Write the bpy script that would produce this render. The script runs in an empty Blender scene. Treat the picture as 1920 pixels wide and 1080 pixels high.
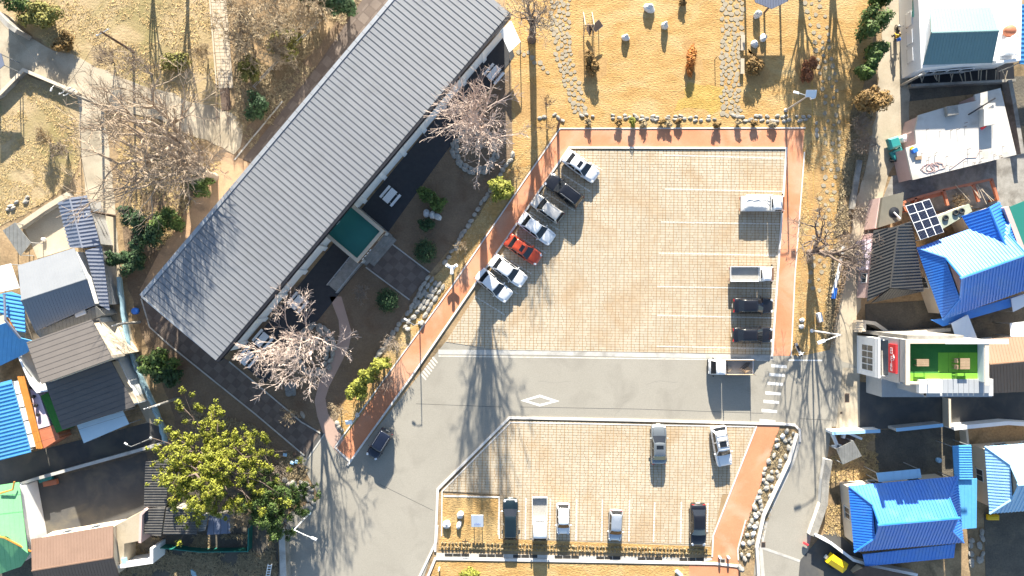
import bpy, math, random
import numpy as np
from mathutils import Vector, Matrix, noise as mnoise
R = math.radians
SC = bpy.context.scene
COL = SC.collection
random.seed(7)
# ------------------------------------------------------------------ camera
HC = 80.0           # flight height, metres
PX = 16.0           # photograph pixels per metre on the ground
cam = bpy.data.cameras.new('camera'); camo = bpy.data.objects.new('camera', cam); COL.objects.link(camo)
camo.location = (0, 0, HC); cam.sensor_width = 36.0; cam.angle = 2 * math.atan(60.0 / HC)
cam.clip_start = 0.5; cam.clip_end = 3000; SC.camera = camo
# ------------------------------------------------------------------ light
ELEV = R(19.5)
wd = bpy.data.worlds.new('World'); SC.world = wd; wd.use_nodes = True
nt = wd.node_tree; bg = nt.nodes['Background']
sky = nt.nodes.new('ShaderNodeTexSky'); sky.sky_type = 'NISHITA'; sky.sun_disc = False
sky.sun_elevation = ELEV; sky.sun_rotation = 0.0; sky.air_density = 1.0; sky.dust_density = 0.6; sky.ozone_density = 1.2
nt.links.new(sky.outputs[0], bg.inputs[0]); bg.inputs[1].default_value = 0.072
sl = bpy.data.lights.new('sun', 'SUN'); sl.energy = 5.0; sl.angle = R(0.53); sl.color = (1.0, 0.93, 0.79)
slo = bpy.data.objects.new('sun', sl); COL.objects.link(slo)
slo.rotation_euler = Vector((0.02, -math.cos(ELEV), -math.sin(ELEV))).to_track_quat('-Z', 'Y').to_euler()
SC.view_settings.view_transform = 'Standard'; SC.view_settings.look = 'None'
SC.view_settings.exposure = 1.98; SC.view_settings.gamma = 1.0; SC.view_settings.use_curve_mapping = False

# ------------------------------------------------------------------ helpers
def W(px, py, z=0.0):
    """ground plan point of something at height z seen at a photograph pixel"""
    k = (HC - z) / HC / PX
    return Vector(((px - 960) * k, (540 - py) * k, z))
def WW(pts, z=0.0): return [W(x, y, z) for x, y in pts]

class MB:
    def __init__(s): s.v = []; s.f = []
    def add(s, vs, fs):
        n = len(s.v); s.v.extend([tuple(q) for q in vs]); s.f.extend([tuple(i + n for i in q) for q in fs]); return s
    def box(s, c, d, rz=0.0, rx=0.0, ry=0.0):
        m = Matrix.Rotation(rz, 3, 'Z') @ Matrix.Rotation(ry, 3, 'Y') @ Matrix.Rotation(rx, 3, 'X')
        c = Vector(c); hx, hy, hz = d[0] / 2, d[1] / 2, d[2] / 2
        vs = [c + m @ Vector(q) for q in ((-hx,-hy,-hz),(hx,-hy,-hz),(hx,hy,-hz),(-hx,hy,-hz),(-hx,-hy,hz),(hx,-hy,hz),(hx,hy,hz),(-hx,hy,hz))]
        return s.add(vs, ((3,2,1,0),(4,5,6,7),(0,1,5,4),(1,2,6,5),(2,3,7,6),(3,0,4,7)))
    def cham(s, c, d, rz=0.0, b=0.02):
        """box with chamfered top edge"""
        m = Matrix.Rotation(rz, 3, 'Z'); c = Vector(c); hx, hy, hz = d[0] / 2, d[1] / 2, d[2] / 2
        vs = [(-hx,-hy,-hz),(hx,-hy,-hz),(hx,hy,-hz),(-hx,hy,-hz),(-hx,-hy,hz-b),(hx,-hy,hz-b),(hx,hy,hz-b),(-hx,hy,hz-b),
              (-hx+b,-hy+b,hz),(hx-b,-hy+b,hz),(hx-b,hy-b,hz),(-hx+b,hy-b,hz)]
        vs = [c + m @ Vector(q) for q in vs]
        return s.add(vs, ((3,2,1,0),(8,9,10,11),(0,1,5,4),(1,2,6,5),(2,3,7,6),(3,0,4,7),(4,5,9,8),(5,6,10,9),(6,7,11,10),(7,4,8,11)))
    def prism(s, pts, z0, z1):
        a = sum(pts[i][0] * pts[(i+1) % len(pts)][1] - pts[(i+1) % len(pts)][0] * pts[i][1] for i in range(len(pts)))
        if a < 0: pts = pts[::-1]
        n = len(pts)
        vs = [(q[0], q[1], z0) for q in pts] + [(q[0], q[1], z1) for q in pts]
        fs = [tuple(range(n - 1, -1, -1)), tuple(range(n, 2 * n))] + [(i, (i+1) % n, n + (i+1) % n, n + i) for i in range(n)]
        return s.add(vs, fs)
    def slab(s, pts, t):
        """planar 3-D polygon given thickness t downwards along its normal"""
        pts = [Vector(q) for q in pts]
        nrm = Vector((0, 0, 0))
        for i in range(len(pts)): nrm += (pts[i] - pts[0]).cross(pts[(i+1) % len(pts)] - pts[0])
        if nrm.length < 1e-9: return s
        nrm.normalize()
        if nrm.z < 0: pts = pts[::-1]; nrm = -nrm
        n = len(pts); vs = pts + [q - nrm * t for q in pts]
        return s.add(vs, [tuple(range(n)), tuple(range(2 * n - 1, n - 1, -1))] + [(i, n + i, n + (i+1) % n, (i+1) % n) for i in range(n)])
    def tube(s, pts, rad, n=6, cap=True):
        pts = [Vector(q) for q in pts]
        if not isinstance(rad, (list, tuple)): rad = [rad] * len(pts)
        base = len(s.v); up = None
        for i, p in enumerate(pts):
            t = (pts[min(i+1, len(pts)-1)] - pts[max(i-1, 0)])
            if t.length < 1e-9: t = Vector((0,0,1))
            t.normalize()
            if up is None: up = t.orthogonal().normalized()
            else:
                up = up - t * up.dot(t)
                up = up.normalized() if up.length > 1e-6 else t.orthogonal().normalized()
            b = t.cross(up)
            for k in range(n):
                a = 2 * math.pi * k / n
                q = p + (up * math.cos(a) + b * math.sin(a)) * rad[i]
                s.v.append((q.x, q.y, q.z))
        for i in range(len(pts) - 1):
            for k in range(n):
                a = base + i * n + k; b2 = base + i * n + (k+1) % n
                s.f.append((a, b2, b2 + n, a + n))
        if cap:
            s.f.append(tuple(base + k for k in range(n - 1, -1, -1)))
            e = base + (len(pts) - 1) * n
            s.f.append(tuple(e + k for k in range(n)))
        return s
    def lathe(s, c, prof, n=12):
        c = Vector(c); base = len(s.v)
        for r, z in prof:
            for k in range(n):
                a = 2 * math.pi * k / n; s.v.append((c.x + r * math.cos(a), c.y + r * math.sin(a), c.z + z))
        for i in range(len(prof) - 1):
            for k in range(n):
                a = base + i * n + k; b = base + i * n + (k+1) % n
                s.f.append((a, b, b + n, a + n))
        s.f.append(tuple(base + k for k in range(n - 1, -1, -1))); e = base + (len(prof) - 1) * n
        s.f.append(tuple(e + k for k in range(n)))
        return s
    def strip(s, pts, w, z0, z1, closed=False):
        """a kerb-like band along a plan polyline with mitred corners"""
        P = [Vector((q[0], q[1])) for q in pts]; n = len(P); L = []; Rr = []
        for i in range(n):
            a = P[i-1] if (i > 0 or closed) else None; b = P[(i+1) % n] if (i < n-1 or closed) else None
            d1 = (P[i] - a).normalized() if a is not None else (b - P[i]).normalized()
            d2 = (b - P[i]).normalized() if b is not None else d1
            m = (Vector((-d1.y, d1.x)) + Vector((-d2.y, d2.x)))
            m = m.normalized() if m.length > 1e-6 else Vector((-d1.y, d1.x))
            k = 1.0 / max(0.35, m.dot(Vector((-d1.y, d1.x))))
            L.append(P[i] + m * (w / 2 * k)); Rr.append(P[i] - m * (w / 2 * k))
        for i in range(n if closed else n - 1):
            j = (i + 1) % n
            q = [L[i], Rr[i], Rr[j], L[j]]
            vs = [(p.x, p.y, z0) for p in q] + [(p.x, p.y, z1) for p in q]
            fs = [(4,5,6,7), (1,2,6,5), (3,0,4,7)]
            if not closed:
                if i == 0: fs.append((0,1,5,4))
                if i == n - 2: fs.append((2,3,7,6))
            s.add(vs, fs)
        return s

ORG = {}
def mesh(name, mb, mat, smooth=False):
    me = bpy.data.meshes.new(name); me.from_pydata(mb.v, [], mb.f)
    if isinstance(mat, str): mat = M[mat]
    me.materials.append(mat)
    if smooth: me.shade_smooth()
    return me
def obj(name, mb, mat, parent=None, smooth=False, local=False):
    if parent is not None and not local:
        o0 = ORG[parent.name]; mb.v = [(a - o0.x, b - o0.y, c - o0.z) for a, b, c in mb.v]
    o = bpy.data.objects.new(name, mesh(name, mb, mat, smooth)); COL.objects.link(o)
    if parent is not None: o.parent = parent; ORG[o.name] = ORG[parent.name]
    else: ORG[o.name] = Vector((0,0,0))
    return o
def obm(name, me, parent=None, loc=(0,0,0), rot=(0,0,0), scale=(1,1,1)):
    """an object on shared mesh data; loc is world when parent has no rotation"""
    o = bpy.data.objects.new(name, me); COL.objects.link(o)
    if parent is not None:
        o.parent = parent; loc = Vector(loc) - ORG[parent.name]
    o.location = loc; o.rotation_euler = rot; o.scale = scale
    ORG[o.name] = Vector(loc)
    return o
def tag(o, label, cat, group=None):
    o['label'] = label; o['category'] = cat
    if group: o['group'] = group
    return o
def thing(name, label, cat, loc, rz=0.0, group=None):
    o = bpy.data.objects.new(name, None); COL.objects.link(o); o.empty_display_size = 0.3
    o.location = loc; o.rotation_euler = (0, 0, rz); ORG[o.name] = Vector(loc)
    return tag(o, label, cat, group)
def solo(name, mb, mat, label, cat, group=None, smooth=False):
    """a thing that is one mesh: origin at its base"""
    xs = [q[0] for q in mb.v]; ys = [q[1] for q in mb.v]; zs = [q[2] for q in mb.v]
    c = Vector(((min(xs)+max(xs))/2, (min(ys)+max(ys))/2, min(zs)))
    mb.v = [(a - c.x, b - c.y, d - c.z) for a, b, d in mb.v]
    o = obj(name, mb, mat, None, smooth); o.location = c; ORG[o.name] = c
    return tag(o, label, cat, group)
def struct(name, mb, mat, parent=None, smooth=False):
    o = obj(name, mb, mat, parent, smooth)
    if parent is None: o['kind'] = 'structure'
    return o
def stuff(name, mb, mat, label=None, cat=None, parent=None, smooth=False):
    o = obj(name, mb, mat, parent, smooth); o['kind'] = 'stuff'
    if label: o['label'] = label
    if cat: o['category'] = cat
    return o
def copy_tree(o, parent=None):
    c = o.copy(); COL.objects.link(c); c.parent = parent
    for ch in o.children: copy_tree(ch, c)
    return c
def dup(o, loc, rz, label=None):
    c = copy_tree(o); c.location = loc; c.rotation_euler = (0, 0, rz); ORG[c.name] = Vector(loc)
    if label: c['label'] = label
    return c

# ------------------------------------------------------------------ materials
M = {}
def mat(name, c, c2=None, rough=0.85, scale=1.0, amt=0.5, metal=0.0, bump=0.0, bscale=20.0, island=0.0, coat=0.0,
        c3=None, s3=0.15, a3=0.5, stretch=None, spec=0.5, fine=0.0, fscale=25.0, dist=0.02, trans=0.0, alpha=1.0):
    m = bpy.data.materials.new(name); m.use_nodes = True; t = m.node_tree; N = t.nodes; L = t.links
    p = N['Principled BSDF']; p.inputs['Roughness'].default_value = rough; p.inputs['Metallic'].default_value = metal
    p.inputs['Specular IOR Level'].default_value = spec
    if coat: p.inputs['Coat Weight'].default_value = coat; p.inputs['Coat Roughness'].default_value = 0.04
    if trans: p.inputs['Transmission Weight'].default_value = trans
    if alpha < 1: p.inputs['Alpha'].default_value = alpha
    geo = N.new('ShaderNodeNewGeometry'); co = geo.outputs['Position']
    if stretch:
        mp = N.new('ShaderNodeMapping'); mp.inputs['Scale'].default_value = stretch; L.new(co, mp.inputs[0]); co = mp.outputs[0]
    def nz(sc, det=6.0, rgh=0.6, dis=0.0):
        n = N.new('ShaderNodeTexNoise'); n.inputs['Scale'].default_value = sc; n.inputs['Detail'].default_value = det
        n.inputs['Roughness'].default_value = rgh; n.inputs['Distortion'].default_value = dis; L.new(co, n.inputs['Vector']); return n.outputs['Fac']
    def ramp(f, lo, hi):
        r = N.new('ShaderNodeMapRange'); r.inputs['From Min'].default_value = lo; r.inputs['From Max'].default_value = hi
        L.new(f, r.inputs['Value']); return r.outputs[0]
    def mix(f, a, b, mode='MIX'):
        x = N.new('ShaderNodeMix'); x.data_type = 'RGBA'; x.blend_type = mode
        if hasattr(f, 'is_linked') or not isinstance(f, (int, float)): L.new(f, x.inputs[0])
        else: x.inputs[0].default_value = f
        for v, i in ((a, 6), (b, 7)):
            if isinstance(v, tuple): x.inputs[i].default_value = v
            else: L.new(v, x.inputs[i])
        return x.outputs[2]
    c = tuple(c) + (1.0,) if len(c) == 3 else c
    cur = c
    if c2:
        w = 0.16 / max(amt, 0.05)
        cur = mix(ramp(nz(scale), 0.5 - w * 0.5 - 0.04, 0.5 + w * 0.5 + 0.04), c, tuple(c2) + (1.0,))
    if c3: cur = mix(ramp(nz(s3, 5.0, 0.55, 0.6), 0.62 - a3 * 0.25, 0.80 - a3 * 0.2), cur, tuple(c3) + (1.0,))
    if fine:
        g = ramp(nz(fscale, 3.0, 0.7), 0.3, 0.7)
        cur = mix(g, cur, mix(1.0, cur, (1 - fine, 1 - fine, 1 - fine, 1), 'MULTIPLY'))
    if island:
        g2 = N.new('ShaderNodeMapRange'); g2.inputs['To Min'].default_value = 1 - island; g2.inputs['To Max'].default_value = 1 + island * 0.6
        L.new(geo.outputs['Random Per Island'], g2.inputs['Value'])
        cx = N.new('ShaderNodeCombineColor')
        for i in range(3): L.new(g2.outputs[0], cx.inputs[i])
        cur = mix(1.0, cur, cx.outputs[0], 'MULTIPLY')
    if isinstance(cur, tuple): p.inputs['Base Color'].default_value = cur
    else: L.new(cur, p.inputs['Base Color'])
    if bump:
        b = N.new('ShaderNodeBump'); b.inputs['Strength'].default_value = bump; b.inputs['Distance'].default_value = dist
        L.new(nz(bscale, 5.0, 0.65), b.inputs['Height']); L.new(b.outputs[0], p.inputs['Normal'])
    M[name] = m; return m
# ground
mat('asphalt', (0.285,0.262,0.220), (0.325,0.300,0.254), 0.88, 0.10, 0.6, bump=0.25, bscale=30, c3=(0.262,0.240,0.202), s3=0.30, a3=0.4, fine=0.16, fscale=7)
mat('asphalt_patch', (0.205,0.190,0.165), (0.24,0.222,0.195), 0.9, 0.6, 0.6, fine=0.2, fscale=8)
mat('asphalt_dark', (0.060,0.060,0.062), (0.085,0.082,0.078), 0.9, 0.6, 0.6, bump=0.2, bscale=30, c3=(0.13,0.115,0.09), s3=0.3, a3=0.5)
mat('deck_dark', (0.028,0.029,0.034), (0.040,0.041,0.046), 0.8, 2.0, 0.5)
mat('concrete_road', (0.40,0.335,0.245), (0.48,0.41,0.31), 0.9, 0.35, 0.6, bump=0.15, bscale=18, c3=(0.28,0.235,0.17), s3=0.25, a3=0.55, fine=0.15, fscale=6)
mat('concrete', (0.42,0.40,0.37), (0.52,0.50,0.46), 0.9, 1.2, 0.6, c3=(0.30,0.28,0.25), s3=0.5, a3=0.4, fine=0.15, fscale=8)
mat('concrete_old', (0.26,0.245,0.22), (0.36,0.34,0.31), 0.9, 1.6, 0.6, c3=(0.17,0.155,0.135), s3=0.6, a3=0.6, fine=0.2, fscale=9)
mat('kerb', (0.62,0.58,0.54), (0.70,0.67,0.63), 0.85, 2.0, 0.6, fine=0.15, fscale=8)
mat('lawn', (0.44,0.252,0.082), (0.55,0.345,0.132), 0.95, 0.45, 0.8, bump=0.9, bscale=3.5, dist=0.12, c3=(0.53,0.375,0.175), s3=0.2, a3=0.6, fine=0.34, fscale=2.6, stretch=(1.0,1.9,1.0))
mat('lawn_patch', (0.44,0.275,0.062), (0.54,0.355,0.10), 0.95, 0.45, 0.8, bump=0.9, bscale=3.5, dist=0.12, fine=0.34, fscale=2.6, stretch=(1.0,1.9,1.0))
mat('bare_soil', (0.38,0.225,0.085), (0.49,0.305,0.125), 0.95, 0.6, 0.5, bump=0.6, bscale=5, dist=0.1, fine=0.3, fscale=5)
mat('dirt', (0.32,0.215,0.115), (0.44,0.31,0.175), 0.95, 0.5, 0.5, bump=0.4, bscale=5, dist=0.1, c3=(0.155,0.11,0.06), s3=0.3, a3=0.55, fine=0.40, fscale=4)
mat('dry_field', (0.38,0.275,0.145), (0.49,0.37,0.215), 0.95, 0.35, 0.6, bump=0.6, bscale=4, dist=0.12, c3=(0.28,0.225,0.095), s3=0.2, a3=0.75, fine=0.28, fscale=4)
mat('garden_soil', (0.185,0.130,0.085), (0.235,0.165,0.105), 0.95, 0.8, 0.5, bump=0.7, bscale=4, dist=0.1, c3=(0.16,0.10,0.06), s3=0.3, a3=0.4, fine=0.3, fscale=5)
mat('yard_dark', (0.100,0.088,0.072), (0.145,0.127,0.100), 0.95, 0.6, 0.5, bump=0.7, bscale=4, dist=0.1, c3=(0.20,0.165,0.115), s3=0.35, a3=0.5, fine=0.35, fscale=5)  # soil tone, and painted shade in the shaded and east yards
mat('joint', (0.27,0.180,0.095), (0.35,0.245,0.14), 0.95, 0.7, 0.6)
mat('paver', (0.432,0.366,0.272), (0.492,0.424,0.324), 0.9, 0.10, 0.7, c3=(0.42,0.315,0.205), s3=0.22, a3=0.6, fine=0.10, fscale=10, island=0.08)
mat('red_path', (0.53,0.205,0.100), (0.60,0.255,0.135), 0.9, 0.3, 0.7, bump=0.15, bscale=25, c3=(0.56,0.32,0.21), s3=0.25, a3=0.6, fine=0.15, fscale=8)
mat('path_mauve', (0.40,0.275,0.22), (0.45,0.31,0.25), 0.9, 0.5, 0.5, c3=(0.36,0.27,0.22), s3=0.3, a3=0.3, fine=0.1, fscale=8)
mat('brick_dark', (0.120,0.090,0.075), (0.150,0.115,0.095), 0.9, 1.0, 0.5, fine=0.2, fscale=8, island=0.15)
mat('brick_light', (0.155,0.12,0.10), (0.19,0.15,0.125), 0.9, 1.0, 0.5, fine=0.2, fscale=8, island=0.15)
mat('brick_tan', (0.43,0.27,0.16), (0.50,0.33,0.20), 0.9, 0.8, 0.5, c3=(0.25,0.17,0.11), s3=0.4, a3=0.5, fine=0.2, fscale=6)
mat('paint', (0.80,0.79,0.77), (0.62,0.60,0.56), 0.7, 3.0, 0.4, fine=0.15, fscale=12)
mat('paint_worn', (0.66,0.63,0.57), (0.45,0.39,0.31), 0.8, 4.5, 0.5)
mat('rock', (0.25,0.232,0.205), (0.36,0.338,0.30), 0.9, 1.5, 0.5, bump=0.6, bscale=6, dist=0.06, fine=0.25, fscale=7, island=0.12)
mat('flagstone', (0.30,0.255,0.185), (0.38,0.325,0.24), 0.9, 1.2, 0.5, fine=0.2, fscale=8, island=0.25)
mat('grate', (0.055,0.05,0.045), None, 0.6, metal=0.5)
mat('iron', (0.16,0.10,0.075), (0.11,0.07,0.05), 0.8, 4.0, 0.5)
# building
mat('white_wall', (0.82,0.82,0.82), (0.77,0.77,0.77), 0.8, 0.8, 0.5, fine=0.06, fscale=6)
mat('cream_wall', (0.56,0.47,0.36), (0.62,0.53,0.42), 0.85, 0.8, 0.5, fine=0.1, fscale=6)
mat('pink_wall', (0.52,0.36,0.33), (0.58,0.41,0.38), 0.85, 0.8, 0.5, fine=0.1, fscale=6)
mat('lilac_wall', (0.56,0.48,0.58), None, 0.85)
mat('grey_wall', (0.38,0.38,0.38), (0.45,0.45,0.45), 0.8, 0.7, 0.5, fine=0.1, fscale=6)
mat('hall_roof', (0.205,0.212,0.226), (0.228,0.234,0.247), 0.50, 0.12, 0.6, metal=0.2, island=0.06, fine=0.06, fscale=2.5, c3=(0.195,0.20,0.21), s3=0.35, a3=0.4)
mat('seam', (0.085,0.09,0.105), None, 0.6, metal=0.3)
mat('black_metal', (0.017,0.018,0.024), None, 0.5, metal=0.3)
mat('grey_metal', (0.42,0.43,0.44), (0.36,0.37,0.38), 0.45, 1.0, 0.5, metal=0.5)
mat('white_metal', (0.78,0.79,0.80), None, 0.4, metal=0.1)
mat('silver_panel', (0.40,0.41,0.42), (0.45,0.46,0.47), 0.5, 0.6, 0.5, metal=0.3, island=0.06)
mat('glass_dark', (0.012,0.014,0.018), None, 0.06, spec=0.8)
mat('glass_window', (0.035,0.05,0.065), None, 0.08, spec=0.8)
mat('teal_roof', (0.085,0.175,0.180), (0.095,0.195,0.20), 0.5, 0.8, 0.5, fine=0.05, fscale=5, spec=1.0, coat=.3)
mat('teal_green', (0.012,0.16,0.13), None, 0.6)
mat('turf_green', (0.032,0.165,0.030), (0.045,0.20,0.035), 0.95, 1.5, 0.5, fine=0.15, fscale=8)
mat('turf_lime', (0.17,0.42,0.035), (0.20,0.46,0.04), 0.95, 1.5, 0.5)
mat('green_floor', (0.008,0.105,0.085), (0.010,0.125,0.10), 0.6, 0.6, 0.5)
mat('blue_roof', (0.022,0.185,0.64), (0.030,0.21,0.68), 0.42, 0.5, 0.7, fine=0.12, fscale=3, spec=.9, c3=(0.06,0.22,0.60), s3=0.5, a3=0.5)
mat('sky_roof', (0.085,0.33,0.62), (0.11,0.37,0.66), 0.38, 0.8, 0.5, fine=0.10, fscale=3, spec=.8, c3=(0.10,0.33,0.58), s3=0.5, a3=0.5)
mat('pale_blue', (0.34,0.56,0.76), (0.30,0.52,0.72), 0.45, 0.8, 0.5, fine=0.05, fscale=4)
mat('navy_roof', (0.155,0.175,0.235), (0.18,0.20,0.26), 0.4, 0.8, 0.5, metal=0.2, fine=0.06, fscale=4)
mat('bluegrey_roof', (0.150,0.162,0.185), (0.175,0.188,0.21), 0.45, 0.8, 0.5, metal=0.1, fine=0.06, fscale=4)
mat('brown_roof', (0.105,0.093,0.086), (0.122,0.108,0.10), 0.5, 0.7, 0.5, fine=0.06, fscale=4, island=0.05)
mat('dusty_roof', (0.130,0.080,0.058), (0.152,0.095,0.070), 0.55, 0.7, 0.5, fine=0.06, fscale=4)
mat('tan_roof', (0.185,0.105,0.062), (0.21,0.12,0.073), 0.55, 0.7, 0.5, fine=0.06, fscale=4)
mat('mint_roof', (0.16,0.44,0.19), (0.19,0.49,0.22), 0.5, 0.7, 0.5, fine=0.08, fscale=4)
mat('charcoal_roof', (0.052,0.050,0.048), (0.066,0.063,0.060), 0.42, 0.9, 0.5, fine=0.1, fscale=4)
mat('slate_old', (0.075,0.072,0.070), (0.13,0.122,0.112), 0.7, 1.8, 0.5, fine=0.2, fscale=6)
mat('tin_grey', (0.20,0.20,0.19), (0.27,0.27,0.255), 0.5, 1.4, 0.5, metal=0.3, fine=0.15, fscale=5)
mat('orange_wood', (0.46,0.165,0.025), (0.56,0.22,0.04), 0.5, 1.4, 0.5, stretch=(1,1,1))
mat('rust_red', (0.40,0.125,0.062), (0.46,0.165,0.085), 0.7, 1.5, 0.5)
mat('wood', (0.30,0.20,0.12), (0.38,0.27,0.17), 0.8, 2.0, 0.5, fine=0.2, fscale=8)
mat('wood_dark', (0.085,0.055,0.04), (0.12,0.08,0.058), 0.8, 2.0, 0.5)
mat('wood_pale', (0.47,0.39,0.29), (0.55,0.46,0.35), 0.8, 2.0, 0.5, fine=0.2, fscale=8)
mat('bark', (0.24,0.195,0.155), (0.33,0.27,0.22), 0.95, 2.0, 0.5, bump=0.5, bscale=12)
mat('bark_pale', (0.42,0.335,0.290), (0.52,0.425,0.375), 0.95, 2.0, 0.5, bump=0.4, bscale=12)
mat('bark_dark', (0.115,0.085,0.07), (0.16,0.12,0.10), 0.95, 2.0, 0.5, bump=0.4, bscale=12)
mat('bark_mid', (0.27,0.205,0.150), (0.37,0.29,0.215), 0.95, 2.0, 0.5)
mat('bark_tan', (0.33,0.255,0.165), (0.42,0.33,0.22), 0.95, 2.0, 0.5)
mat('leaf_dark', (0.022,0.055,0.018), (0.035,0.08,0.022), 0.75, 1.2, 0.5, island=0.5)
mat('leaf_green', (0.050,0.092,0.016), (0.085,0.135,0.022), 0.75, 1.2, 0.5, island=0.5)
mat('leaf_yellow', (0.170,0.190,0.020), (0.24,0.235,0.028), 0.75, 1.0, 0.5, island=0.4)
mat('leaf_pine', (0.165,0.190,0.014), (0.25,0.25,0.020), 0.75, 0.7, 0.5, island=0.4)
mat('leaf_brown', (0.175,0.100,0.028), (0.24,0.145,0.045), 0.8, 1.2, 0.5, island=0.4)
mat('leaf_orange', (0.40,0.135,0.022), (0.48,0.19,0.04), 0.85, 1.2, 0.5, island=0.4)
mat('leaf_rust', (0.235,0.085,0.035), (0.29,0.115,0.05), 0.85, 1.2, 0.5, island=0.4)
mat('straw', (0.44,0.305,0.13), (0.54,0.40,0.20), 0.9, 0.6, 0.5, island=0.35)
mat('straw_dull', (0.26,0.20,0.115), (0.36,0.28,0.165), 0.9, 0.6, 0.5, island=0.4)
mat('plastic_red', (0.72,0.035,0.045), None, 0.4)
mat('plastic_yellow', (0.80,0.52,0.01), None, 0.45)
mat('plastic_blue', (0.03,0.16,0.60), None, 0.45)
mat('plastic_teal', (0.02,0.22,0.22), None, 0.5)
mat('tarp_white', (0.70,0.69,0.66), (0.60,0.58,0.54), 0.6, 1.0, 0.5, bump=0.5, bscale=3, dist=0.1)
mat('tarp_sky', (0.22,0.36,0.43), (0.32,0.46,0.52), 0.6, 1.2, 0.5, bump=0.5, bscale=4, dist=0.1)
mat('solar', (0.010,0.013,0.030), None, 0.12, spec=0.7)
mat('rubber', (0.02,0.02,0.02), None, 0.8)
mat('skin', (0.55,0.35,0.25), None, 0.6)
mat('sign_text', (0.85,0.85,0.85), None, 0.5)
# ================================================================== GROUND
def rough(pts, step=14, amp=3.0, seed=1):
    rnd = random.Random(seed); out = []
    n = len(pts)
    for i in range(n):
        a, b = pts[i], pts[(i+1) % n]
        d = math.hypot(b[0]-a[0], b[1]-a[1]); k = max(1, int(d / step))
        for j in range(k):
            t = j / k
            out.append((a[0] + (b[0]-a[0]) * t + rnd.uniform(-amp, amp), a[1] + (b[1]-a[1]) * t + rnd.uniform(-amp, amp)))
    return out
def zone(name, pts, m, lv, rg=0, seed=1, **k):
    if rg: pts = rough(pts, 14, rg, seed)
    z = 0.005 * lv
    mb = MB(); mb.prism([(p.x, p.y) for p in WW(pts)], z - 0.3, z)
    return struct(name, mb, m, **k)
def sheet():
    mb = MB(); s = 900.0
    mb.add([(-s,-s,-0.02),(s,-s,-0.02),(s,s,-0.02),(-s,s,-0.02)], [(0,1,2,3)])
    return struct('ground', mb, 'dirt')
sheet()
zone('dry_slope', [(-60,-60),(430,-60),(415,165),(455,235),(445,290),(300,225),(215,145),(100,95),(0,20),(-60,0)], 'dry_field', 1, 5, 3)
zone('dry_field', [(-80,190),(0,180),(43,137),(146,178),(152,300),(130,345),(60,395),(0,425),(-80,440)], 'dry_field', 1, 4, 4)
lawn = zone('lawn', [(930,-140),(1660,-140),(1640,60),(1600,250),(1572,420),(1548,665),(1484,668),(1507,240),(1045,241),(905,446),(884,436),(962,292),(958,90)], 'lawn', 2)
zone('lawn_patch', [(1290,150),(1360,165),(1352,212),(1270,205)], 'lawn_patch', 3, 6, 5)
for i, pts in enumerate(([(1082,98),(1108,86),(1136,110),(1132,142),(1100,156),(1084,140)],[(1490,100),(1520,90),(1545,125),(1530,165),(1500,160)],[(1398,100),(1430,96),(1445,140),(1420,170),(1400,160)],[(1280,80),(1300,74),(1318,110),(1312,148),(1288,150)],[(1520,260),(1560,280),(1555,380),(1520,400),(1512,330)],[(1505,440),(1550,430),(1545,560),(1500,600)],[(965,150),(1010,160),(1030,215),(985,235),(960,220)])):
    zone('bare_soil', rough(pts, 9, 7, i+40), 'bare_soil', 2.2 + i*.03, 3, i+20)
zone('garden_verge', [(1045,241),(655,812),(628,845),(600,820),(640,760),(700,690),(770,585),(850,470),(900,400),(950,300),(985,230)], 'lawn', 2.5, 2, 6)
zone('garden', [(430,678),(520,560),(720,412),(835,277),(880,225),(955,130),(962,292),(880,420),(800,520),(700,680),(640,760),(622,830),(600,812),(480,720)], 'garden_soil', 3)
zone('west_garden', [(232,420),(430,270),(460,240),(720,-60),(800,-60),(700,60),(560,230),(265,560),(282,612),(600,846),(575,870),(540,900),(480,960),(350,1000),(300,900),(330,780),(270,640),(240,540)], 'garden_soil', 1.3, 3, 7)
zone('shaded_yard', [(-80,905),(60,890),(280,830),(330,860),(520,960),(525,1160),(-80,1160)], 'yard_dark', 1.6)  # ground colour carries painted tree shade as well as dark soil
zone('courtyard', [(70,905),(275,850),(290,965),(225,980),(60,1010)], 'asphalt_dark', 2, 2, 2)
# roads and alleys
zone('road', [(836,640),(1470,664),(1500,668),(1560,655),(1612,690),(1612,800),(1560,800),(1545,900),(1522,1000),(1490,1160),(1405,1160),(1418,1030),(1500,800),(955,781),(820,915),(818,1010),(770,1160),(520,1160),(526,985),(545,960),(600,935),(560,858),(600,810),(660,862)], 'asphalt', 4)
zone('alley_east', [(1668,-80),(1712,-80),(1702,150),(1708,240),(1668,330),(1642,400),(1622,520),(1606,610),(1608,690),(1555,660),(1567,600),(1590,500),(1600,400),(1625,300),(1640,220),(1646,150)], 'concrete_road', 5, 3, 8)
zone('apron', [(1580,690),(1610,690),(1611,800),(1566,815),(1572,760)], 'concrete_road', 6)
zone('alley_west', [(-60,40),(0,20),(28,52),(100,95),(135,102),(172,120),(212,140),(262,160),(325,175),(357,192),(410,202),(440,215),(455,233),(452,275),(440,290),(387,262),(335,247),(300,224),(250,212),(195,207),(203,270),(214,360),(222,470),(230,540),(250,640),(285,740),(318,812),(310,838),(0,912),(-60,925),(-60,865),(60,850),(275,792),(240,720),(205,600),(180,470),(160,360),(150,270),(146,174),(43,130),(0,170),(-60,215)], 'concrete_road', 5, 1.5, 9)
zone('alley_south', [(-60,862),(60,848),(278,792),(300,800),(308,838),(150,873),(0,914),(-60,930)], 'asphalt_dark', 6)  # shadowed stretch of the alley, its shade painted as darker asphalt
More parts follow.
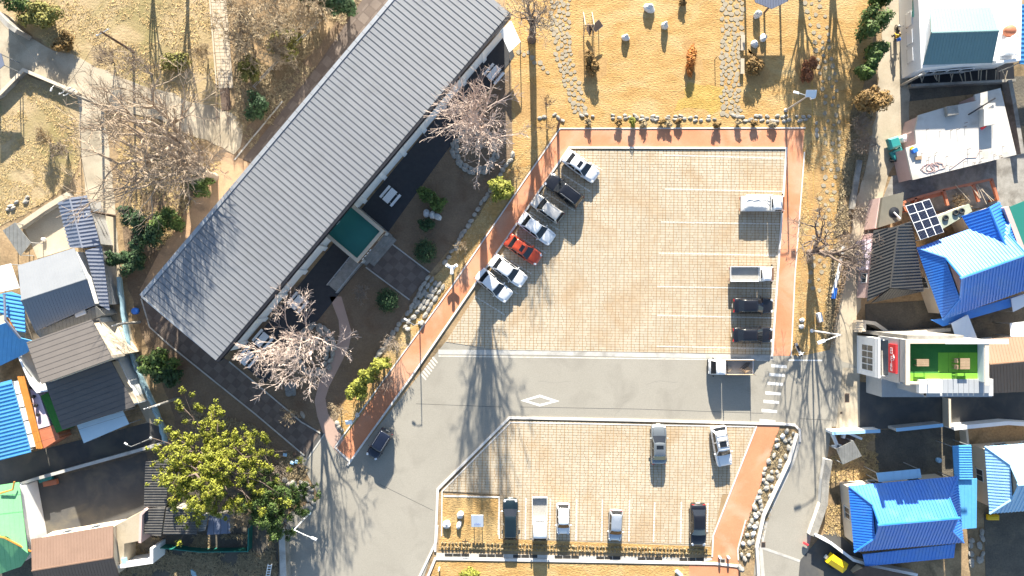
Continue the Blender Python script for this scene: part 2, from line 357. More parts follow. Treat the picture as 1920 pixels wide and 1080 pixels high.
zone('lane_south_east', [(1612,716),(1930,735),(2000,740),(2000,795),(1800,797),(1612,806)], 'asphalt_dark', 5.4)
zone('yard_east', [(1640,806),(1790,800),(1792,900),(1645,905)], 'yard_dark', 3)  # shadow of the cafe put into the dark ground colour
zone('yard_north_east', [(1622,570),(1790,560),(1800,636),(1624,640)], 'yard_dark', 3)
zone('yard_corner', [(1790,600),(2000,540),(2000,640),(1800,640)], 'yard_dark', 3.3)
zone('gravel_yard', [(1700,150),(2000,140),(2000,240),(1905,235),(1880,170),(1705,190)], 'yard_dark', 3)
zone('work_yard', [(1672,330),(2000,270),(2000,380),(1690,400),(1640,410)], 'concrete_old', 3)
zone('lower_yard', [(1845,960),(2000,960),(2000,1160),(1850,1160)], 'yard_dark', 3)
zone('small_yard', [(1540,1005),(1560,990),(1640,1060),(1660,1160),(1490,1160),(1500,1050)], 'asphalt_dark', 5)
# ---- red footpaths
zone('footpath_red', [(1050,241),(1508,241),(1490,520),(1484,667),(1447,667),(1474,277),(1067,276),(660,862),(632,842)], 'red_path', 6)
zone('footpath_red', [(1418,797),(1462,799),(1422,920),(1384,1030),(1385,1058),(1390,1160),(1290,1160),(1292,1058),(1335,1050),(1336,1006)], 'red_path', 6)
cp_r = [(640,556),(652,597),(659,622),(655,647),(640,680),(617,725),(610,747),(615,775),(630,797),(652,835),(655,862)]
cp_l = [(618,556),(635,600),(637,625),(630,652),(612,685),(597,722),(590,752),(595,780),(605,810),(620,835),(634,850)]
zone('garden_path', cp_r + cp_l[::-1], 'path_mauve', 5)
def band(pts, w, h, m, name, base=0.0, parent=None):
    mb = MB(); mb.strip([(p.x, p.y) for p in WW(pts)], w, base - 0.2, h); return struct(name, mb, m, parent)
# ---- kerbs
band([(652,872),(770,708),(1067,277),(1474,278),(1447,668)], 0.22, 0.15, 'kerb', 'kerb')
band([(628,838),(845,540),(1050,241),(1510,240)], 0.14, 0.09, 'kerb', 'kerb')
band([(1508,285),(1490,520),(1483,668)], 0.14, 0.09, 'kerb', 'kerb')
band([(628,838),(656,866)], 0.16, 0.08, 'kerb', 'kerb')
band([(816,1034),(821,917),(955,783),(1200,788),(1472,795),(1490,797),(1499,806),(1499,828)], 0.26, 0.13, 'kerb', 'kerb')
band([(828,1005),(829,921),(957,792),(1415,800)], 0.12, 0.07, 'kerb', 'kerb')
band([(1418,799),(1337,1004),(1335,1044)], 0.16, 0.09, 'kerb', 'kerb')
band([(1424,918),(1411,950)], 0.14, 0.09, 'kerb', 'kerb')
band([(1398,975),(1383,1030),(1384,1050)], 0.14, 0.09, 'kerb', 'kerb')
band([(936,1010),(936,932),(832,930)], 0.14, 0.08, 'kerb', 'kerb')
band([(800,1086),(816,1047),(1340,1056),(1384,1061)], 0.28, 0.12, 'kerb', 'kerb')
band([(784,1086),(818,1015),(820,985)], 0.24, 0.10, 'kerb', 'kerb')
band([(822,660),(1000,661),(1290,667),(1450,671)], 0.55, 0.03, 'concrete', 'kerb')
band([(1492,812),(1478,862),(1430,965),(1417,1025),(1421,1086)], 0.30, 0.45, 'kerb', 'kerb')
band([(1500,822),(1486,866),(1438,968),(1426,1026),(1431,1086)], 0.42, 0.035, 'concrete', 'gutter')
band([(1426,1026),(1500,1052)], 0.30, 0.032, 'concrete', 'gutter')
band([(940,1013),(1332,1026)], 0.4, 0.03, 'concrete_road', 'kerb')
band([(818,1041),(1340,1051)], 0.55, 0.028, 'concrete', 'gutter')
# ---- pavers
def clip(poly, cl):
    """Sutherland-Hodgman; both counter-clockwise lists of (x,y)"""
    out = poly
    for i in range(len(cl)):
        a, b = cl[i], cl[(i+1) % len(cl)]; ex, ey = b[0]-a[0], b[1]-a[1]
        inp, out = out, []
        for j in range(len(inp)):
            p, q = inp[j], inp[(j+1) % len(inp)]
            sp = ex * (p[1]-a[1]) - ey * (p[0]-a[0]); sq = ex * (q[1]-a[1]) - ey * (q[0]-a[0])
            if sp >= 0: out.append(p)
            if (sp >= 0) != (sq >= 0):
                t = sp / (sp - sq); out.append((p[0] + (q[0]-p[0]) * t, p[1] + (q[1]-p[1]) * t))
        if not out: return []
    return out
def ccw(pts):
    a = sum(pts[i][0]*pts[(i+1)%len(pts)][1]-pts[(i+1)%len(pts)][0]*pts[i][1] for i in range(len(pts)))
    return pts if a > 0 else pts[::-1]
PZ = 0.052
def pave(lot, polys, ang, seed, nind=300):
    rnd = random.Random(seed); ca, sa = math.cos(ang), math.sin(ang)
    polys = [ccw([(p.x, p.y) for p in WW(q)]) for q in polys]
    xs = [p[0] for q in polys for p in q]; ys = [p[1] for q in polys for p in q]
    cx, cy = (min(xs)+max(xs))/2, (min(ys)+max(ys))/2; hw = (max(xs)-min(xs))/2 + 2; hh = (max(ys)-min(ys))/2 + 2
    rowh, mod, g = 0.315, 0.955, 0.044
    kinds = [(0.34,0.615), (0.4775,0.4775), (0.615,0.34), (0.955,), (0.41,0.545)]
    shared = {}
    full = []; bits = MB()
    nr = int(2 * hh / rowh)
    for r in range(nr):
        y0 = -hh + r * rowh
        for c in range(int(2 * hw / mod)):
            x = -hw + c * mod
            k = rnd.choice((0,0,1,2,2,4,1,3)) if (r % 3) else rnd.choice((1,1,0,2))
            for w in kinds[k]:
                a, b, lo, hi = x + g/2, x + w - g/2 - (.03 if x + w > -hw + (c+1)*mod - .01 else 0), y0 + g/2, y0 + rowh - g/2; x += w
                mx, my = (a+b)/2, (lo+hi)/2
                wx, wy = cx + mx*ca - my*sa, cy + mx*sa + my*ca
                rad = (b - a) / 2 + 0.2
                ch = 0.06
                pg = [(a+ch,lo),(b-ch,lo),(b,lo+ch),(b,hi-ch),(b-ch,hi),(a+ch,hi),(a,hi-ch),(a,lo+ch)]
                pw = [(cx + p[0]*ca - p[1]*sa, cy + p[0]*sa + p[1]*ca) for p in pg]
                for q in polys:
                    cl = clip(pw, q)
                    if len(cl) < 3: continue
                    if cl == pw or len(cl) == 8 and all(abs(u[0]-v[0]) + abs(u[1]-v[1]) < 1e-6 for u, v in zip(cl, pw)):
                        full.append((wx*wx + wy*wy, wx, wy, b - a, hi - lo, pw))
                    else:
                        dz = rnd.uniform(-0.006, 0.004); n = len(cl)
                        bits.add([(u, v, PZ + dz) for u, v in cl] + [(u, v, 0.0) for u, v in cl],
                                 [tuple(range(n))] + [(i, n + i, n + (i+1) % n, (i+1) % n) for i in range(n)])
    full.sort(key=lambda t: t[0])
    for i, (d, wx, wy, w, h, pw) in enumerate(full):
        dz = rnd.uniform(-0.007, 0.004)
        if i < nind:
            key = round(w, 3)
            if key not in shared:
                ch = 0.06; mb = MB(); pg = [(-w/2+ch,-h/2),(w/2-ch,-h/2),(w/2,-h/2+ch),(w/2,h/2-ch),(w/2-ch,h/2),(-w/2+ch,h/2),(-w/2,h/2-ch),(-w/2,-h/2+ch)]
                mb.add([(u, v, 0) for u, v in pg] + [(u, v, -PZ) for u, v in pg], [tuple(range(8))] + [(j, 8+j, 8+(j+1)%8, (j+1)%8) for j in range(8)])
                shared[key] = mesh('paver', mb, 'paver')
            obm('paver', shared[key], lot, (wx, wy, PZ + dz), (0, 0, ang))
        else:
            bits.add([(u, v, PZ + dz) for u, v in pw] + [(u, v, 0.0) for u, v in pw], [tuple(range(8))] + [(j, 8+j, 8+(j+1)%8, (j+1)%8) for j in range(8)])
    stuff('paver_field', bits, 'paver', parent=lot)
L1 = [(1066,281),(1472,282),(1468,400),(1445,664),(935,656),(836,641)]
lot1 = zone('parking_lot', L1, 'joint', 7)
pave(lot1, [L1], R(-0.7), 11)
L2a = [(955,788),(1415,801),(1367,926),(936,926),(829,921)]; L2b = [(937,926),(1367,926),(1337,1004),(1333,1022),(940,1009)]
lot2 = zone('parking_lot', [(955,788),(1415,801),(1337,1004),(1333,1022),(940,1009),(937,928),(829,921)], 'joint', 7)
pave(lot2, [L2a, L2b], R(-1.2), 12)
zone('garden_lawn', [(831,930),(935,933),(935,1010),(1332,1025),(1335,1040),(822,1030)], 'lawn', 8)
zone('south_lawn', [(800,1100),(819,1052),(1292,1062),(1290,1160),(780,1160)], 'lawn', 5)
# ---- painted markings
def dashline(lot, a, b, w, seg=0.27, gap=0.055, m='paint', jit=0.0, z=PZ + 0.006, skip=0.0):
    A, B = W(*a), W(*b); d = (B - A).length; u = (B - A) / d; ang = math.atan2(u.y, u.x); mb = MB(); t = 0; rnd = random.Random(int(a[0]*7+a[1]))
    while t < d:
        s = min(seg + rnd.uniform(-jit, jit), d - t)
        if s > 0.05 and rnd.random() >= skip:
            c = A + u * (t + s/2); ww = w * rnd.uniform(1 - jit*2, 1)
            mb.box((c.x, c.y, z - 0.004), (s, ww, 0.008), ang)
        t += s + gap
    return obj('bay_line', mb, m, lot)
for a, b in (((1245,291),(1468,297)),((1247,354.5),(1467,359)),((1239,416),(1464,420)),((1235,474.5),(1460,479)),((1232,537),(1455,541)),((1232,591),(1451,596)),((1231,649),(1446,654))):
    dashline(lot1, a, b, 0.15, 0.30, 0.04, 'paint_worn')
for sx, sy in ((1073,284),(1052,325),(1022,361),(993,397),(968,440),(940,478),(915,516),(890,555)):
    dashline(lot1, (sx, sy), (sx + 56, sy + 35), 0.17, 0.32, 0.09, 'paint_worn', 0.10, skip=0.08)
for a, b in (((936,934),(934,1004)),((986,934),(985,1011)),((1032,935),(1030,1011)),((1081,936),(1080,1013)),((1129.5,937),(1128,1014)),((1180,938),(1179,1015)),((1227.5,942),(1225,1017)),((1277.5,941),(1276,1018)),((1327,943),(1325,1000))):
    dashline(lot2, a, b, 0.15, 0.24, 0.075, 'paint', 0.03)
rz = 0.0255
def mark(name, pts, m='paint'):
    mb = MB(); mb.prism([(p.x, p.y) for p in WW(pts)], rz - 0.01, rz); return struct(name, mb, m)
mb = MB(); o4 = WW([(976,751),(1012,740),(1049,752),(1012,762)]); i4 = WW([(989,751),(1012,744.5),(1036,752),(1012,757.5)])
mb.add([(p.x,p.y,rz) for p in o4 + i4], [(0,4,5,1)[::-1],(1,5,6,2)[::-1],(2,6,7,3)[::-1],(3,7,4,0)[::-1]])
struct('road_marking', mb, 'paint')
for i, y in enumerate((686,702.5,719,737,753,770,789)):
    xl = 1446 - i * 3.6
    mark('crosswalk_stripe', [(xl,y-3.4),(xl+29,y-1),(xl+29,y+4.2),(xl,y+2.4)])
mark('road_marking', [(1478,674),(1542,674.5),(1542,677),(1478,676.5)]); mark('road_marking', [(1440,672),(1450,672),(1450,674.5),(1440,674.5)])
mark('road_marking', [(822,666.5),(1440,674.5),(1440,676.5),(822,668.5)], 'paint_worn')
for i in range(7):
    x, y = 793 + i*3.6, 704 - i*5.2
    mark('road_marking', [(x-5,y-2),(x+5,y+9),(x+7,y+7),(x-2,y-4)], 'paint_worn')
# road joints, cracks and repaired patches
for i in range(5):
    rq = random.Random(i); x, y = rq.choice(((700,1000),(760,900),(1000,700),(1200,740),(1300,700),(860,730),(640,1000),(1480,880),(1450,980),(1540,740))); x += rq.uniform(-60,60); y += rq.uniform(-25,25); pts = [(x,y)]; a = rq.uniform(0,6.3)
    for k in range(7): a += rq.uniform(-.6,.6); x += 9*math.cos(a); y += 6*math.sin(a); pts.append((x,y))
    mb = MB(); mb.strip([(p.x,p.y) for p in WW(pts)], .022, 0.0, 0.0232 + i*1e-5); struct('road_crack', mb, 'asphalt_patch')
for pts in ([(712,908),(812,957)], [(975,763),(1200,767),(1430,775)], [(780,757),(940,763)], [(1500,785),(1560,788)]):
    mb = MB(); mb.strip([(p.x, p.y) for p in WW(pts)], 0.05, 0.0, 0.0235); struct('road_joint', mb, 'asphalt_dark')
# drain grates, manholes
for i, x in enumerate((834, 898, 962, 1040, 1118, 1196, 1274)):
    t = thing('drain_grate', f'dark drain grate in the gutter above the south lawn, number {i+1} from the left', 'drain grate', W(x+22, 1041 + (x-818)*0.0192), 0, 'drain grates in the gutter')
    y = 1037 + (x-818)*0.019
    for k in range(3):
        xx = x + k * 15.5
        mb = MB(); mb.prism([(p.x,p.y) for p in WW([(xx,y),(xx+14.6,y+0.3),(xx+14.6,y+6.3),(xx,y+6)])], 0.02, 0.034); obj('grate_panel', mb, 'grate', t)
def grate_labels():
    names = ['leftmost of the gutter drain grates, below the white signboard garden corner', 'drain grate partly under the signboard shadow', 'drain grate in the gutter below the dark teal hatchback', 'drain grate in the gutter below the small white hatchback', 'drain grate in the gutter left of below the silver hatchback', 'drain grate in the gutter right of below the silver hatchback', 'rightmost of the gutter drain grates, below the black sedan']
    gs = [o for o in bpy.data.objects if o.name.startswith('drain_grate')]
    gs.sort(key=lambda o: o.location.x)
    for o, n in zip(gs, names): o['label'] = n
grate_labels()
def lid(x, y, w, h, label, m='iron', z=0.033):
    mb = MB(); mb.prism([(p.x,p.y) for p in WW([(x-w,y-h),(x+w,y-h),(x+w,y+h),(x-w,y+h)])], 0.0, z)
    t = thing('manhole_cover', label, 'manhole cover', W(x, y)); obj('frame', mb, m, t)
    mb = MB(); mb.prism([(p.x,p.y) for p in WW([(x-w*.75,y-h*.8),(x+w*.75,y-h*.8),(x+w*.75,y+h*.8),(x-w*.75,y+h*.8)])], z, z+0.012); obj('cover', mb, 'grate', t)
lid(1588, 746, 4.5, 8.5, 'rusty rectangular manhole cover in the pale apron beside the cafe')
lid(1577, 774, 2.2, 2.2, 'tiny square valve cover in the pale apron below the manhole')
lid(1355, 1053, 5, 5.5, 'square drain cover at the foot of the orange footpath', 'concrete', 0.04)
lid(1431, 1021, 4, 5, 'small rusty drain cover beside the lower road gutter', 'iron', 0.05)
# ---- chequered brick paving of the hall
def tiles(name, pts, ang, s, org, ma, mb_, lv, seed=0, both=True):
    base = zone(name, pts, 'brick_dark', lv); cl = ccw([(p.x,p.y) for p in WW(pts)])
    ca, sa = math.cos(ang), math.sin(ang); o = W(*org); rnd = random.Random(seed); z = 0.005*lv
    for i in range(-60, 60):
        for j in range(-60, 60):
            a = [(i*s+.015, j*s+.015), ((i+1)*s-.015, j*s+.015), ((i+1)*s-.015, (j+1)*s-.015), (i*s+.015, (j+1)*s-.015)]
            pw = [(o.x + u*ca - v*sa, o.y + u*sa + v*ca) for u, v in a]
            q = clip(pw, cl)
            if len(q) < 3: continue
            mb = MB(); mb.prism(q, z, z + 0.012 + rnd.uniform(0, 0.004)); obj('tile', mb, ma if (i + j) % 2 else mb_, base)
HA = math.atan2(652, 551)      # direction of the long hall in plan
tiles('paved_strip', [(268,562),(430,678),(480,719),(600,811),(571,853),(480,776),(317,645),(281,612)], HA, 0.92, (430,678), 'brick_dark', 'brick_light', 6)
tiles('paved_plaza', [(686,500),(724,450),(805,510),(800,520),(767,560)], HA, 0.92, (724,450), 'brick_dark', 'brick_light', 6)
tiles('paved_back_strip', [(455,300),(590,130),(700,-30),(760,-30),(640,130),(480,310)], HA, 1.1, (590,130), 'brick_dark', 'brick_light', 4)
zone('back_court', [(262,545),(300,470),(360,380),(425,285),(458,300),(485,310),(440,380),(350,490),(275,556)], 'brick_tan', 4)
for pts in ([(265,560),(281,613),(317,646),(480,777),(571,854)], [(430,678),(480,719),(530,761),(565,791),(601,812)], [(724,449),(806,511)], [(686,501),(768,562)], [(440,300),(460,275),(530,190)]):
    band(pts, 0.14, 0.09, 'concrete', 'edging')
mb = MB(); mb.strip([(p.x,p.y) for p in WW([(604,810),(572,858)])], 0.55, 0, 0.03); struct('gutter', mb, 'asphalt_dark')
band([(609,813),(577,860)], 0.16, 0.06, 'concrete', 'edging')
# dark deck in front of the hall
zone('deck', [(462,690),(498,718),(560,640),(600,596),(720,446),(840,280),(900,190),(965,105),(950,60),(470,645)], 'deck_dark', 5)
# ================================================================== LONG HALL
mat('pane_pale', (.46,.52,.58), None, .15, spec=.7)
def hall():
    ZS, ZN = 6.7, 6.35
    S3, E3 = W(405,676,ZS), W(956,24,ZS); Wc = W(262,561,ZN)
    u = Vector((E3.x-S3.x, E3.y-S3.y)); Lh = u.length; u.normalize(); v = Vector((u.y, -u.x))
    wid = -(Vector((Wc.x-S3.x, Wc.y-S3.y)).dot(v))
    def hp(a, b, z=0.0): return Vector((S3.x + u.x*a + v.x*b, S3.y + u.y*a + v.y*b, z))
    def au(px, py, z=0.0):
        p = W(px, py, z); d = Vector((p.x-S3.x, p.y-S3.y)); return d.dot(u), d.dot(v)
    rz = math.atan2(u.y, u.x)
    t = thing('long_hall', 'long white two-storey hall with grey standing seam metal roof and green entrance canopy', 'hall', hp(Lh/2, -wid/2), 0)
    mb = MB(); mb.prism([hp(0.5,-0.5), hp(Lh-0.5,-0.5), hp(Lh-0.5,-wid+0.5), hp(0.5,-wid+0.5)], 0, 6.2); wall = obj('wall', mb, 'white_wall', t)
    # roof slab, panels, seams
    c4 = [hp(0,0,ZS), hp(Lh,0,ZS), hp(Lh,-wid,ZN), hp(0,-wid,ZN)]
    mb = MB(); mb.slab(c4, 0.22); roof = obj('roof', mb, 'seam', t)
    n = 79; pw = Lh / n; sl = (ZS - ZN) / wid
    mb = MB(); g = 0.014
    a0, a1 = g, pw - g
    nv = (hp(0,-wid,ZN) - hp(0,0,ZS)); nrm = nv.cross(hp(1,0,ZS) - hp(0,0,ZS)).normalized()
    if nrm.z < 0: nrm = -nrm
    o0 = hp(0,0,0)
    q = [hp(a0,-0.02,ZS)-o0, hp(a1,-0.02,ZS)-o0, hp(a1,-wid+.05,ZN)-o0, hp(a0,-wid+.05,ZN)-o0]
    mb.add([p + nrm*0.03 for p in q] + [p - nrm*0.02 for p in q], [(0,1,2,3),(0,4,5,1),(1,5,6,2),(2,6,7,3),(3,7,4,0)])
    pm = mesh('roof_panel', mb, 'hall_roof')
    mb = MB(); s = 0.011
    q = [hp(-s,0.02,ZS)-o0, hp(s,0.02,ZS)-o0, hp(s,-wid+.05,ZN)-o0, hp(-s,-wid+.05,ZN)-o0]
    mb.add([p + nrm*0.075 for p in q] + [p for p in q], [(0,1,2,3),(0,4,5,1),(1,5,6,2),(2,6,7,3),(3,7,4,0)])
    sm = mesh('seam', mb, 'seam')
    for i in range(n):
        obm('roof_panel', pm, roof, hp(i*pw, 0, 0.0))
        if i: obm('seam', sm, roof, hp(i*pw, 0, 0.0))
    mb = MB()
    for i in range(n // 2 + 1):
        a = i * pw * 2; b = min(a + pw*2 - 0.04, Lh)
        c = hp((a+b)/2, -wid-0.08, ZN+0.03); mb.box(c, (b-a, 0.42, 0.16), rz)
    obj('edge_flashing', mb, 'grey_metal', roof)
    mb = MB(); mb.box(hp(Lh/2, 0.05, ZS-0.62), (Lh, 0.22, 1.24), rz); obj('fascia', mb, 'black_metal', t)
    mb = MB(); mb.box(hp(0.02, -wid/2, ZS-0.5), (0.16, wid-0.1, 0.75), rz); obj('end_fascia', mb, 'grey_metal', t)
    mb = MB(); mb.box(hp(Lh/2, 0.22, ZS-0.06), (Lh, 0.16, 0.14), rz); obj('gutter', mb, 'black_metal', t)
    # pilasters and windows on the long wall
    a = 1.5; k = 0
    while a < Lh - 1.5:
        m2 = MB(); m2.box(hp(a, -0.38, 2.6), (0.55, 0.22, 5.2), rz); obj('pilaster', m2, 'white_wall', t)
        if not (17.0 < a < 24.0) and a + 3.6 < Lh:
            for zc, hgt in ((4.15, 1.15),):
                w = obj('window', MB().box(hp(a+1.8, -0.475, zc), (1.9, 0.07, hgt), rz), 'white_metal', t)
                obj('pane', MB().box(hp(a+1.35, -0.435, zc), (0.8, 0.03, hgt-0.16), rz), 'pane_pale', w)
                obj('pane', MB().box(hp(a+2.25, -0.435, zc), (0.8, 0.03, hgt-0.16), rz), 'pane_pale', w)
                obj('sill', MB().box(hp(a+1.8, -0.40, zc-hgt/2-0.05), (2.1, 0.22, 0.07), rz), 'kerb', w)
        a += 3.6; k += 1
    for px, py in ((880,131), (693,372)):
        aa, bb = au(px, py, 4.3); w = obj('window', MB().box(hp(aa, -0.44, 4.2), (2.1, 0.12, 1.3), rz), 'black_metal', t)
        obj('pane', MB().box(hp(aa, -0.37, 4.2), (1.9, 0.03, 1.1), rz), 'glass_dark', w)
    # lean-to porch at the far end of the hall
    p1 = [W(x,y,2.6) for x,y in ((938,60),(958,38),(976,78),(955,98))]
    mb = MB(); mb.slab([Vector((p.x,p.y,2.6)) for p in p1], 0.12); obj('side_porch_roof', mb, 'white_metal', t)
    for p in p1[2:]: obj('post', MB().tube([(p.x,p.y,0),(p.x,p.y,2.5)], 0.06, 6), 'grey_metal', t)
    # entrance canopy
    zc = 4.0
    oc = [W(x,y,zc) for x,y in ((620,451),(672,392),(722,431),(670,493))]
    al, bl = au(620,451,zc); ar, _ = au(672,392,zc); _, bf = au(670,493,zc); _, bf2 = au(722,431,zc); bf = (bf+bf2)/2
    B0 = -0.5
    can = obj('entrance_canopy', MB().prism([hp(al,B0), hp(ar,B0), hp(ar,bf), hp(al,bf)], 3.05, 3.55), 'wood_pale', t)
    obj('canopy_floor', MB().prism([hp(al+.3,B0+.05), hp(ar-.3,B0+.05), hp(ar-.3,bf-.3), hp(al+.3,bf-.3)], 3.5, 3.66), 'green_floor', can)
    mb = MB(); mb.strip([hp(al+.18,B0), hp(al+.18,bf-.18), hp(ar-.18,bf-.18), hp(ar-.18,B0)], 0.36, 3.4, 4.0); obj('parapet', mb, 'wood_pale', can)
    mb = MB(); am = (al+ar)/2; obj('fascia_board', MB().box(hp(am, bf+0.03, 3.35), (ar-al-0.1, 0.08, 0.85), rz), 'wood_dark', can)
    # raised lettering on the fascia (four syllable blocks) and a plate
    mb = MB()
    for i in range(4):
        x = al + 0.7 + i * 0.42
        for dx, dz, w, h in ((0,.12,.26,.05),(0,-.02,.30,.05),(-.1,.05,.05,.18),(.11,.04,.05,.3),(0,-.15,.24,.05)):
            mb.box(hp(x+dx, bf+0.09, 3.45+dz), (w, 0.04, h), rz)
    obj('lettering', mb, 'sign_text', can)
    obj('name_plate', MB().box(hp(ar-0.9, bf+0.09, 3.5), (1.0, 0.04, 0.16), rz), 'wood_pale', can)
    for a2 in (al+0.25, ar-0.25): obj('column', MB().box(hp(a2, bf-0.25, 1.55), (0.4, 0.4, 3.05), rz), 'grey_wall', can)
    obj('landing', MB().prism([hp(al,B0), hp(ar,B0), hp(ar,bf+.3), hp(al,bf+.3)], 0, 0.5), 'concrete_old', t)
    for i in range(2): obj('step', MB().prism([hp(al+.5,bf+.3+i*.35), hp(ar-.1,bf+.3+i*.35), hp(ar-.1,bf+.65+i*.35), hp(al+.5,bf+.65+i*.35)], 0, 0.34 - i*.16), 'concrete_old', t)
    # ramp
    r0 = al - 4.6
    mb = MB(); q = [hp(r0,bf-1.7,0.06), hp(al,bf-1.7,0.5), hp(al,bf-0.2,0.5), hp(r0,bf-0.2,0.06)]
    mb.add(q + [Vector((p.x,p.y,0)) for p in q], [(0,1,2,3)[::-1],(0,1,5,4),(1,2,6,5),(2,3,7,6),(3,0,4,7)]); rp = obj('ramp', mb, 'concrete_old', t)
    for b2 in (bf-1.65, bf-0.25):
        mb = MB(); mb.tube([hp(r0,b2,1.0), hp(al,b2,1.4)], 0.035, 6); mb.tube([hp(r0,b2,0.6), hp(al,b2,1.0)], 0.025, 6)
        for k in range(5):
            f = k/4; mb.tube([hp(r0+(al-r0)*f, b2, 0.06+.44*f), hp(r0+(al-r0)*f, b2, 1.0+.4*f)], 0.03, 6)
        obj('handrail', mb, 'grey_metal', rp)
    return u, v, rz, hp, au
HU, HV, HRZ, hp, hau = hall()

# ---- picnic tables on the deck
def picnic(label, px, py, rz):
    p = W(px, py, 0.7)
    t = thing('picnic_table', label, 'picnic table', (p.x, p.y, 0.025), rz, 'picnic tables on the hall deck')
    for i in range(5): obj('top_board', MB().box((0, -0.34+i*0.17, 0.72), (1.75, 0.155, 0.05)), 'white_metal', t, local=True)
    for s in (-1, 1):
        b = obj('bench', MB().box((0, s*0.80, 0.42), (1.75, 0.30, 0.05)), 'white_metal', t, local=True)
        for x in (-0.6, 0.6): obj('leg', MB().box((x, s*0.8, 0.2), (0.08, 0.25, 0.4)), 'grey_metal', b, local=True)
        for x in (-0.6, 0.6): obj('leg', MB().tube([(x, s*0.75, 0.0), (x, s*0.15, 0.7)], 0.035, 6), 'grey_metal', t, local=True)
    mb = MB()
    for x in (-0.6, 0.6): mb.box((x, 0, 0.39), (0.07, 1.7, 0.06))
    obj('crossbar', mb, 'grey_metal', t, local=True)
picnic('picnic table on the dark deck right of the green canopy', 731, 367, HRZ)
picnic('picnic table on the dark deck left of the entrance ramp', 557, 567, HRZ)
picnic('picnic table under the near bare tree, nearest the hall corner', 463, 671, HRZ)
picnic('picnic table mostly behind the branches of the near bare tree', 491, 637, HRZ)
picnic('picnic table beneath the far bare tree near the hall end', 926, 137, HRZ)

# ================================================================== VEHICLES
def paint(name, c, rough=0.32, metal=0.0, coat=0.8):
    return mat('paint_' + name, c, None, rough, metal=metal, coat=coat)
paint('white', (0.74,0.74,0.75)); paint('silver', (0.46,0.47,0.48), 0.35, 0.5); paint('champagne', (0.60,0.57,0.53), 0.35, 0.4)
paint('black', (0.008,0.008,0.011), 0.28); paint('orange', (0.46,0.060,0.020), 0.3, 0.2); paint('grey', (0.20,0.22,0.235), 0.32, 0.5)
paint('teal', (0.010,0.020,0.026), 0.28, 0.2); paint('navy', (0.010,0.014,0.030), 0.3, 0.2); paint('skysilver', (0.40,0.44,0.50), 0.35, 0.5)
mat('lamp_clear', (0.65,0.67,0.70), None, 0.12, spec=0.8); mat('lamp_red', (0.42,0.012,0.012), None, 0.15, spec=0.8)
mat('plate', (0.78,0.78,0.74), None, 0.5); mat('trim', (0.018,0.018,0.02), None, 0.5); mat('rim', (0.48,0.48,0.5), None, 0.3, metal=0.8)
mat('bed_floor', (0.30,0.285,0.255), (0.36,0.34,0.31), 0.7, 2.0, 0.5); mat('bed_steel', (0.10,0.105,0.12), (0.14,0.145,0.16), 0.55, 2.0, 0.5, metal=0.4)
mat('seat_cloth', (0.035,0.033,0.032), None, 0.9)

def loft(rings, cap=True):
    mb = MB(); n = len(rings[0])
    for r in rings: mb.v.extend([tuple(p) for p in r])
    for i in range(len(rings)-1):
        for k in range(n):
            a = i*n + k; b = i*n + (k+1) % n; mb.f.append((a, a+n, b+n, b))
    if cap: mb.f.append(tuple(range(n))); mb.f.append(tuple((len(rings)-1)*n + k for k in range(n-1, -1, -1)))
    return mb
KIND = {  # body stations: x fraction, deck height fraction of H, half width fraction ; cabin: rear base, rear top, front top, front base
 'sedan': dict(st=[(-.5,.40,.80),(-.492,.56,.88),(-.47,.66,.93),(-.40,.69,.97),(-.28,.69,1),(-.1,.66,1),(.1,.65,1),(.24,.655,1),(.34,.62,.985),(.43,.555,.94),(.478,.48,.86),(.495,.40,.74),(.5,.33,.68)], cab=(-.405,-.255,.06,.235), top=.735),
 'hatch': dict(st=[(-.5,.42,.82),(-.494,.58,.90),(-.48,.66,.95),(-.42,.67,.98),(-.28,.66,1),(-.1,.655,1),(.1,.65,1),(.26,.65,1),(.36,.61,.98),(.44,.55,.93),(.482,.47,.85),(.496,.40,.74),(.5,.33,.66)], cab=(-.485,-.40,.10,.27), top=.76),
 'suv':   dict(st=[(-.5,.42,.84),(-.495,.56,.92),(-.48,.63,.96),(-.42,.64,.99),(-.28,.635,1),(-.1,.63,1),(.1,.63,1),(.24,.635,1),(.34,.615,.99),(.43,.575,.95),(.478,.50,.88),(.495,.42,.78),(.5,.34,.72)], cab=(-.485,-.425,.055,.215), top=.775),
 'jeep':  dict(st=[(-.5,.45,.90),(-.497,.58,.96),(-.48,.60,.98),(-.3,.60,1),(-.1,.60,1),(.1,.60,1),(.2,.60,1),(.30,.575,.98),(.44,.555,.95),(.485,.50,.90),(.497,.42,.84),(.5,.36,.80)], cab=(-.49,-.465,.12,.23), top=.83),
}
def wheel_mesh(r, w):
    mb = MB(); pr = [(-w/2, r*.55), (-w/2, r*.93), (-w/2+.03, r), (w/2-.03, r), (w/2, r*.93), (w/2, r*.55)]
    n = 18
    for y, rr in pr:
        for k in range(n): a = 2*math.pi*k/n; mb.v.append((rr*math.cos(a), y, rr*math.sin(a)))
    for i in range(len(pr)-1):
        for k in range(n): a = i*n+k; b = i*n+(k+1)%n; mb.f.append((a,b,b+n,a+n))
    return mb
def rim_mesh(r, w):
    mb = MB(); n = 15
    mb.v.append((0, w/2-.05, 0))
    for k in range(n): a = 2*math.pi*k/n; mb.v.append((r*.56*math.cos(a), w/2-.02-(0.03 if k % 3 == 0 else 0), r*.56*math.sin(a)))
    for k in range(n): mb.f.append((0, 1+(k+1)%n, 1+k))
    n0 = len(mb.v); mb.v.append((0, -w/2+.05, 0))
    for k in range(n): a = 2*math.pi*k/n; mb.v.append((r*.56*math.cos(a), -w/2+.02, r*.56*math.sin(a)))
    for k in range(n): mb.f.append((n0, n0+1+k, n0+1+(k+1)%n))
    return mb
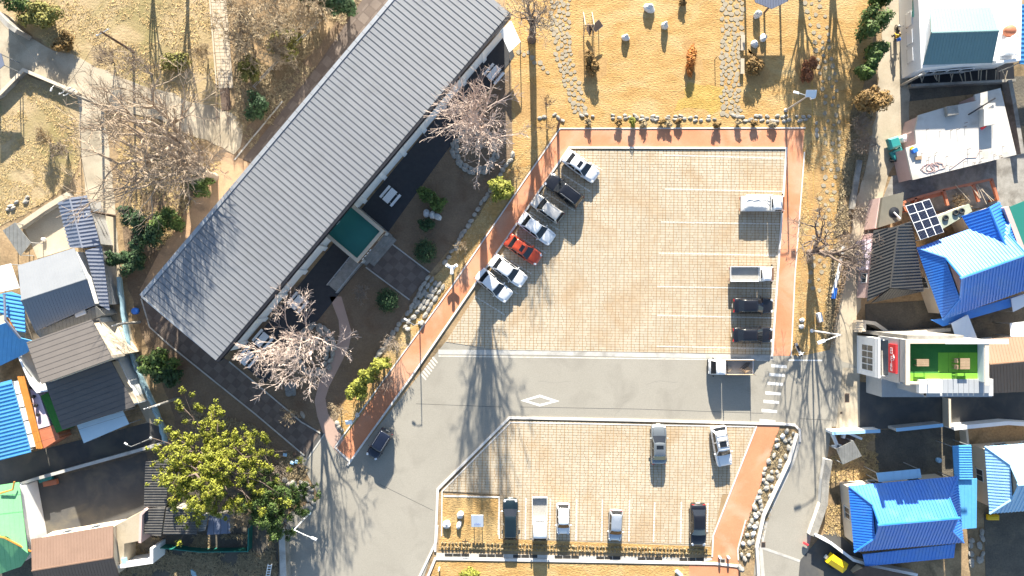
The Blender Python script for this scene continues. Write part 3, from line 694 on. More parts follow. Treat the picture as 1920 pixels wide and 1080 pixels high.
WH = {}
def wheels(t, xs, hw, r=0.32, w=0.21):
    key = (r, w)
    if key not in WH: WH[key] = (mesh('tyre', wheel_mesh(r, w), 'rubber', True), mesh('rim', rim_mesh(r, w), 'rim'))
    for x in xs:
        for s in (-1, 1):
            o = bpy.data.objects.new('wheel', WH[key][0]); COL.objects.link(o); o.parent = t; o.location = (x, s*(hw - w/2 - 0.005), r); o.rotation_euler = (0, 0, 0 if s > 0 else math.pi)
            q = bpy.data.objects.new('rim', WH[key][1]); COL.objects.link(q); q.parent = o
def car(label, cat, px, py, heading, L, Wd, H, kind, paintm, sunroof=False, rails=False, crack=0, name='parked_car', group='cars parked in the lots', roofm=None, z0=0.052, rack=False):
    """heading: image angle of the nose, degrees, clockwise from +x (image right)"""
    K = KIND[kind]; p = W(px, py, H*0.5); t = thing(name, label, cat, (p.x, p.y, z0), R(-heading), group)
    hw = Wd/2; zb = 0.20; pm = 'paint_' + paintm
    rings = []
    for x, zt, wf in K['st']:
        w = hw*wf; top = zt*H; lo = zb + (0.10 if abs(x) > .485 else 0.0)
        mid = min(0.58*H*0.75, top - 0.06)
        half = [(0, lo), (w*.80, lo), (w*.955, lo+.07), (w, mid*0.72), (w*.995, mid), (w*.965, top-.075), (w*.90, top-.018), (w*.55, top+.012), (0, top+.022)]
        ring = [Vector((x*L, y, z)) for y, z in half] + [Vector((x*L, -y, z)) for y, z in half[-2:0:-1]]
        rings.append(ring)
    body = obj('body', loft(rings), pm, t, True, True)
    obj('underbody', MB().box((0, 0, 0.27), (L*.86, Wd*.86, 0.16)), 'trim', body, local=True)
    # wheel arches: dark discs slightly proud
    rb, rt, ft, fb = [c*L for c in K['cab']]; beltz = K['st'][5][1]*H - 0.02; rz_ = H
    wb, wt = hw*0.935, hw*K['top']*1.0
    wt = hw*(0.70 if kind != 'jeep' else 0.82)
    def ring(xr, xf, w, z, bf, br, ins=0.0):
        o = []
        for i in range(7):
            s = -1 + i/3; o.append(Vector((xf + bf*(1-s*s), s*w*(1-.0), z)))
        for i in range(1, 6): f = i/6; o.append(Vector((xf + (xr-xf)*f, w*(1+.035*math.sin(math.pi*f)), z)))
        for i in range(7):
            s = 1 - i/3; o.append(Vector((xr - br*(1-s*s), s*w, z)))
        for i in range(1, 6): f = i/6; o.append(Vector((xr + (xf-xr)*f, -w*(1+.035*math.sin(math.pi*f)), z)))
        return o
    bot = ring(rb, fb, wb, beltz-.06, .10, .05); top = ring(rt, ft, wt, rz_-.05, .07, .03)
    top2 = ring(rt+.10, ft-.10, wt*.90, rz_-.005, .06, .03); top3 = ring(rt*.5+ft*.1, ft*.5+rt*.1, wt*.4, rz_+.012, .0, .0)
    sh = loft([bot, top, top2, top3]); sh.f = [f[::-1] for f in sh.f]
    obj('cabin', sh, pm if not roofm else 'paint_' + roofm, t, True, True)
    def glass(nm, idx, t0, t1, i0, i1, mtl='glass_dark', off=0.012):
        mb = MB(); n = len(bot); pts = []
        ids = idx
        c0 = Vector(((rb+fb)/2, 0, (beltz+rz_)/2 - .5))
        m = 6; rows = []
        for tt in (t0, (t0+t1)/2, t1):
            row = []
            for k in range(m+1):
                s = i0 + (i1-i0)*k/m; f = s*(len(ids)-1); a = int(min(f, len(ids)-2)); fr = f-a
                q0 = bot[ids[a] % n].lerp(bot[ids[a+1] % n], fr); q1 = top[ids[a] % n].lerp(top[ids[a+1] % n], fr)
                row.append(q0.lerp(q1, tt))
            rows.append(row)
        nr = (rows[0][-1]-rows[0][0]).cross(rows[2][m//2]-rows[0][m//2]).normalized()
        if nr.dot(rows[1][m//2]-c0) < 0: nr = -nr
        for row in rows: mb.v.extend([tuple(q + nr*off) for q in row])
        for r_ in range(2):
            for k in range(m):
                a = r_*(m+1)+k; mb.f.append((a, a+1, a+m+2, a+m+1))
        return obj(nm, mb, mtl, t, True, True)
    glass('windshield', list(range(0,7)), .05, .97, .025, .975)
    glass('rear_window', list(range(12,19)), .10, .94, .05, .95)
    left = list(range(6,13)); right = list(range(18,24)) + [0]
    for side in (left, right):
        if side is left: spans = ((.06,.44),(.50,.90))
        else: spans = ((.10,.50),(.56,.94))
        for a, b in spans: glass('side_window', side, .16, .90, a, b)
    if sunroof: obj('sunroof', MB().box(((ft+rt)/2 + (ft-rt)*.18, 0, rz_+.013), ((ft-rt)*.30, wt*1.25, 0.014)), 'glass_dark', t, local=True)
    if rails or rack:
        for s in (-1, 1):
            mb = MB(); mb.tube([(rt+.25, s*wt*.92, rz_-.01), (rt+.35, s*wt*.92, rz_+.05), (ft-.35, s*wt*.92, rz_+.05), (ft-.2, s*wt*.92, rz_-.02)], 0.022, 6); obj('roof_rail', mb, 'rim', t, local=True)
    if rack:
        for f in (.2, .5, .8): obj('rack_bar', MB().box((rt + (ft-rt)*f, 0, rz_+.07), (.06, wt*2.0, .03)), 'trim', t, local=True)
    for s in (-1, 1):
        obj('mirror', MB().cham((fb-.32*(1 if kind != 'jeep' else .5), s*(hw+.07), beltz+.03), (.11,.20,.14), 0, .03), pm, t, local=True)
        st = K['st']
        obj('headlight', MB().box((L*.452, s*hw*.70, st[-4][1]*H-.055), (.30, .22, .10), -s*.5, 0, 0.3), 'lamp_clear', t, local=True)
        obj('tail_light', MB().box((-L*.482, s*hw*.66, st[2][1]*H-.10), (.08, .34, .12), s*.16), 'lamp_red', t, local=True)
    obj('grille', MB().box((L*.492, 0, H*.33), (.05, Wd*.42, .14)), 'trim', t, local=True)
    obj('number_plate', MB().box((L*.502, 0, H*.25), (.02, .5, .11)), 'plate', t, local=True)
    obj('number_plate', MB().box((-L*.502, 0, H*.36), (.02, .5, .11)), 'plate', t, local=True)
    mb = MB()
    for x in (fb*.98, rb*.98 + .02): pass
    # door seams, hood and boot lines
    for s in (-1, 1): mb.box(((fb+L*.455)/2, s*hw*.70, K['st'][8][1]*H + .006), (L*.455-fb-.1, .014, .02), -s*.10, 0, math.atan2(K['st'][7][1]*H-K['st'][9][1]*H, L*.2)*.9)
    for s in (-1, 1):
        for x in (ft*.3+rt*.0+.05*L, -.09*L, -.30*L): mb.box((x-.02, s*(hw*1.0-.004), beltz*.68), (.012, .02, beltz*.55))
    obj('door_seam', mb, 'trim', body, local=True)
    wheels(t, (L*.5-.87*(L/4.6), -L*.5+.92*(L/4.6)), hw+.0, 0.33 if kind in ('suv','jeep') else 0.31)
    return t
car('pale silver sedan with a dark sunroof, nearest the top left corner of the upper lot', 'car', 1089, 312, 36.5, 4.55, 1.80, 1.45, 'sedan', 'white', True)
car('black car with bright roof rails, backed out from the kerb below the silver sedan', 'car', 1057, 357, 217, 4.75, 1.90, 1.68, 'suv', 'black', False, True)
car('small champagne hatchback between the black car with roof rails and a white sedan', 'car', 1026, 391, 216, 3.95, 1.72, 1.52, 'hatch', 'champagne', False, True)
car('white sedan between the champagne hatchback and the orange car', 'car', 1006, 429, 36.5, 4.62, 1.80, 1.45, 'sedan', 'white')
car('orange red sedan with a dark sunroof', 'car', 981, 468, 34, 4.55, 1.78, 1.44, 'sedan', 'orange', True)
car('white sedan just below the orange car', 'car', 953, 508, 36, 4.65, 1.82, 1.45, 'sedan', 'white')
car('white sedan at the lower end of the slanted row', 'car', 926, 535, 40, 4.65, 1.82, 1.45, 'sedan', 'white')
car('black sedan below the flatbed truck in the right hand row of the upper lot', 'car', 1412, 573, 0, 4.75, 1.84, 1.45, 'sedan', 'black')
car('black sedan lowest in the right hand row of the upper lot', 'car', 1411, 628, 0, 4.75, 1.84, 1.45, 'sedan', 'black')
car('grey car with a sunroof standing alone in the middle of the lower lot', 'car', 1235, 833, -90, 4.60, 1.82, 1.45, 'sedan', 'grey', True, group='cars parked in the lots')
car('white car with a roof rack standing askew near the orange path', 'car', 1353, 837, 80, 4.65, 1.85, 1.68, 'suv', 'white', True, False, rack=True)
car('dark teal hatchback at the left end of the bottom row', 'car', 957, 973, -90, 4.75, 1.82, 1.45, 'hatch', 'teal')
car('small white hatchback right of the white pickup truck', 'car', 1056, 973, 90, 3.55, 1.60, 1.48, 'hatch', 'white')
car('small silver hatchback with empty bays on either side', 'car', 1154, 985, 93, 3.60, 1.60, 1.48, 'hatch', 'skysilver')
car('black sedan at the right end of the bottom row', 'car', 1309, 984, 90, 4.95, 1.87, 1.46, 'sedan', 'black')
car('dark navy off-road car parked on the road beside the red path', 'car', 711, 833, 122, 3.6, 1.62, 1.72, 'jeep', 'navy', False, True, z0=0.022)

def truck(label, px, py, heading, L=5.05, Wd=1.74, crew=False, bedm='bed_floor', cargo=None, z0=0.052, gate=True, capm='white', rack=False):
    p = W(px, py, 1.0); t = thing('flatbed_truck', label, 'truck', (p.x, p.y, z0), R(-heading), 'small flatbed trucks')
    hw = Wd/2; pm = 'paint_' + capm; xf = L/2; cl = 1.62 if not crew else 2.35; xr = xf - cl
    # cab loft along height
    def rg(x0, x1, w, z, r=.12):
        return [Vector(q) for q in ((x1-r, -w, z), (x1, -w+r*1.5, z), (x1+.03, 0, z), (x1, w-r*1.5, z), (x1-r, w, z), ((x0+x1)/2, w, z), (x0+.05, w, z), (x0, w-.05, z), (x0, 0, z), (x0, -w+.05, z), (x0+.05, -w, z), ((x0+x1)/2, -w, z))]
    rs = [rg(xr, xf-.06, hw*.97, .35), rg(xr, xf, hw, .55), rg(xr, xf-.02, hw, .95), rg(xr, xf-.12, hw*.985, 1.15), rg(xr+.02, xf-.62, hw*.90, 1.86), rg(xr+.10, xf-.74, hw*.84, 1.95), rg(xr+.35, xf-1.0, hw*.5, 1.97)]
    sh = loft(rs); sh.f = [f[::-1] for f in sh.f]; obj('cab', sh, pm, t, True, True)
    def quad(nm, pts, mtl): mb = MB(); mb.add(pts, [(0,1,2,3)]); return obj(nm, mb, mtl, t, local=True)
    w0, w1 = hw*.88, hw*.80
    quad('windshield', [(xf-.125+.02, -w0, 1.20), (xf-.125+.02, w0, 1.20), (xf-.56+.02, w1, 1.80), (xf-.56+.02, -w1, 1.80)], 'glass_dark')
    for s in (-1, 1):
        spans = ((xf-1.25, xf-.42),) if not crew else ((xf-1.15, xf-.42), (xr+.3, xf-1.28))
        for a, b in spans: quad('side_window', [(a, s*(hw*.985+.004), 1.2), (b, s*(hw*.985+.004), 1.2), (b-.22 if b > xf-.6 else b, s*(hw*.912+.004), 1.76), (a, s*(hw*.912+.004), 1.76)], 'glass_dark')
        obj('mirror', MB().cham((xf-.35, s*(hw+.14), 1.25), (.08,.20,.28), 0, .02), 'trim', t, local=True)
        obj('headlight', MB().box((xf-.0, s*hw*.78, .68), (.08,.26,.18)), 'lamp_clear', t, local=True)
        obj('tail_light', MB().box((-xf+.02, s*hw*.75, .55), (.05,.3,.12)), 'lamp_red', t, local=True)
    quad('rear_window', [(xr-.004, -.5, 1.25), (xr-.004, .5, 1.25), (xr+.012, .48, 1.7), (xr+.012, -.48, 1.7)], 'glass_dark')
    obj('bumper', MB().cham((xf+.02, 0, .42), (.14, Wd*.96, .26), 0, .04), 'trim', t, local=True)
    obj('chassis', MB().box((-.3, 0, .48), (L*.8, .75, .2)), 'trim', t, local=True)
    b0, b1 = -xf, xr - .08; bl = b1-b0; bc = (b0+b1)/2
    bed = obj('bed', MB().box((bc, 0, .74), (bl, Wd, .10)), bedm, t, local=True)
    for i in range(6): obj('floor_rib', MB().box((bc, -hw*.78 + i*hw*.312, .797), (bl-.1, .06, .014)), bedm, bed, local=True)
    for s in (-1, 1): obj('side_gate', MB().cham((bc, s*(hw-.025), .95), (bl, .05, .38), 0, .01), pm, t, local=True)
    obj('tail_gate', MB().cham((b0+.025, 0, .95), (.05, Wd-.11, .38), 0, .01), pm, t, local=True)
    hb = obj('head_board', MB().box((b1-.02, 0, 1.12), (.05, Wd-.11, .74)), pm, t, local=True)
    mb = MB()
    for i in range(9): mb.box((b1-.10, -hw*.8 + i*hw*.2, 1.48), (.06, .05, .10))
    obj('guard_bar', mb, 'trim', t, local=True)
    wheels(t, (xf-.75, -xf+1.15), hw-.02, 0.30, 0.2)
    if cargo == 'tarp':
        mb = MB(); n, m = 12, 8
        for i in range(n+1):
            for j in range(m+1):
                x = b0+.06 + (bl-.14)*i/n; y = -hw+.05 + (Wd-.1)*j/m
                e = min(i, n-i, j, m-j); z = 1.17 + (.18 if e > 1 else .06*e) + .07*mnoise.noise(Vector((x*2.2, y*2.2, 3)))
                mb.v.append((x, y, z))
        for i in range(n):
            for j in range(m): a = i*(m+1)+j; mb.f.append((a, a+m+1, a+m+2, a+1))
        obj('tarpaulin', mb, 'tarp_white', t, True, True)
        for k in range(4): obj('rail', MB().box((bc+.3, hw+.05+.02*k, 1.2+.13*k), (bl*.9, .04, .04)), 'white_metal', t, local=True)
    if cargo == 'tools':
        for s in (-1, 1):
            mb = MB(); mb.box((bc, s*(hw-.03), 1.35), (bl, .04, .42)); obj('extension_board', mb, 'wood', t, local=True)
        mb = MB()
        for x in (b0+.05, b1-.1):
            for s in (-1, 1): mb.tube([(x, s*(hw-.05), .8), (x, s*(hw-.05), 2.05)], .03, 6)
        obj('stake', mb, 'trim', t, local=True)
        obj('box', MB().cham((b0+.75, .3, .97), (.7, .5, .34), .5, .02), 'wood', t, local=True)
        obj('sack', MB().lathe((b1-.55, .2, .8), [(.32,0),(.36,.12),(.25,.28),(.06,.36)], 9), 'wood_pale', t, True, True)
        mb = MB()
        for i in range(4): mb.tube([(b0+.3+i*.12, -.5, .85), (b0+1.1+i*.2, .55-.1*i, 1.25)], .03, 5)
        obj('pole_bundle', mb, 'wood_dark', t, local=True)
        mb = MB(); mb.box((b1-.15, 0, 1.72), (.06, Wd*.8, .06)); mb.tube([(b1-.15, .25, 1.3), (b1-.15, .25, 2.15)], .03, 6); mb.tube([(b1-.15, -.25, 1.3), (b1-.15, -.25, 2.15)], .03, 6); obj('rear_frame', mb, 'trim', t, local=True)
    return t
truck('white flatbed truck with a tarpaulin over its bed and rails along the side', 1430, 382, 0, cargo='tarp')
truck('white flatbed truck with an empty steel bed above two black sedans', 1410, 514, 0)
truck('white flatbed truck carrying tools and boards, driving on the road', 1371, 688, 180, cargo='tools', z0=0.022)
truck('white pickup truck with a long cab in the bottom row', 1012, 973, 90, crew=True)
# ================================================================== HOUSES
def fitplane(pts):
    A = np.array([[p.x, p.y, 1.0] for p in pts]); z = np.array([p.z for p in pts])
    s, *_ = np.linalg.lstsq(A, z, rcond=None)
    return [Vector((p.x, p.y, s[0]*p.x + s[1]*p.y + s[2])) for p in pts]
def slope(parent, pts, d, m, pitch=0.42, rw=0.12, rh=0.05, name='roof_slope', t=0.10, panels=False, fit=True, gapm=None):
    """one roof plane; ribs (or single panels) run along d"""
    pts = [Vector(p) for p in pts]
    if fit: pts = fitplane(pts)
    nrm = Vector((0,0,0))
    for i in range(1, len(pts)-1): nrm += (pts[i]-pts[0]).cross(pts[i+1]-pts[0])
    nrm.normalize()
    if nrm.z < 0: nrm = -nrm
    d = Vector(d); e1 = (d - nrm*d.dot(nrm)).normalized(); e2 = nrm.cross(e1)
    o = pts[0]; P2 = ccw([((p-o).dot(e1), (p-o).dot(e2)) for p in pts])
    lo, hi = min(p[1] for p in P2), max(p[1] for p in P2); al, ah = min(p[0] for p in P2)-1, max(p[0] for p in P2)+1
    base = MB(); base.slab(pts, t)
    up = lambda q, h: o + e1*q[0] + e2*q[1] + nrm*h
    def raise_(mb, q, h):
        n = len(q); mb.add([up(p, h) for p in q] + [up(p, 0.001) for p in q], [tuple(range(n))] + [(i, n+i, n+(i+1)%n, (i+1)%n) for i in range(n)])
    if not panels:
        b = lo + pitch*0.5
        while b < hi and rh > 0:
            q = clip(P2, [(al,b-rw/2),(ah,b-rw/2),(ah,b+rw/2),(al,b+rw/2)])
            if len(q) > 2: raise_(base, q, rh)
            b += pitch
        return obj(name, base, m, parent)
    ob = obj(name, base, gapm or m, parent); b = lo
    while b < hi - 0.05:
        q = clip(P2, [(al,b+.02),(ah,b+.02),(ah,b+pitch-.03),(al,b+pitch-.03)])
        if len(q) > 2:
            mb = MB(); raise_(mb, q, 0.035); obj('roof_panel', mb, m, ob)
        b += pitch
    return ob
def inset(pts, d):
    P = ccw([(p[0], p[1]) for p in pts]); n = len(P); out = []
    for i in range(n):
        a, b, c = Vector(P[i-1]), Vector(P[i]), Vector(P[(i+1) % n])
        d1 = (b-a).normalized(); d2 = (c-b).normalized(); m = Vector((-d1.y-d2.y, d1.x+d2.x))
        m = m.normalized() if m.length > 1e-6 else Vector((-d1.y, d1.x))
        out.append(tuple(b + m * d / max(0.4, m.dot(Vector((-d1.y, d1.x))))))
    return out
def cen(pts): return Vector((sum(p[0] for p in pts)/len(pts), sum(p[1] for p in pts)/len(pts), 0))
def wins(parent, a, b, z, w, h, n, m='glass_window', fm='white_metal', out=1, t0=0.12, t1=0.88):
    """n windows with frame, pane and sill along the wall a-b (plan points); out picks the side"""
    a, b = Vector((a[0],a[1])), Vector((b[0],b[1])); d = (b-a).normalized(); nr = Vector((d.y,-d.x))*out; ang = math.atan2(d.y, d.x)
    for i in range(n):
        p = a.lerp(b, t0 + (t1-t0)*((i+.5)/n)); q = p + nr*0.03
        f = obj('window', MB().box((q.x,q.y,z), (w,0.08,h), ang), fm, parent); q2 = p + nr*0.075
        for s in (-1,1): obj('pane', MB().box((q2.x + d.x*s*w*.235, q2.y + d.y*s*w*.235, z), (w*.43,0.02,h-.12), ang), m, f)
        q3 = p + nr*0.08; obj('sill', MB().box((q3.x,q3.y,z-h/2-.04), (w+.15,0.16,.06), ang), 'concrete', f)
def gable(name, label, N, Rd, Sth, zE, zR, m, wm='cream_wall', cat='house', pitch=0.42, rw=.12, rh=.05, ins=0.35, panels=False, ridge=True, win=1, zS=None, capm=None, gapm=None, z0=0.0, mS=None):
    """N, Rd, Sth: pixel pairs (left,right) of the north eave, the ridge, the south eave"""
    zS = zE if zS is None else zS
    n = [W(*p, zE) for p in N]; r = [W(*p, zR) for p in Rd]; s = [W(*p, zS) for p in Sth]
    foot = inset([n[0], n[1], s[1], s[0]], ins); t = thing(name, label, cat, cen(foot))
    mid = lambda a, b: (a+b)/2
    mb = MB(); f = ccw(foot); zz = min(zE, zS) - 0.12; mb.prism(f, z0, zz)
    rc = [r[0].lerp(r[1], .04), r[1].lerp(r[0], .04)]
    nn = [(q[0], q[1]) for q in inset([n[0],n[1],s[1],s[0]], ins)]
    # gable ends
    def near(p): return min(nn, key=lambda q: (q[0]-p.x)**2 + (q[1]-p.y)**2)
    for i in (0, 1):
        a, b, c = near(n[i]), near(s[i]), rc[i]
        off = (r[1-i]-r[i]).normalized()*0.18
        tri = [(a[0],a[1],zz), (b[0],b[1],zz), (c.x,c.y,zR-.16)]
        mb.add(tri + [(q[0]+off.x, q[1]+off.y, q[2]) for q in tri], [(0,1,2),(5,4,3),(0,3,4,1),(1,4,5,2),(2,5,3,0)])
    wall = obj('wall', mb, wm, t)
    slope(t, [n[0],n[1],r[1],r[0]], mid(*r)-mid(*n), m, pitch, rw, rh, panels=panels, gapm=gapm)
    slope(t, [s[0],s[1],r[1],r[0]], mid(*r)-mid(*s), mS or m, pitch, rw, rh, panels=panels, gapm=gapm)
    if ridge:
        d = (r[1]-r[0]).normalized()
        obj('ridge_cap', MB().tube([r[0]+Vector((0,0,.03)), r[1]+Vector((0,0,.03))], 0.11, 6), capm or m, t)
    if win:
        f = ccw(foot)
        for i in range(len(f)):
            a, b = f[i], f[(i+1) % len(f)]; l = math.hypot(b[0]-a[0], b[1]-a[1])
            if l > 2.5: wins(t, a, b, min(1.5, zz*.55), 1.1, 1.0, max(1, int(l/3.5)), out=1)
    return t
def hipgable(name, label, C4, zE, zR, s, m, wm='cream_wall', pitch=0.42, rw=.13, rh=.06, gabm=None, win=1):
    """hip-and-gable roof over the rectangle with eave corners NW,NE,SE,SW (pixels)"""
    nw, ne, se, sw = [W(*p, zE) for p in C4]; c = (nw+ne+se+sw)/4
    ux = ((ne-nw)+(se-sw))/2; uy = ((nw-sw)+(ne-se))/2; hx, hy = ux.length/2, uy.length/2; ex = ux.normalized(); ey = (uy - ex*uy.dot(ex)).normalized()
    P = lambda x, y, z: Vector((c.x + ex.x*x + ey.x*y, c.y + ex.y*x + ey.y*y, z))
    t = thing(name, label, 'house', Vector((c.x,c.y,0))); k = (zR-zE)/hy; zs = zE + k*s
    iw = 0.55; mb = MB(); mb.prism([P(-hx+iw,-hy+iw,0),P(hx-iw,-hy+iw,0),P(hx-iw,hy-iw,0),P(-hx+iw,hy-iw,0)], 0, zE+.15); obj('wall', mb, wm, t)
    A = lambda sy: [P(-hx,sy*hy,zE), P(hx,sy*hy,zE), P(hx-s,sy*(hy-s),zs), P(hx-s,0,zR), P(-hx+s,0,zR), P(-hx+s,sy*(hy-s),zs)]
    slope(t, A(1), -ey, m, pitch, rw, rh); slope(t, A(-1), ey, m, pitch, rw, rh)
    for sx in (-1, 1):
        q = [P(sx*hx,hy,zE), P(sx*hx,-hy,zE), P(sx*(hx-s),-(hy-s),zs), P(sx*(hx-s),hy-s,zs)]
        slope(t, q, -ex*sx, m, pitch*.85, rw*1.2, rh*1.3, 'hip_skirt')
        mb = MB(); g = hx-s-.12
        tri = [P(sx*g,hy-s-.1,zs-.05), P(sx*g,-(hy-s)+.1,zs-.05), P(sx*g,0,zR-.12)]
        mb.add(tri + [p - ex*sx*.1 for p in tri], [(0,1,2),(2,1,0),(3,4,5),(0,3,4,1),(1,4,5,2),(2,5,3,0)]); obj('gable_wall', mb, gabm or wm, t)
        for sy in (-1, 1):
            obj('hip_ridge', MB().tube([P(sx*hx,sy*hy,zE+.05), P(sx*(hx-s),sy*(hy-s),zs+.07)], 0.12, 6), m, t)
            obj('barge_ridge', MB().tube([P(sx*(hx-s),sy*(hy-s),zs+.05), P(sx*(hx-s),0,zR+.05)], 0.11, 6), m, t)
    obj('ridge_cap', MB().tube([P(-hx+s-.25,0,zR+.07), P(hx-s+.25,0,zR+.07)], 0.15, 6), m, t)
    if win:
        for a, b in ((P(-hx+iw,hy-iw,0),P(-hx+iw,-hy+iw,0)), (P(-hx+iw,-hy+iw,0),P(hx-iw,-hy+iw,0)), (P(hx-iw,hy-iw,0),P(-hx+iw,hy-iw,0))):
            wins(t, a, b, 1.4, 1.4, 1.1, max(1, int((Vector(a)-Vector(b)).length/4)), out=1)
    return t
def canopy(name, label, px, z, m, cat='canopy', ribs=True, tilt=0.0, posts=True, rdir=(0,1,0), pitch=.4, rw=.1, rh=.045, t=.08, panels=False):
    """thin roof on posts; tilt lifts the first two corners"""
    P = [W(x, y, z + (tilt if i < 2 else 0)) for i, (x, y) in enumerate(px)]
    o = thing(name, label, cat, cen(P))
    slope(o, P, rdir, m, pitch, rw, rh if ribs else 0, 'roof_sheet', t, panels)
    if posts:
        for p in P:
            q = p.lerp(Vector((cen(P).x, cen(P).y, p.z)), .06); obj('post', MB().tube([(q.x,q.y,0),(q.x,q.y,p.z-.1)], .06, 6), 'grey_metal', o)
    return o
def wallrun(name, label, px, w, h, m, cat='wall', capm=None, z=0.0, zref=None):
    P = WW(px, h if zref is None else zref); t = thing(name, label, cat, (P[0].x, P[0].y, 0))
    obj('wall', MB().strip(P, w, 0, h), m, t)
    obj('coping', MB().strip(P, w+min(.1, w), h, h+.07), capm or m, t)
    return t
# ---- east side, top to bottom -------------------------------------------------
t = gable('white_house', 'white house with teal metal roof and pale terrace beside the motorcycle lane', [(1744,15),(1857,14)], [(1746,62),(1873,58)], [(1731,122),(1861,118)], 4.6, 6.3, 'teal_roof', 'white_wall', pitch=.34, rw=.05, rh=.02, ins=.3, win=0)
P = WW([(1722,-30),(1915,-30),(1912,108),(1728,128)], 4.0)
obj('terrace', MB().prism(inset(P, .05), 0, 3.85), 'white_wall', t)
obj('terrace_parapet', MB().strip([W(1913,-30,4.3), W(1910,112,4.3), W(1866,117,4.3)], .22, 3.8, 4.45), 'white_wall', t)
wins(t, W(1862,118,4.0), W(1728,128,4.0), 2.2, 1.3, .8, 4, 'glass_dark', out=-1)
wins(t, W(1722,-10,4.0), W(1727,126,4.0), 2.0, 1.5, 1.1, 3, 'glass_window', out=-1)
obj('roof_hut', MB().box(W(1893,88,4.4), (1.4,1.7,1.0)), 'white_metal', t)
obj('water_tank', MB().lathe(W(1889,60,4.0), [(.55,0),(.62,.1),(.62,.55),(.4,.75),(.1,.8)], 14), 'rust_red', t, True)
P = WW([(1712,-20),(1731,-20),(1730,22),(1711,32)], 2.8); obj('porch_roof', MB().prism(P, 2.7, 2.85), 'teal_green', t)
canopy('blue_shed', 'ribbed sky blue shed roof at the top right edge beside the white house', [(1905,10),(1985,0),(1985,125),(1912,120)], 3.4, 'sky_roof', 'shed', tilt=.5, pitch=.5, rw=.2, rh=.09, rdir=(1,0,0))
# poles lying in the dark pit south of it
t = thing('timber_stack', 'dark pit with leaning timber poles below the white house', 'timber stack', W(1800,142))
obj('retaining_wall', MB().strip(WW([(1708,160),(1890,151),(1905,150)], .9), .3, 0, .9), 'concrete_old', t)
rn = random.Random(5)
for i in range(16):
    x = 1722 + i*11 + rn.uniform(-4,4); mb = MB(); a = W(x, 131+rn.uniform(-2,2), .9); b = W(x+rn.uniform(-6,9), 152+rn.uniform(-4,3), .6); obj('pole', mb.tube([a, b], .055, 5), 'wood_pale', t)
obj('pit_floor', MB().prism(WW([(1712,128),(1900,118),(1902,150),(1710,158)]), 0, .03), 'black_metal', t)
# unfinished concrete slab house
SLB = [(1698,277),(1711.5,337.5),(1906,290),(1876,165),(1828,177),(1830,189),(1769,202),(1722,216),(1716,245),(1718,270)]
t = thing('unfinished_house', 'unfinished concrete house with bare white roof slab, hoses and rebar', 'house', cen(WW(SLB,3.0)))
obj('wall', MB().prism(inset(WW(SLB,3.0), .12), 0, 2.75), 'pink_wall', t)
obj('roof_slab', MB().prism(WW(SLB,3.0), 2.75, 3.0), mat('new_concrete', (0.50,0.47,0.43), (0.58,0.55,0.51), .9, .5, .5, c3=(.42,.38,.33), s3=.5, a3=.4, fine=.1, fscale=8), t)
obj('stair_head', MB().prism(WW([(1845,204),(1869,203),(1869,232),(1845,236)],3.9), 3.0, 3.9), 'new_concrete', t)
obj('steel_beam', MB().tube([W(1816,215,3.3), W(1866,184,3.3)], .09, 5), 'black_metal', t)
obj('brick_pile', MB().cham(W(1784,208,3.3), (1.3,1.1,.5), .15, .05), 'concrete_old', t)
for i in range(34):
    x, y = rn.uniform(1722,1880), rn.choice((rn.uniform(320,330), rn.uniform(236,250), rn.uniform(285,310))); y = y - max(0, (x-1722))*0.22*(1 if y > 300 else .3)
    obj('rebar', MB().tube([W(x,y,3.0), W(x+rn.uniform(-1,1),y,3.0)+Vector((0,0,rn.uniform(.25,.6)))], .03, 4), 'iron', t)
for i in range(3):
    c = W(1740+i*9, 316-i*2, 3.03); obj('hose', MB().tube([(c.x+rn.uniform(.5,.9)*math.cos(a*.5), c.y+rn.uniform(.3,.6)*math.sin(a*.5), 3.03+a*.001) for a in range(22)], .028, 4), 'pink_wall', t)
obj('hose', MB().tube([W(1780,318,3.03),W(1810,296,3.03),W(1830,295,3.03),W(1838,280,3.03)], .03, 4), 'pink_wall', t)
obj('tool_box', MB().cham(W(1715,282,3.2), (.6,.5,.35), .4, .03), 'plastic_blue', t); obj('bucket', MB().lathe(W(1708,279,3.0), [(.16,0),(.2,.3)], 10), 'plastic_yellow', t)
obj('board', MB().box(W(1722,296,3.1), (.7,.4,.12), .1), 'wood', t); obj('cone', MB().lathe(W(1841,240,3.0), [(.2,0),(.2,.04),(.04,.7)], 10), 'plastic_red', t)
wallrun('yard_wall', 'concrete channel wall right of the unfinished house', [(1893,150),(1901,190),(1917,288)], .35, 1.1, 'concrete_old')
# charcoal house with annexe
t = gable('charcoal_house', 'house with charcoal ribbed metal roof beside the solar panels', [(1638,432),(1625,566)], [(1683,424),(1669,540)], [(1707,415),(1733,545)], 3.1, 4.5, 'charcoal_roof', 'pink_wall', pitch=.34, rw=.15, rh=.07, win=1)
slope(t, [W(1634,568,3.0), W(1733,546,3.0), W(1670,541,4.45)], Vector((0,1,.3)), 'charcoal_roof', .34, .1, .03, 'hip_skirt')
obj('annexe', MB().prism(WW([(1655,370),(1695,360),(1690,413),(1647,427)],2.9), 0, 2.9), mat('olive_roof', (.13,.12,.095), (.17,.155,.12), .9, .8, .5, fine=.1), t)
obj('annexe_wall', MB().strip(WW([(1652,371),(1643,428)],2.4), .35, 0, 2.4), 'pink_wall', t)
obj('vent_hood', MB().lathe(W(1676,398,2.9), [(.55,0),(.6,.05),(.15,.18)], 14), 'black_metal', t); obj('duct', MB().tube([W(1676,398,3.1), W(1688,410,3.1)], .09, 8), 'white_metal', t)
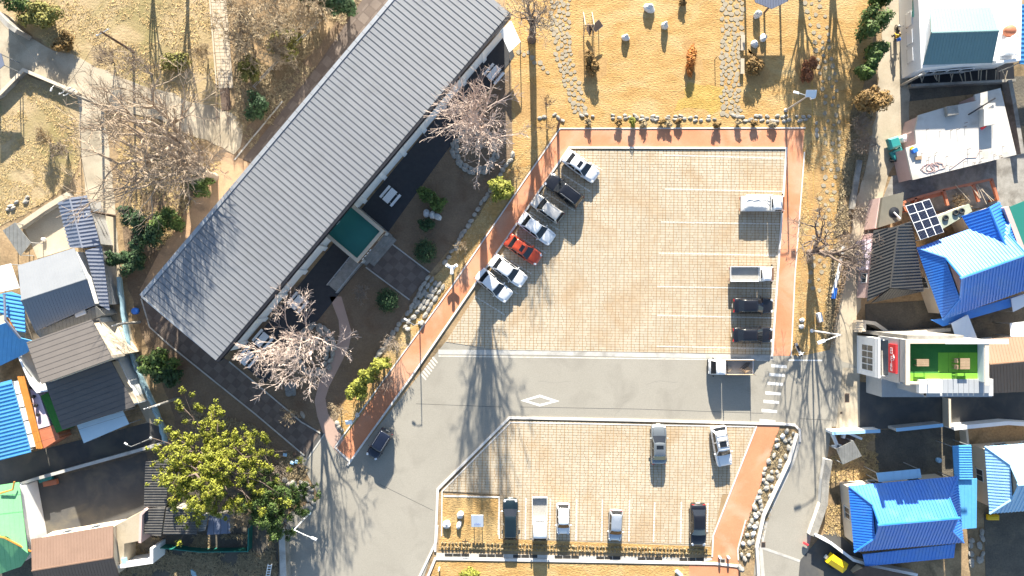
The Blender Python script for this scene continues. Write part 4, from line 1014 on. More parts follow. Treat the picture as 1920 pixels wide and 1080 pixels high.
obj('side_room', MB().prism(WW([(1621,450),(1635,448),(1630,505),(1624,505)],2.2), 0, 2.2), 'lilac_wall', t)
# red steel frame yard
t = thing('rusty_frame', 'rusty red steel framework with dry vines north of the solar panels', 'steel frame', W(1770,375))
for a, b in (((1694,380),(1718,371)),((1718,371),(1770,356)),((1770,356),(1860,336)),((1860,336),(1872,374)),((1770,356),(1778,385)),((1718,371),(1716,385)),((1700,395),(1692,380)),((1826,345),(1836,378)),((1700,396),(1745,384))):
    obj('beam', MB().strip(WW([a,b],1.9), .28, 1.6, 1.9), 'rust_red', t)
for a in ((1694,380),(1770,356),(1860,336),(1872,374),(1718,371),(1826,345),(1700,396),(1745,384)): p = W(*a,1.6); obj('post', MB().box((p.x,p.y,.8),(.2,.2,1.6)), 'rust_red', t)
obj('tank', MB().prism(WW([(1720,368),(1766,356),(1768,366),(1722,378)],1.5), 0, 1.5), 'rust_red', t)
for i in range(7):
    x = 1776+rn.uniform(0,75); obj('slat', MB().tube([W(x,352+rn.uniform(-6,6),1.95), W(x+rn.uniform(5,30),378+rn.uniform(-8,6),1.95)], .03, 4), 'wood_pale', t)
t = thing('solar_array', 'rack of twelve dark solar panels with white frames', 'solar panels', W(1734,412))
q = [W(1698,386,3.3), W(1743,373,3.3), W(1770,435,3.9), W(1726,450,3.9)]
lp = lambda a, b: (q[0].lerp(q[1], a)).lerp(q[3].lerp(q[2], a), b)
obj('frame', MB().slab(q, .06), 'white_metal', t)
for i in range(3):
    for j in range(4):
        g = .018; up_ = Vector((0,0,.02)); pn = obj('solar_panel', MB().slab([lp(i/3+g, j/4+g*.7)+up_, lp((i+1)/3-g, j/4+g*.7)+up_, lp((i+1)/3-g, (j+1)/4-g*.7)+up_, lp(i/3+g, (j+1)/4-g*.7)+up_], .03), 'solar', t)
        mb = MB()
        for k in range(1, 6):
            f = i/3+g + (1/3-2*g)*k/6; mb.tube([lp(f, j/4+g)+up_*1.3, lp(f, (j+1)/4-g)+up_*1.3], .008, 3)
        obj('cell_line', mb, 'grey_metal', pn)
for p in q: obj('post', MB().tube([(p.x,p.y,0),(p.x,p.y,p.z-.06)], .05, 6), 'grey_metal', t)
t = thing('flat_annexe', 'flat pale green roof strip with three old tyres beside the solar panels', 'annexe', W(1792,405))
obj('wall', MB().prism(WW([(1760,405),(1817,383),(1822,395),(1767,428)],2.8), 0, 2.6), 'cream_wall', t); obj('roof', MB().prism(WW([(1758,406),(1817,382),(1823,396),(1766,430)],2.8), 2.6, 2.8), mat('sage', (.30,.32,.24), (.36,.38,.30), .9, 1, .5), t)
for i, (x, y) in enumerate(((1772,409),(1791,399),(1802,396))):
    mb = MB(); c = W(x,y,2.8); n = 18
    for k in range(n):
        for l in range(8):
            a, b = 2*math.pi*k/n, 2*math.pi*l/8; rr = .27+.10*math.cos(b); mb.v.append((c.x+rr*math.cos(a), c.y+rr*math.sin(a), 2.9+.10*math.sin(b)))
    for k in range(n):
        for l in range(8): mb.f.append((k*8+l, ((k+1)%n)*8+l, ((k+1)%n)*8+(l+1)%8, k*8+(l+1)%8))
    solo('tyre', mb, 'rubber', ('old tyre lying alone on the pale green roof strip', 'middle one of three old tyres on the pale green roof strip', 'rightmost of three old tyres on the pale green roof strip')[i], 'tyre', 'tyres on the flat roof', True)
# big blue hip-and-gable house
t = hipgable('blue_house', 'big house with bright blue ribbed hip roof right of the solar panels', [(1722,468),(1893,398),(1945,540),(1764,597)], 3.2, 6.0, 1.9, 'blue_roof', 'cream_wall', pitch=.36, gabm='pink_wall')
wg = [W(1805,405,3.2), W(1874,378,3.2), W(1905,440,3.3), W(1838,468,3.3)]; r0, r1 = (wg[0]+wg[1])/2 + Vector((0,0,1.2)), (wg[2]+wg[3])/2 + Vector((0,-1.5,1.7))
slope(t, [wg[0], wg[3], r1, r0], r0-wg[0], 'blue_roof', .36, .13, .06, 'wing_slope'); slope(t, [wg[1], wg[2], r1, r0], r0-wg[1], 'blue_roof', .36, .13, .06, 'wing_slope')
obj('wing_wall', MB().prism(inset(wg, .4), 0, 3.1), 'cream_wall', t); obj('wing_ridge', MB().tube([r0+Vector((0,0,.06)), r1], .13, 6), 'blue_roof', t)
obj('lower_eave', MB().slab([W(1746,600,2.6), W(1767,597,2.6), W(1940,545,2.6), W(1945,562,2.4), W(1768,612,2.4)], .1), 'blue_roof', t)
canopy('teal_terrace', 'teal and mint flat roof at the right edge beyond the blue house', [(1893,388),(1985,350),(1985,420),(1915,470)], 3.6, 'teal_green', 'canopy', ribs=False)
wallrun('pink_parapet', 'pale pink parapet wall along the teal flat roof at the right edge', [(1886,388),(1925,490)], .45, 3.9, 'pink_wall')
# cafe with roof terrace
def cafe():
    X = lambda px, z: W(px, 690, z).x
    Y = lambda py, z: W(1740, py, z).y
    xw = X(1608,0); z1 = 4.2; z2 = 6.5; zt = 8.8; zp = 9.8; xb = xw; xe = X(1853,zp); yn = Y(637,zp); ys = Y(722,zp); yn1 = Y(634,4.2); ys1 = Y(708,4.2)
    t = thing('cafe', 'white and grey cafe with red sign and bright green roof terrace', 'cafe', ((xw+xe)/2, (yn+ys)/2, 0))
    R4 = lambda x0,x1,y0,y1,z0,z1_: MB().prism([(x0,y0),(x1,y0),(x1,y1),(x0,y1)], z0, z1_)
    obj('front_wall', R4(xw-.1, xw+3, ys1, yn1, 0, z1), 'white_wall', t)
    obj('main_block', R4(xw+3, xe, ys, yn, 0, zt-.1), 'grey_wall', t); obj('recess_block', R4(xw+1.5, xw+3, ys+.05, yn-.05, z1, z2), 'grey_wall', t); obj('upper_block', R4(xw, xw+3, ys, yn, z2, zt-.1), 'grey_wall', t)
    obj('balcony_floor', R4(xw+.2, xw+1.45, ys1+.3, yn1-.3, z1, z1+.05), 'concrete', t)
    obj('balcony_parapet', MB().strip([(xw+1.4,ys1+.12),(xw+.04,ys1+.12),(xw+.04,yn1-.12),(xw+1.4,yn1-.12)], .24, z1, z1+.45), 'white_wall', t)
    for yy in (ys+.15, yn-.15): obj('column', MB().box((xw+.3, yy, (z1+z2)/2), (.3,.3,z2-z1)), 'grey_wall', t)
    # shop window in the west wall
    yc = (Y(646,2.2)+Y(694,2.2))/2; wl = abs(Y(646,2.2)-Y(694,2.2))
    f = obj('shop_window', MB().box((xw-.03, yc, 2.35), (.10, wl, 2.5)), 'grey_metal', t)
    for k in range(4):
        for j in range(2): obj('pane', MB().box((xw-.09, yc-wl/2+wl*(k+.5)/4, 1.75+j*1.2), (.03, wl/4-.1, 1.1)), 'glass_window', f)
    # upper west wall: glazing, red sign
    for k, (y0, y1) in enumerate(((Y(645,5),Y(658,5)),(Y(662,5),Y(675,5)),(Y(679,5),Y(694,5)))): obj('glass_door', MB().box((xb+1.46, (y0+y1)/2, 5.3), (.06, abs(y0-y1), 2.0)), 'glass_dark', t)
    sy0, sy1 = Y(645,7.6), Y(699,7.6); ln = abs(sy0-sy1); sc = (sy0+sy1)/2
    sg = obj('sign_board', MB().box((xb-.14, sc, 7.65), (.16, ln, 1.45)), 'plastic_red', t)
    # white lettering on the sign: seven letter blocks and a curved stroke, reading downwards
    mb = MB(); gl = [[(0,.2,.5,.07),(0,-.2,.5,.07),(-.2,0,.07,.4),(.2,0,.07,.4)], [(0,0,.5,.07),(-.22,.1,.07,.3),(.22,.1,.07,.3)], [(0,.15,.45,.07),(0,-.15,.45,.07),(0,0,.07,.36)], [(0,.18,.5,.07),(.1,0,.07,.4)], [(0,-.16,.5,.07),(-.12,.05,.07,.4),(.12,.05,.07,.4)], [(0,.2,.4,.07),(0,0,.4,.07),(0,-.2,.4,.07),(-.2,0,.07,.44)]]
    for i, g in enumerate(gl):
        cy = sc + .95 - i*.42
        for a, b, wz, wy in g: mb.box((xb-.235, cy + b*.75, 7.52 + a*.75), (.03, wy*.75, wz*.75))
    mb.tube([(xb-.23, sc+.35, 7.95), (xb-.23, sc+.1, 8.08), (xb-.23, sc-.2, 7.92)], .035, 5); mb.box((xb-.235, sc+.2, 7.88), (.03,.5,.06))
    obj('lettering', mb, 'sign_text', sg)
    # terrace
    pw = .35
    obj('terrace_floor', R4(xb+pw, xe-pw, ys+pw*.6, yn-pw, zt-.1, zt), 'turf_green', t)
    par = obj('parapet', MB().strip([(xb+pw/2,ys+.2),(xb+pw/2,yn-pw/2),(xe-pw/2,yn-pw/2),(xe-pw/2,ys+.2)], pw, zt-.2, zp), 'grey_wall', t)
    obj('coping', MB().strip([(xb+pw/2,ys),(xb+pw/2,yn-pw/2),(xe-pw/2,yn-pw/2),(xe-pw/2,ys)], pw+.1, zp, zp+.06), 'cream_wall', par)
    obj('coping', MB().box(((xb+xe)/2+3.0, yn-pw/2, zp+.09), (6.5, .5, .05)), 'white_wall', par)
    obj('inner_lining', R4(xe-pw-.08, xe-pw+.0, ys+.3, yn-pw, zt, zp-.02), 'white_wall', par)
    obj('low_parapet', R4(xb+pw, X(1735,zt), ys, ys+.25, zt-.2, zt+.4), 'cream_wall', par)
    # lime turf patch of artificial grass sheets
    x0, x1 = X(1759,zt), X(1836,zt)
    for k in range(4):
        a, b = x0+(x1-x0)*k/4, x0+(x1-x0)*(k+1)/4 - .03; obj('turf_sheet', R4(a, b, Y(698,zt), Y(661,zt), zt, zt+.02), 'turf_lime', t)
    obj('turf_sheet', R4(xb+pw+.02, x1, ys+.32, Y(699.5,zt), zt, zt+.018), 'turf_lime', t)
    # stair tower roofs on the south side: silver panels
    zr = 9.0; xs0, xs1 = X(1768,zr), X(1856,zr); ya, yb = Y(711,zr), Y(741,zr); n = 9
    an = obj('side_roof', R4(X(1739,zr), X(1864,zr), yb-.1, ya, 0, zr-.12), 'grey_wall', t)
    for k in range(n):
        a, b = xs0+(xs1-xs0)*k/n, xs0+(xs1-xs0)*(k+1)/n-.03; obj('metal_panel', R4(a, b, Y(737,zr), ya + (.25 if k > 6 else 0), zr-.12, zr), 'silver_panel', an)
    for k in range(14):
        a, b = X(1739,zr)+(X(1864,zr)-X(1739,zr))*k/14, X(1739,zr)+(X(1864,zr)-X(1739,zr))*(k+1)/14-.03; obj('metal_panel', R4(a, b, Y(745,zr), Y(737.5,zr), zr-.6, zr-.25), 'silver_panel', an)
    for a, b in ((1724,1738),(1740,1767)): obj('skylight_box', R4(X(a,9.3), X(b,9.3), Y(737,9.3), Y(712,9.3), zr-.3, 9.3), 'white_metal', an)
    obj('lower_ledge', R4(X(1655,3.6), X(1742,3.6), Y(745,3.6), ys+.0, 0, 3.4), 'grey_wall', t)
    obj('north_strip', R4(xb+.6, xe-2, yn, yn+.4, 0, 9.0), 'concrete_old', t)
    # railing posts
    # tables
    for i, (px, py, w, d) in enumerate(((1730,680,1.25,.75),(1809,682,1.0,1.15))):
        c = W(px, py, zt+.7); q = thing('wooden_table', ('brown wooden table on the dark green end of the roof terrace','square brown wooden table with chairs on the lime turf of the terrace')[i], 'table', (c.x,c.y,zt+.02))
        for k in range(4): obj('top_board', MB().box((c.x, c.y-d/2+d*(k+.5)/4, zt+.72), (w, d/4-.02, .05)), 'wood', q)
        for sx in (-1,1):
            for sy in (-1,1): obj('leg', MB().box((c.x+sx*(w/2-.1), c.y+sy*(d/2-.08), zt+.36), (.08,.08,.68)), 'wood', q)
    for i, (px, py) in enumerate(((1793,676),(1793,688))):
        c = W(px, py, zt+.45); q = thing('wooden_chair', ('upper of two wooden chairs left of the square terrace table','lower of two wooden chairs left of the square terrace table')[i], 'chair', (c.x,c.y,zt+.02), 0, 'chairs on the cafe terrace')
        obj('seat', MB().box((c.x,c.y,zt+.44),(.42,.42,.05)), 'wood', q); obj('backrest', MB().box((c.x-.2,c.y,zt+.72),(.05,.42,.5)), 'wood', q)
        for sx in (-1,1):
            for sy in (-1,1): obj('leg', MB().box((c.x+sx*.17,c.y+sy*.17,zt+.22),(.05,.05,.42)), 'wood', q)
cafe()
gable('tan_house', 'house with tan ribbed gable roof right of the cafe terrace', [(1832,637),(1990,625)], [(1855,683),(1990,671)], [(1858,737),(1990,732)], 3.9, 5.6, 'tan_roof', 'cream_wall', pitch=.33, rw=.06, rh=.03)
canopy('white_awning', 'white metal awning over the passage north of the cafe', [(1784,606),(1815,590),(1833,636),(1794,640)], 3.0, 'white_metal', 'awning', ribs=True, pitch=.5, rw=.04, rh=.02)
canopy('white_canopy', 'white flat canopy at the right edge above the tan roof', [(1894,606),(1985,596),(1985,632),(1895,631)], 2.9, 'white_metal', 'canopy', ribs=False)
canopy('white_lean_to', 'small slanted white lean-to at the right edge below the blue house', [(1896,560),(1925,550),(1930,570),(1900,585)], 2.8, 'white_metal', 'canopy', ribs=False)
wallrun('cream_wall', 'cream garden wall bending around the yard north of the cafe', [(1615,603),(1640,606),(1672,628),(1730,622),(1782,618)], .30, 1.8, 'cream_wall')
t = thing('gate_roof', 'small tiled gate roof at the corner of the cream garden wall', 'gate', W(1613,612))
slope(t, [W(1606,603,2.3), W(1619,603,2.3), W(1616,624,2.3), W(1602,622,2.3)], (1,0,0), 'wood_pale', .28, .06, .04); obj('post', MB().box((W(1611,613,1.1)), (.5,.9,2.1)), 'cream_wall', t)
# lower right blue house
t = hipgable('blue_house', 'house with deep blue hip roof and a lower blue lean-to, near the yellow trailer', [(1590,911),(1796,893),(1805,1017),(1602,1035)], 3.3, 5.7, 1.9, 'blue_roof', 'cream_wall', pitch=.36, gabm='blue_roof')
slope(t, [W(1618,1040,2.6), W(1791,1020,2.6), W(1789,1046,2.1), W(1622,1062,2.1)], (0,1,.1), 'blue_roof', .4, .06, .03, 'lean_to_roof')
canopy('glass_canopy', 'pale blue framed canopy on the north side of the deep blue house', [(1643,887),(1725,879),(1728,896),(1648,904)], 3.0, 'pale_blue', 'canopy', ribs=True, pitch=.9, rw=.05, rh=.03)
canopy('sky_blue_canopy', 'ribbed sky blue canopy beside the dark yard, upper one of a pair', [(1786,836),(1821,834),(1824,899),(1790,900)], 3.1, 'sky_roof', 'canopy', pitch=.28, rw=.1, rh=.05, rdir=(1,0,0))
canopy('sky_blue_canopy', 'plain sky blue canopy right of the deep blue house, lower one of a pair', [(1796,901),(1832,897),(1831,990),(1803,992)], 2.9, 'sky_roof', 'canopy', pitch=.4, rw=.05, rh=.02)
hipgable('pale_blue_house', 'house with pale blue hip roof at the right edge', [(1847,838),(2010,824),(2020,952),(1854,962)], 3.3, 5.6, 1.9, 'pale_blue', 'cream_wall', pitch=.40)
wallrun('rubble_wall', 'rubble retaining wall along the lower alley left of the deep blue house', [(1554,862),(1548,900),(1545,945),(1524,1005)], .75, .8, 'kerb', capm='rock')
wallrun('block_wall', 'pale block wall around the dark yard south of the cafe', [(1560,812),(1650,808)], .3, 1.6, 'white_wall', capm='pale_blue')
wallrun('blue_capped_wall', 'wall with pale blue capping at the north edge of the dark yard', [(1680,806),(1768,797)], .3, 1.7, 'grey_wall', capm='pale_blue')
wallrun('white_capped_wall', 'long white capped wall along the lane at the right edge', [(1788,803),(1890,793),(1990,800)], .35, 1.7, 'white_wall')
wallrun('post_wall', 'narrow yellowish wall running down from the lane to the sky blue canopy', [(1780,748),(1781,800),(1812,806),(1815,836)], .16, 1.2, 'cream_wall')
wallrun('low_wall', 'curved white wall below the deep blue house', [(1530,1003),(1558,1018),(1600,1050),(1640,1062),(1720,1078)], .22, 1.3, 'grey_wall', capm='white_wall')
t = canopy('tin_lean_to', 'grey corrugated tin lean-to in the dry garden by the lower alley', [(1568,842),(1600,826),(1616,855),(1580,871)], 1.9, 'tin_grey', 'lean-to', pitch=.3, rw=.08, rh=.04)
t = thing('junk_frame', 'heap of white posts and boards at the corner of the dry garden', 'junk heap', W(1580,820))
for a, b in (((1562,815),(1572,838)),((1572,808),(1600,812)),((1590,812),(1616,823)),((1585,805),(1582,822)),((1562,838),(1578,836))): obj('board', MB().strip(WW([a,b],.9), .28, .5, .95), 'white_metal', t)
obj('shade', MB().prism(WW([(1572,815),(1606,818),(1598,833),(1574,834)],.4), 0, .4), 'wood_dark', t)  # dark block added to paint the shade among the boards
t = thing('shed', 'low brown shed roof corner at the bottom edge below the deep blue house', 'shed', W(1665,1075)); obj('roof', MB().slab(WW([(1600,1075),(1625,1062),(1720,1082),(1720,1110),(1640,1110)],2.3), .12), 'wood_dark', t); obj('wall', MB().prism(inset(WW([(1610,1085),(1625,1070),(1710,1088),(1710,1105),(1640,1105)],2.3), .1), 0, 2.1), 'cream_wall', t)
# ---- west side -----------------------------------------------------------------
mat('navy_rib', (.24,.26,.32), (.27,.29,.35), .38, .8, .5, metal=.3)
t = gable('corrugated_shed', 'narrow shed with blue grey corrugated gable roof beside the west alley', [(109,379),(131,464)], [(131,371),(155,465)], [(163,366),(189,461)], 2.9, 3.5, 'navy_rib', 'grey_wall', 'shed', pitch=.42, rw=.20, rh=.11, ins=.25, win=0)
t = thing('corrugated_lean_to', 'long corrugated lean-to roof running down the alley below the narrow shed', 'lean-to', W(185,525))
slope(t, [W(160,470,3.3), W(191,461,2.8), W(207,583,2.8), W(186,572,3.3)], (1,0,-.2), 'navy_rib', .42, .20, .11); obj('wall', MB().prism(inset(WW([(162,472),(190,463),(205,580),(187,571)],2.8), .3), 0, 2.5), 'grey_wall', t)
t = gable('grey_house', 'house with pale blue grey gable roof and four skylight panes', [(33,498),(139,465)], [(40,563),(162,523)], [(65,622),(179,572)], 4.0, 5.5, mat('lgrey_roof', (.185,.195,.215), (.205,.216,.236), .4, .6, .5, fine=.05), 'white_wall', pitch=.34, rw=.05, rh=.02, ins=.3)
for x, y in ((66,564),(77,559),(83,582),(94,576)): obj('skylight_pane', MB().slab([W(x-4,y-5,4.85), W(x+4,y-8,4.85), W(x+10,y+3,4.45), W(x+2,y+7,4.45)], .05), 'pale_blue', t)
slope(t, [W(66,622,3.5), W(180,574,3.5), W(196,590,3.2), W(80,640,3.2)], (0,1,.1), 'tin_grey', .4, .05, .025, 'lower_roof'); obj('lower_wall', MB().prism(inset(WW([(66,622),(180,574),(196,590),(80,640)],3.2), .2), 0, 3.0), 'grey_wall', t)
obj('roof_box', MB().box(W(151,588,3.6), (1.2,.5,.2), .35), 'white_metal', t)
canopy('white_roof', 'white flat roof at the left edge beside the pale grey house', [(-40,508),(20,494),(36,540),(-40,556)], 3.8, 'white_metal', 'shed', ribs=False)
# brown house
t = thing('brown_house', 'house with brown panelled metal roofs on two levels beside the west alley', 'house', cen(WW([(50,642),(172,599),(255,762),(117,806)],4)))
up4 = [W(50,642,5.0), W(172,599,5.0), W(211,672,6.3), W(78,720,6.3)]; lo4 = [W(84,716,4.3), W(206,672,4.3), W(253,762,3.9), W(117,806,3.9)]
slope(t, up4, up4[1]-up4[0], 'brown_roof', .62, panels=True, name='upper_roof', gapm='seam'); slope(t, lo4, lo4[1]-lo4[0], 'brown_roof', .62, panels=True, name='lower_roof', gapm='seam')
obj('upper_wall', MB().prism(inset(up4, .35), 0, 4.9), 'cream_wall', t); obj('lower_wall', MB().prism(inset(lo4, .35), 0, 3.8), 'cream_wall', t)
obj('gable_face', MB().prism(inset([up4[3], up4[2], up4[2]+Vector((-.1,.4,0)), up4[3]+Vector((-.1,.4,0))], .05), 3.8, 6.2), 'cream_wall', t)
slope(t, [W(173,600,3.4), W(186,596,3.4), W(212,668,3.4), W(206,671,3.4)], (1,.3,0), 'slate_old', .3, .04, .02, 'side_tiles')
f = inset(up4, .35); wins(t, f[0], f[1], 1.6, 1.2, 1.0, 2)
wallrun('white_wall', 'tall white wall between the brown house and the west alley', [(183,597),(206,640),(257,757)], .38, 2.3, 'white_wall')
wallrun('balcony_rail', 'white metal balcony rail left of the brown house', [(30,655),(58,720),(70,735),(90,732)], .10, 3.0, 'white_metal', cat='railing')
canopy('pale_canopy', 'flat pale blue canopy below the brown house', [(144,797),(230,770),(242,795),(157,831)], 2.9, mat('ice_blue', (.45,.58,.66), (.50,.63,.70), .45, .8, .5), 'canopy', ribs=False)
t = thing('blue_house', 'house with sky blue ribbed roof at the left edge above the brown house', 'house', W(15,620))
slope(t, [W(-40,560,4.2), W(20,547,4.0), W(46,556,3.6), W(54,623,3.3), W(30,622,4.0), W(8,598,4.8)], (1,-.2,-.3), 'sky_roof', .42, .14, .07, fit=True)
slope(t, [W(-40,622,4.6), W(12,605,4.6), W(38,634,3.9), W(74,642,3.3), W(50,662,3.2), W(-40,705,3.0)], (.3,1,.3), 'sky_roof', .42, .05, .02)
obj('wall', MB().prism(WW([(-40,575),(40,572),(48,648),(-40,690)],3.0), 0, 2.9), 'cream_wall', t); obj('ridge_cap', MB().tube([W(8,552,4.6), W(10,600,4.9), W(38,634,4.1)], .13, 6), 'navy_roof', t)
obj('gable_face', MB().slab([W(10,596,4.6), W(14,594,4.4), W(32,622,4.0), W(28,622,4.0)], .1), 'orange_wood', t)
t = canopy('blue_shed', 'shed with sky blue ribbed roof at the left edge beside an orange wooden screen', [(-40,728),(21,712),(58,848),(-40,874)], 3.0, 'sky_roof', 'shed', pitch=.42, rw=.16, rh=.09, rdir=(1,.25,0))
obj('wall', MB().prism(inset(WW([(-40,728),(21,712),(58,848),(-40,874)],3.0), .4), 0, 2.8), 'cream_wall', t)
t = thing('orange_screen', 'orange timber screen roof between the blue shed and the brown house', 'timber screen', W(55,770))
for k in range(3): obj('plank', MB().slab([W(32+k*4.5,706,2.9), W(36+k*4.5,705,2.9), W(72+k*4.5-k*.5,840,2.9), W(68+k*4.5-k*.5,842,2.9)], .07), 'orange_wood', t)
for y in (715, 760, 800, 838): p = W(36+(y-706)*.27, y, 2.8); obj('post', MB().box((p.x,p.y,1.4), (.15,.15,2.75)), 'orange_wood', t)
for k in range(5): obj('white_panel', MB().slab([W(24+k*6.8,716+k*25,2.5), W(34+k*6.8,714+k*25,2.5), W(39+k*6.8,737+k*25,2.5), W(30+k*6.8,739+k*25,2.5)], .05), 'white_metal', t)
t = thing('roof_deck', 'narrow deck of green turf and pale tiles between the orange screen and brown house', 'deck', W(90,780))
obj('turf', MB().prism(WW([(76,742),(90,736),(118,806),(106,812)],2.2), 0, 2.2), 'turf_green', t); obj('tiling', MB().prism(WW([(56,728),(75,742),(93,798),(72,804)],2.15), 0, 2.15), 'lilac_wall', t); obj('terracotta', MB().prism(WW([(72,805),(103,796),(112,822),(80,842)],2.1), 0, 2.1), 'rust_red', t)
for i in range(4): obj('pot', MB().lathe(W(62+i*4.0, 726+i*17, 2.15), [(.14,0),(.22,.3),(.2,.34)], 10), 'trim', t)
t = thing('green_house', 'house with mint green roof at the lower left edge', 'house', W(15,990))
slope(t, [W(-40,914,3.4), W(33,905,3.4), W(58,1034,3.6), W(8,1009,4.6), W(-40,1000,4.7)], (.1,-1,-.2), 'mint_roof', .5, .03, .012, fit=True); slope(t, [W(-40,1006,4.6), W(8,1010,4.6), W(58,1036,3.6), W(40,1062,3.2), W(-40,1090,3.2)], (.1,1,.2), 'mint_roof', .5, .03, .012)
obj('wall', MB().prism(inset(WW([(-40,920),(38,910),(60,1030),(44,1060),(-40,1080)],3.1), .3), 0, 3.1), 'white_wall', t); obj('orange_ridge', MB().tube([W(-40,1000,4.75), W(8,1008,4.7), W(58,1034,3.7)], .1, 6), 'orange_wood', t)
obj('side_wall', MB().strip(WW([(36,908),(52,985),(64,1005)],1.8), .3, 0, 1.8), 'white_wall', t)
obj('orange_pipe', MB().tube([W(0,925,3.8), W(24,918,3.8), W(27,903,3.8)], .09, 6), 'orange_wood', t)
gable('dusty_house', 'house with dusty pink brown gable roof below the dark courtyard', [(58,1011),(212,985)], [(60,1070),(212,1045)], [(72,1110),(224,1082)], 3.2, 4.9, 'dusty_roof', 'cream_wall', pitch=.33, rw=.05, rh=.025, ins=.3)
t = thing('flat_house', 'flat roofed cream annexe right of the dusty pink brown roof', 'annexe', W(245,1030))
obj('roof', MB().prism(WW([(218,985),(268,958),(272,1000),(258,1015),(232,1020),(232,1060),(220,1062)],2.6), 0, 2.5), 'concrete_road', t); obj('parapet', MB().strip(WW([(216,1064),(284,1054),(284,1028)],2.8), .35, 0, 2.8), 'white_wall', t); obj('parapet', MB().strip(WW([(262,1018),(264,965),(272,956)],3.0), .3, 0, 3.0), 'pink_wall', t)
obj('blue_tarp', MB().prism(rough(WW([(227,1048),(236,1046),(237,1058),(228,1060)],2.75), .3, .08, 3), 2.5, 2.75), 'pale_blue', t)
# old sheds under the pine
def shed(label, px, z, m='slate_old', d=(1,0,0), pitch=.3, rw=.12, rh=.07):
    P = WW(px, z); t = thing('old_shed', label, 'shed', cen(P), 0, 'old corrugated sheds under the pine')
    slope(t, P, d, m, pitch, rw, rh); obj('wall', MB().prism(inset(P, .25), 0, z-.2), 'concrete_old', t)
shed('old black corrugated shed left under the pine branches', [(272,955),(310,950),(302,1006),(270,1000)], 2.5)
shed('old black corrugated shed in the middle under the pine', [(312,952),(374,958),(369,1002),(306,1002)], 2.7)
shed('small grey corrugated shed end right of the pine shed', [(375,964),(391,963),(385,994),(371,997)], 2.4, 'tin_grey')
shed('upper old corrugated shed at the courtyard corner', [(273,866),(318,862),(312,950),(270,952)], 2.3)
shed('dark blue sheeted shed right of the sheds under the pine', [(392,966),(430,962),(432,1000),(388,1003)], 2.0, 'navy_roof', (0,1,0), .8)
wallrun('green_fence', 'thin green mesh fence below the sheds under the pine', [(288,1026),(375,1035),(465,1034),(466,990)], .05, 1.2, 'green_floor', cat='fence', capm='teal_green')
wallrun('courtyard_wall', 'pale capped wall between the shaded alley and the courtyard', [(30,910),(70,897),(160,872),(300,833)], .25, 1.5, 'concrete_old', capm='concrete')
wallrun('field_wall', 'concrete wall around the dry field beside the west alley', [(-30,195),(0,176),(44,131),(146,174)], .28, .65, 'concrete_old', capm='cream_wall')
wallrun('yard_wall', 'low concrete wall with dark planting trough above the narrow shed', [(34,425),(82,392),(128,364)], .5, .9, 'concrete_old', capm='wood_pale')
zone('concrete_yard', [(45,425),(130,370),(135,465),(70,485)], 'concrete_road', 4)
t = canopy('wire_shelter', 'see-through wire roofed shelter in the yard left of the narrow shed', [(5,432),(28,417),(58,455),(38,480)], 2.2, 'tin_grey', 'shelter', pitch=.45, rw=.05, rh=.03)
canopy('dark_shed', 'dark blue roofed shed corner at the left edge beside the west alley', [(-40,98),(2,100),(8,122),(-40,160)], 3.0, 'navy_roof', 'shed', ribs=False)
# pavilion at the top
t = thing('pavilion', 'corner of a blue tiled pavilion roof at the top edge above the lawn', 'pavilion', W(1445,-30))
slope(t, [W(1405,-60,3.2), W(1490,-60,3.2), W(1478,2,3.0), W(1447,17,2.9), W(1416,4,3.0)], (0,1,.1), 'navy_roof', .3, .12, .07, fit=True)
for x, y in ((1412,-40),(1480,-40),(1450,5)): p = W(x,y,2.8); obj('post', MB().tube([(p.x,p.y,0),(p.x,p.y,2.8)], .12, 8), 'wood_dark', t)
# dark hut at the top left corner
solo('dark_wall', MB().strip(WW([(-10,20),(12,45),(30,58)],2.4), .5, 0, 2.4), 'concrete_old', 'dark wall along the alley in the top left corner', 'wall')
# ================================================================== STONES
def rockmesh(seed, m='rock', flat=.7, sub=2):
    import bmesh
    bm = bmesh.new(); bmesh.ops.create_icosphere(bm, subdivisions=sub, radius=1.0); rnd = random.Random(seed); o = Vector((rnd.uniform(0,50), rnd.uniform(0,50), 0))
    for v in bm.verts:
        n = mnoise.noise(v.co*1.1 + o); n2 = mnoise.noise(v.co*2.7 + o)
        v.co *= 1 + .38*n + .13*n2; v.co.z = v.co.z*flat
        if v.co.z < -.35: v.co.z = -.35
    me = bpy.data.meshes.new('stone'); bm.to_mesh(me); bm.free(); me.materials.append(M[m]); return me
ROCKS = [rockmesh(i) for i in range(7)]
mat('rock_white', (.60,.59,.575), (.70,.69,.68), .9, 1.5, .5, bump=.5, bscale=6, dist=.06, fine=.2, fscale=7); mat('rock_dark', (.17,.17,.165), (.25,.25,.24), .9, 1.5, .5, bump=.5, bscale=6, dist=.06, fine=.2, fscale=7)
ROCKW = [rockmesh(i+20, 'rock_white', .8, 3) for i in range(4)]; ROCKD = [rockmesh(i+30, 'rock_dark', .7, 3) for i in range(3)]
rr = random.Random(3)
def along(pts, step):
    P = [Vector(p) for p in pts]; out = []; rem = 0.0
    for a, b in zip(P, P[1:]):
        d = (b-a).length; t = rem
        while t < d: out.append((a.lerp(b, t/d), math.atan2(-(b-a).y, (b-a).x))); t += step*rr.uniform(.8,1.25)
        rem = t - d
    return out
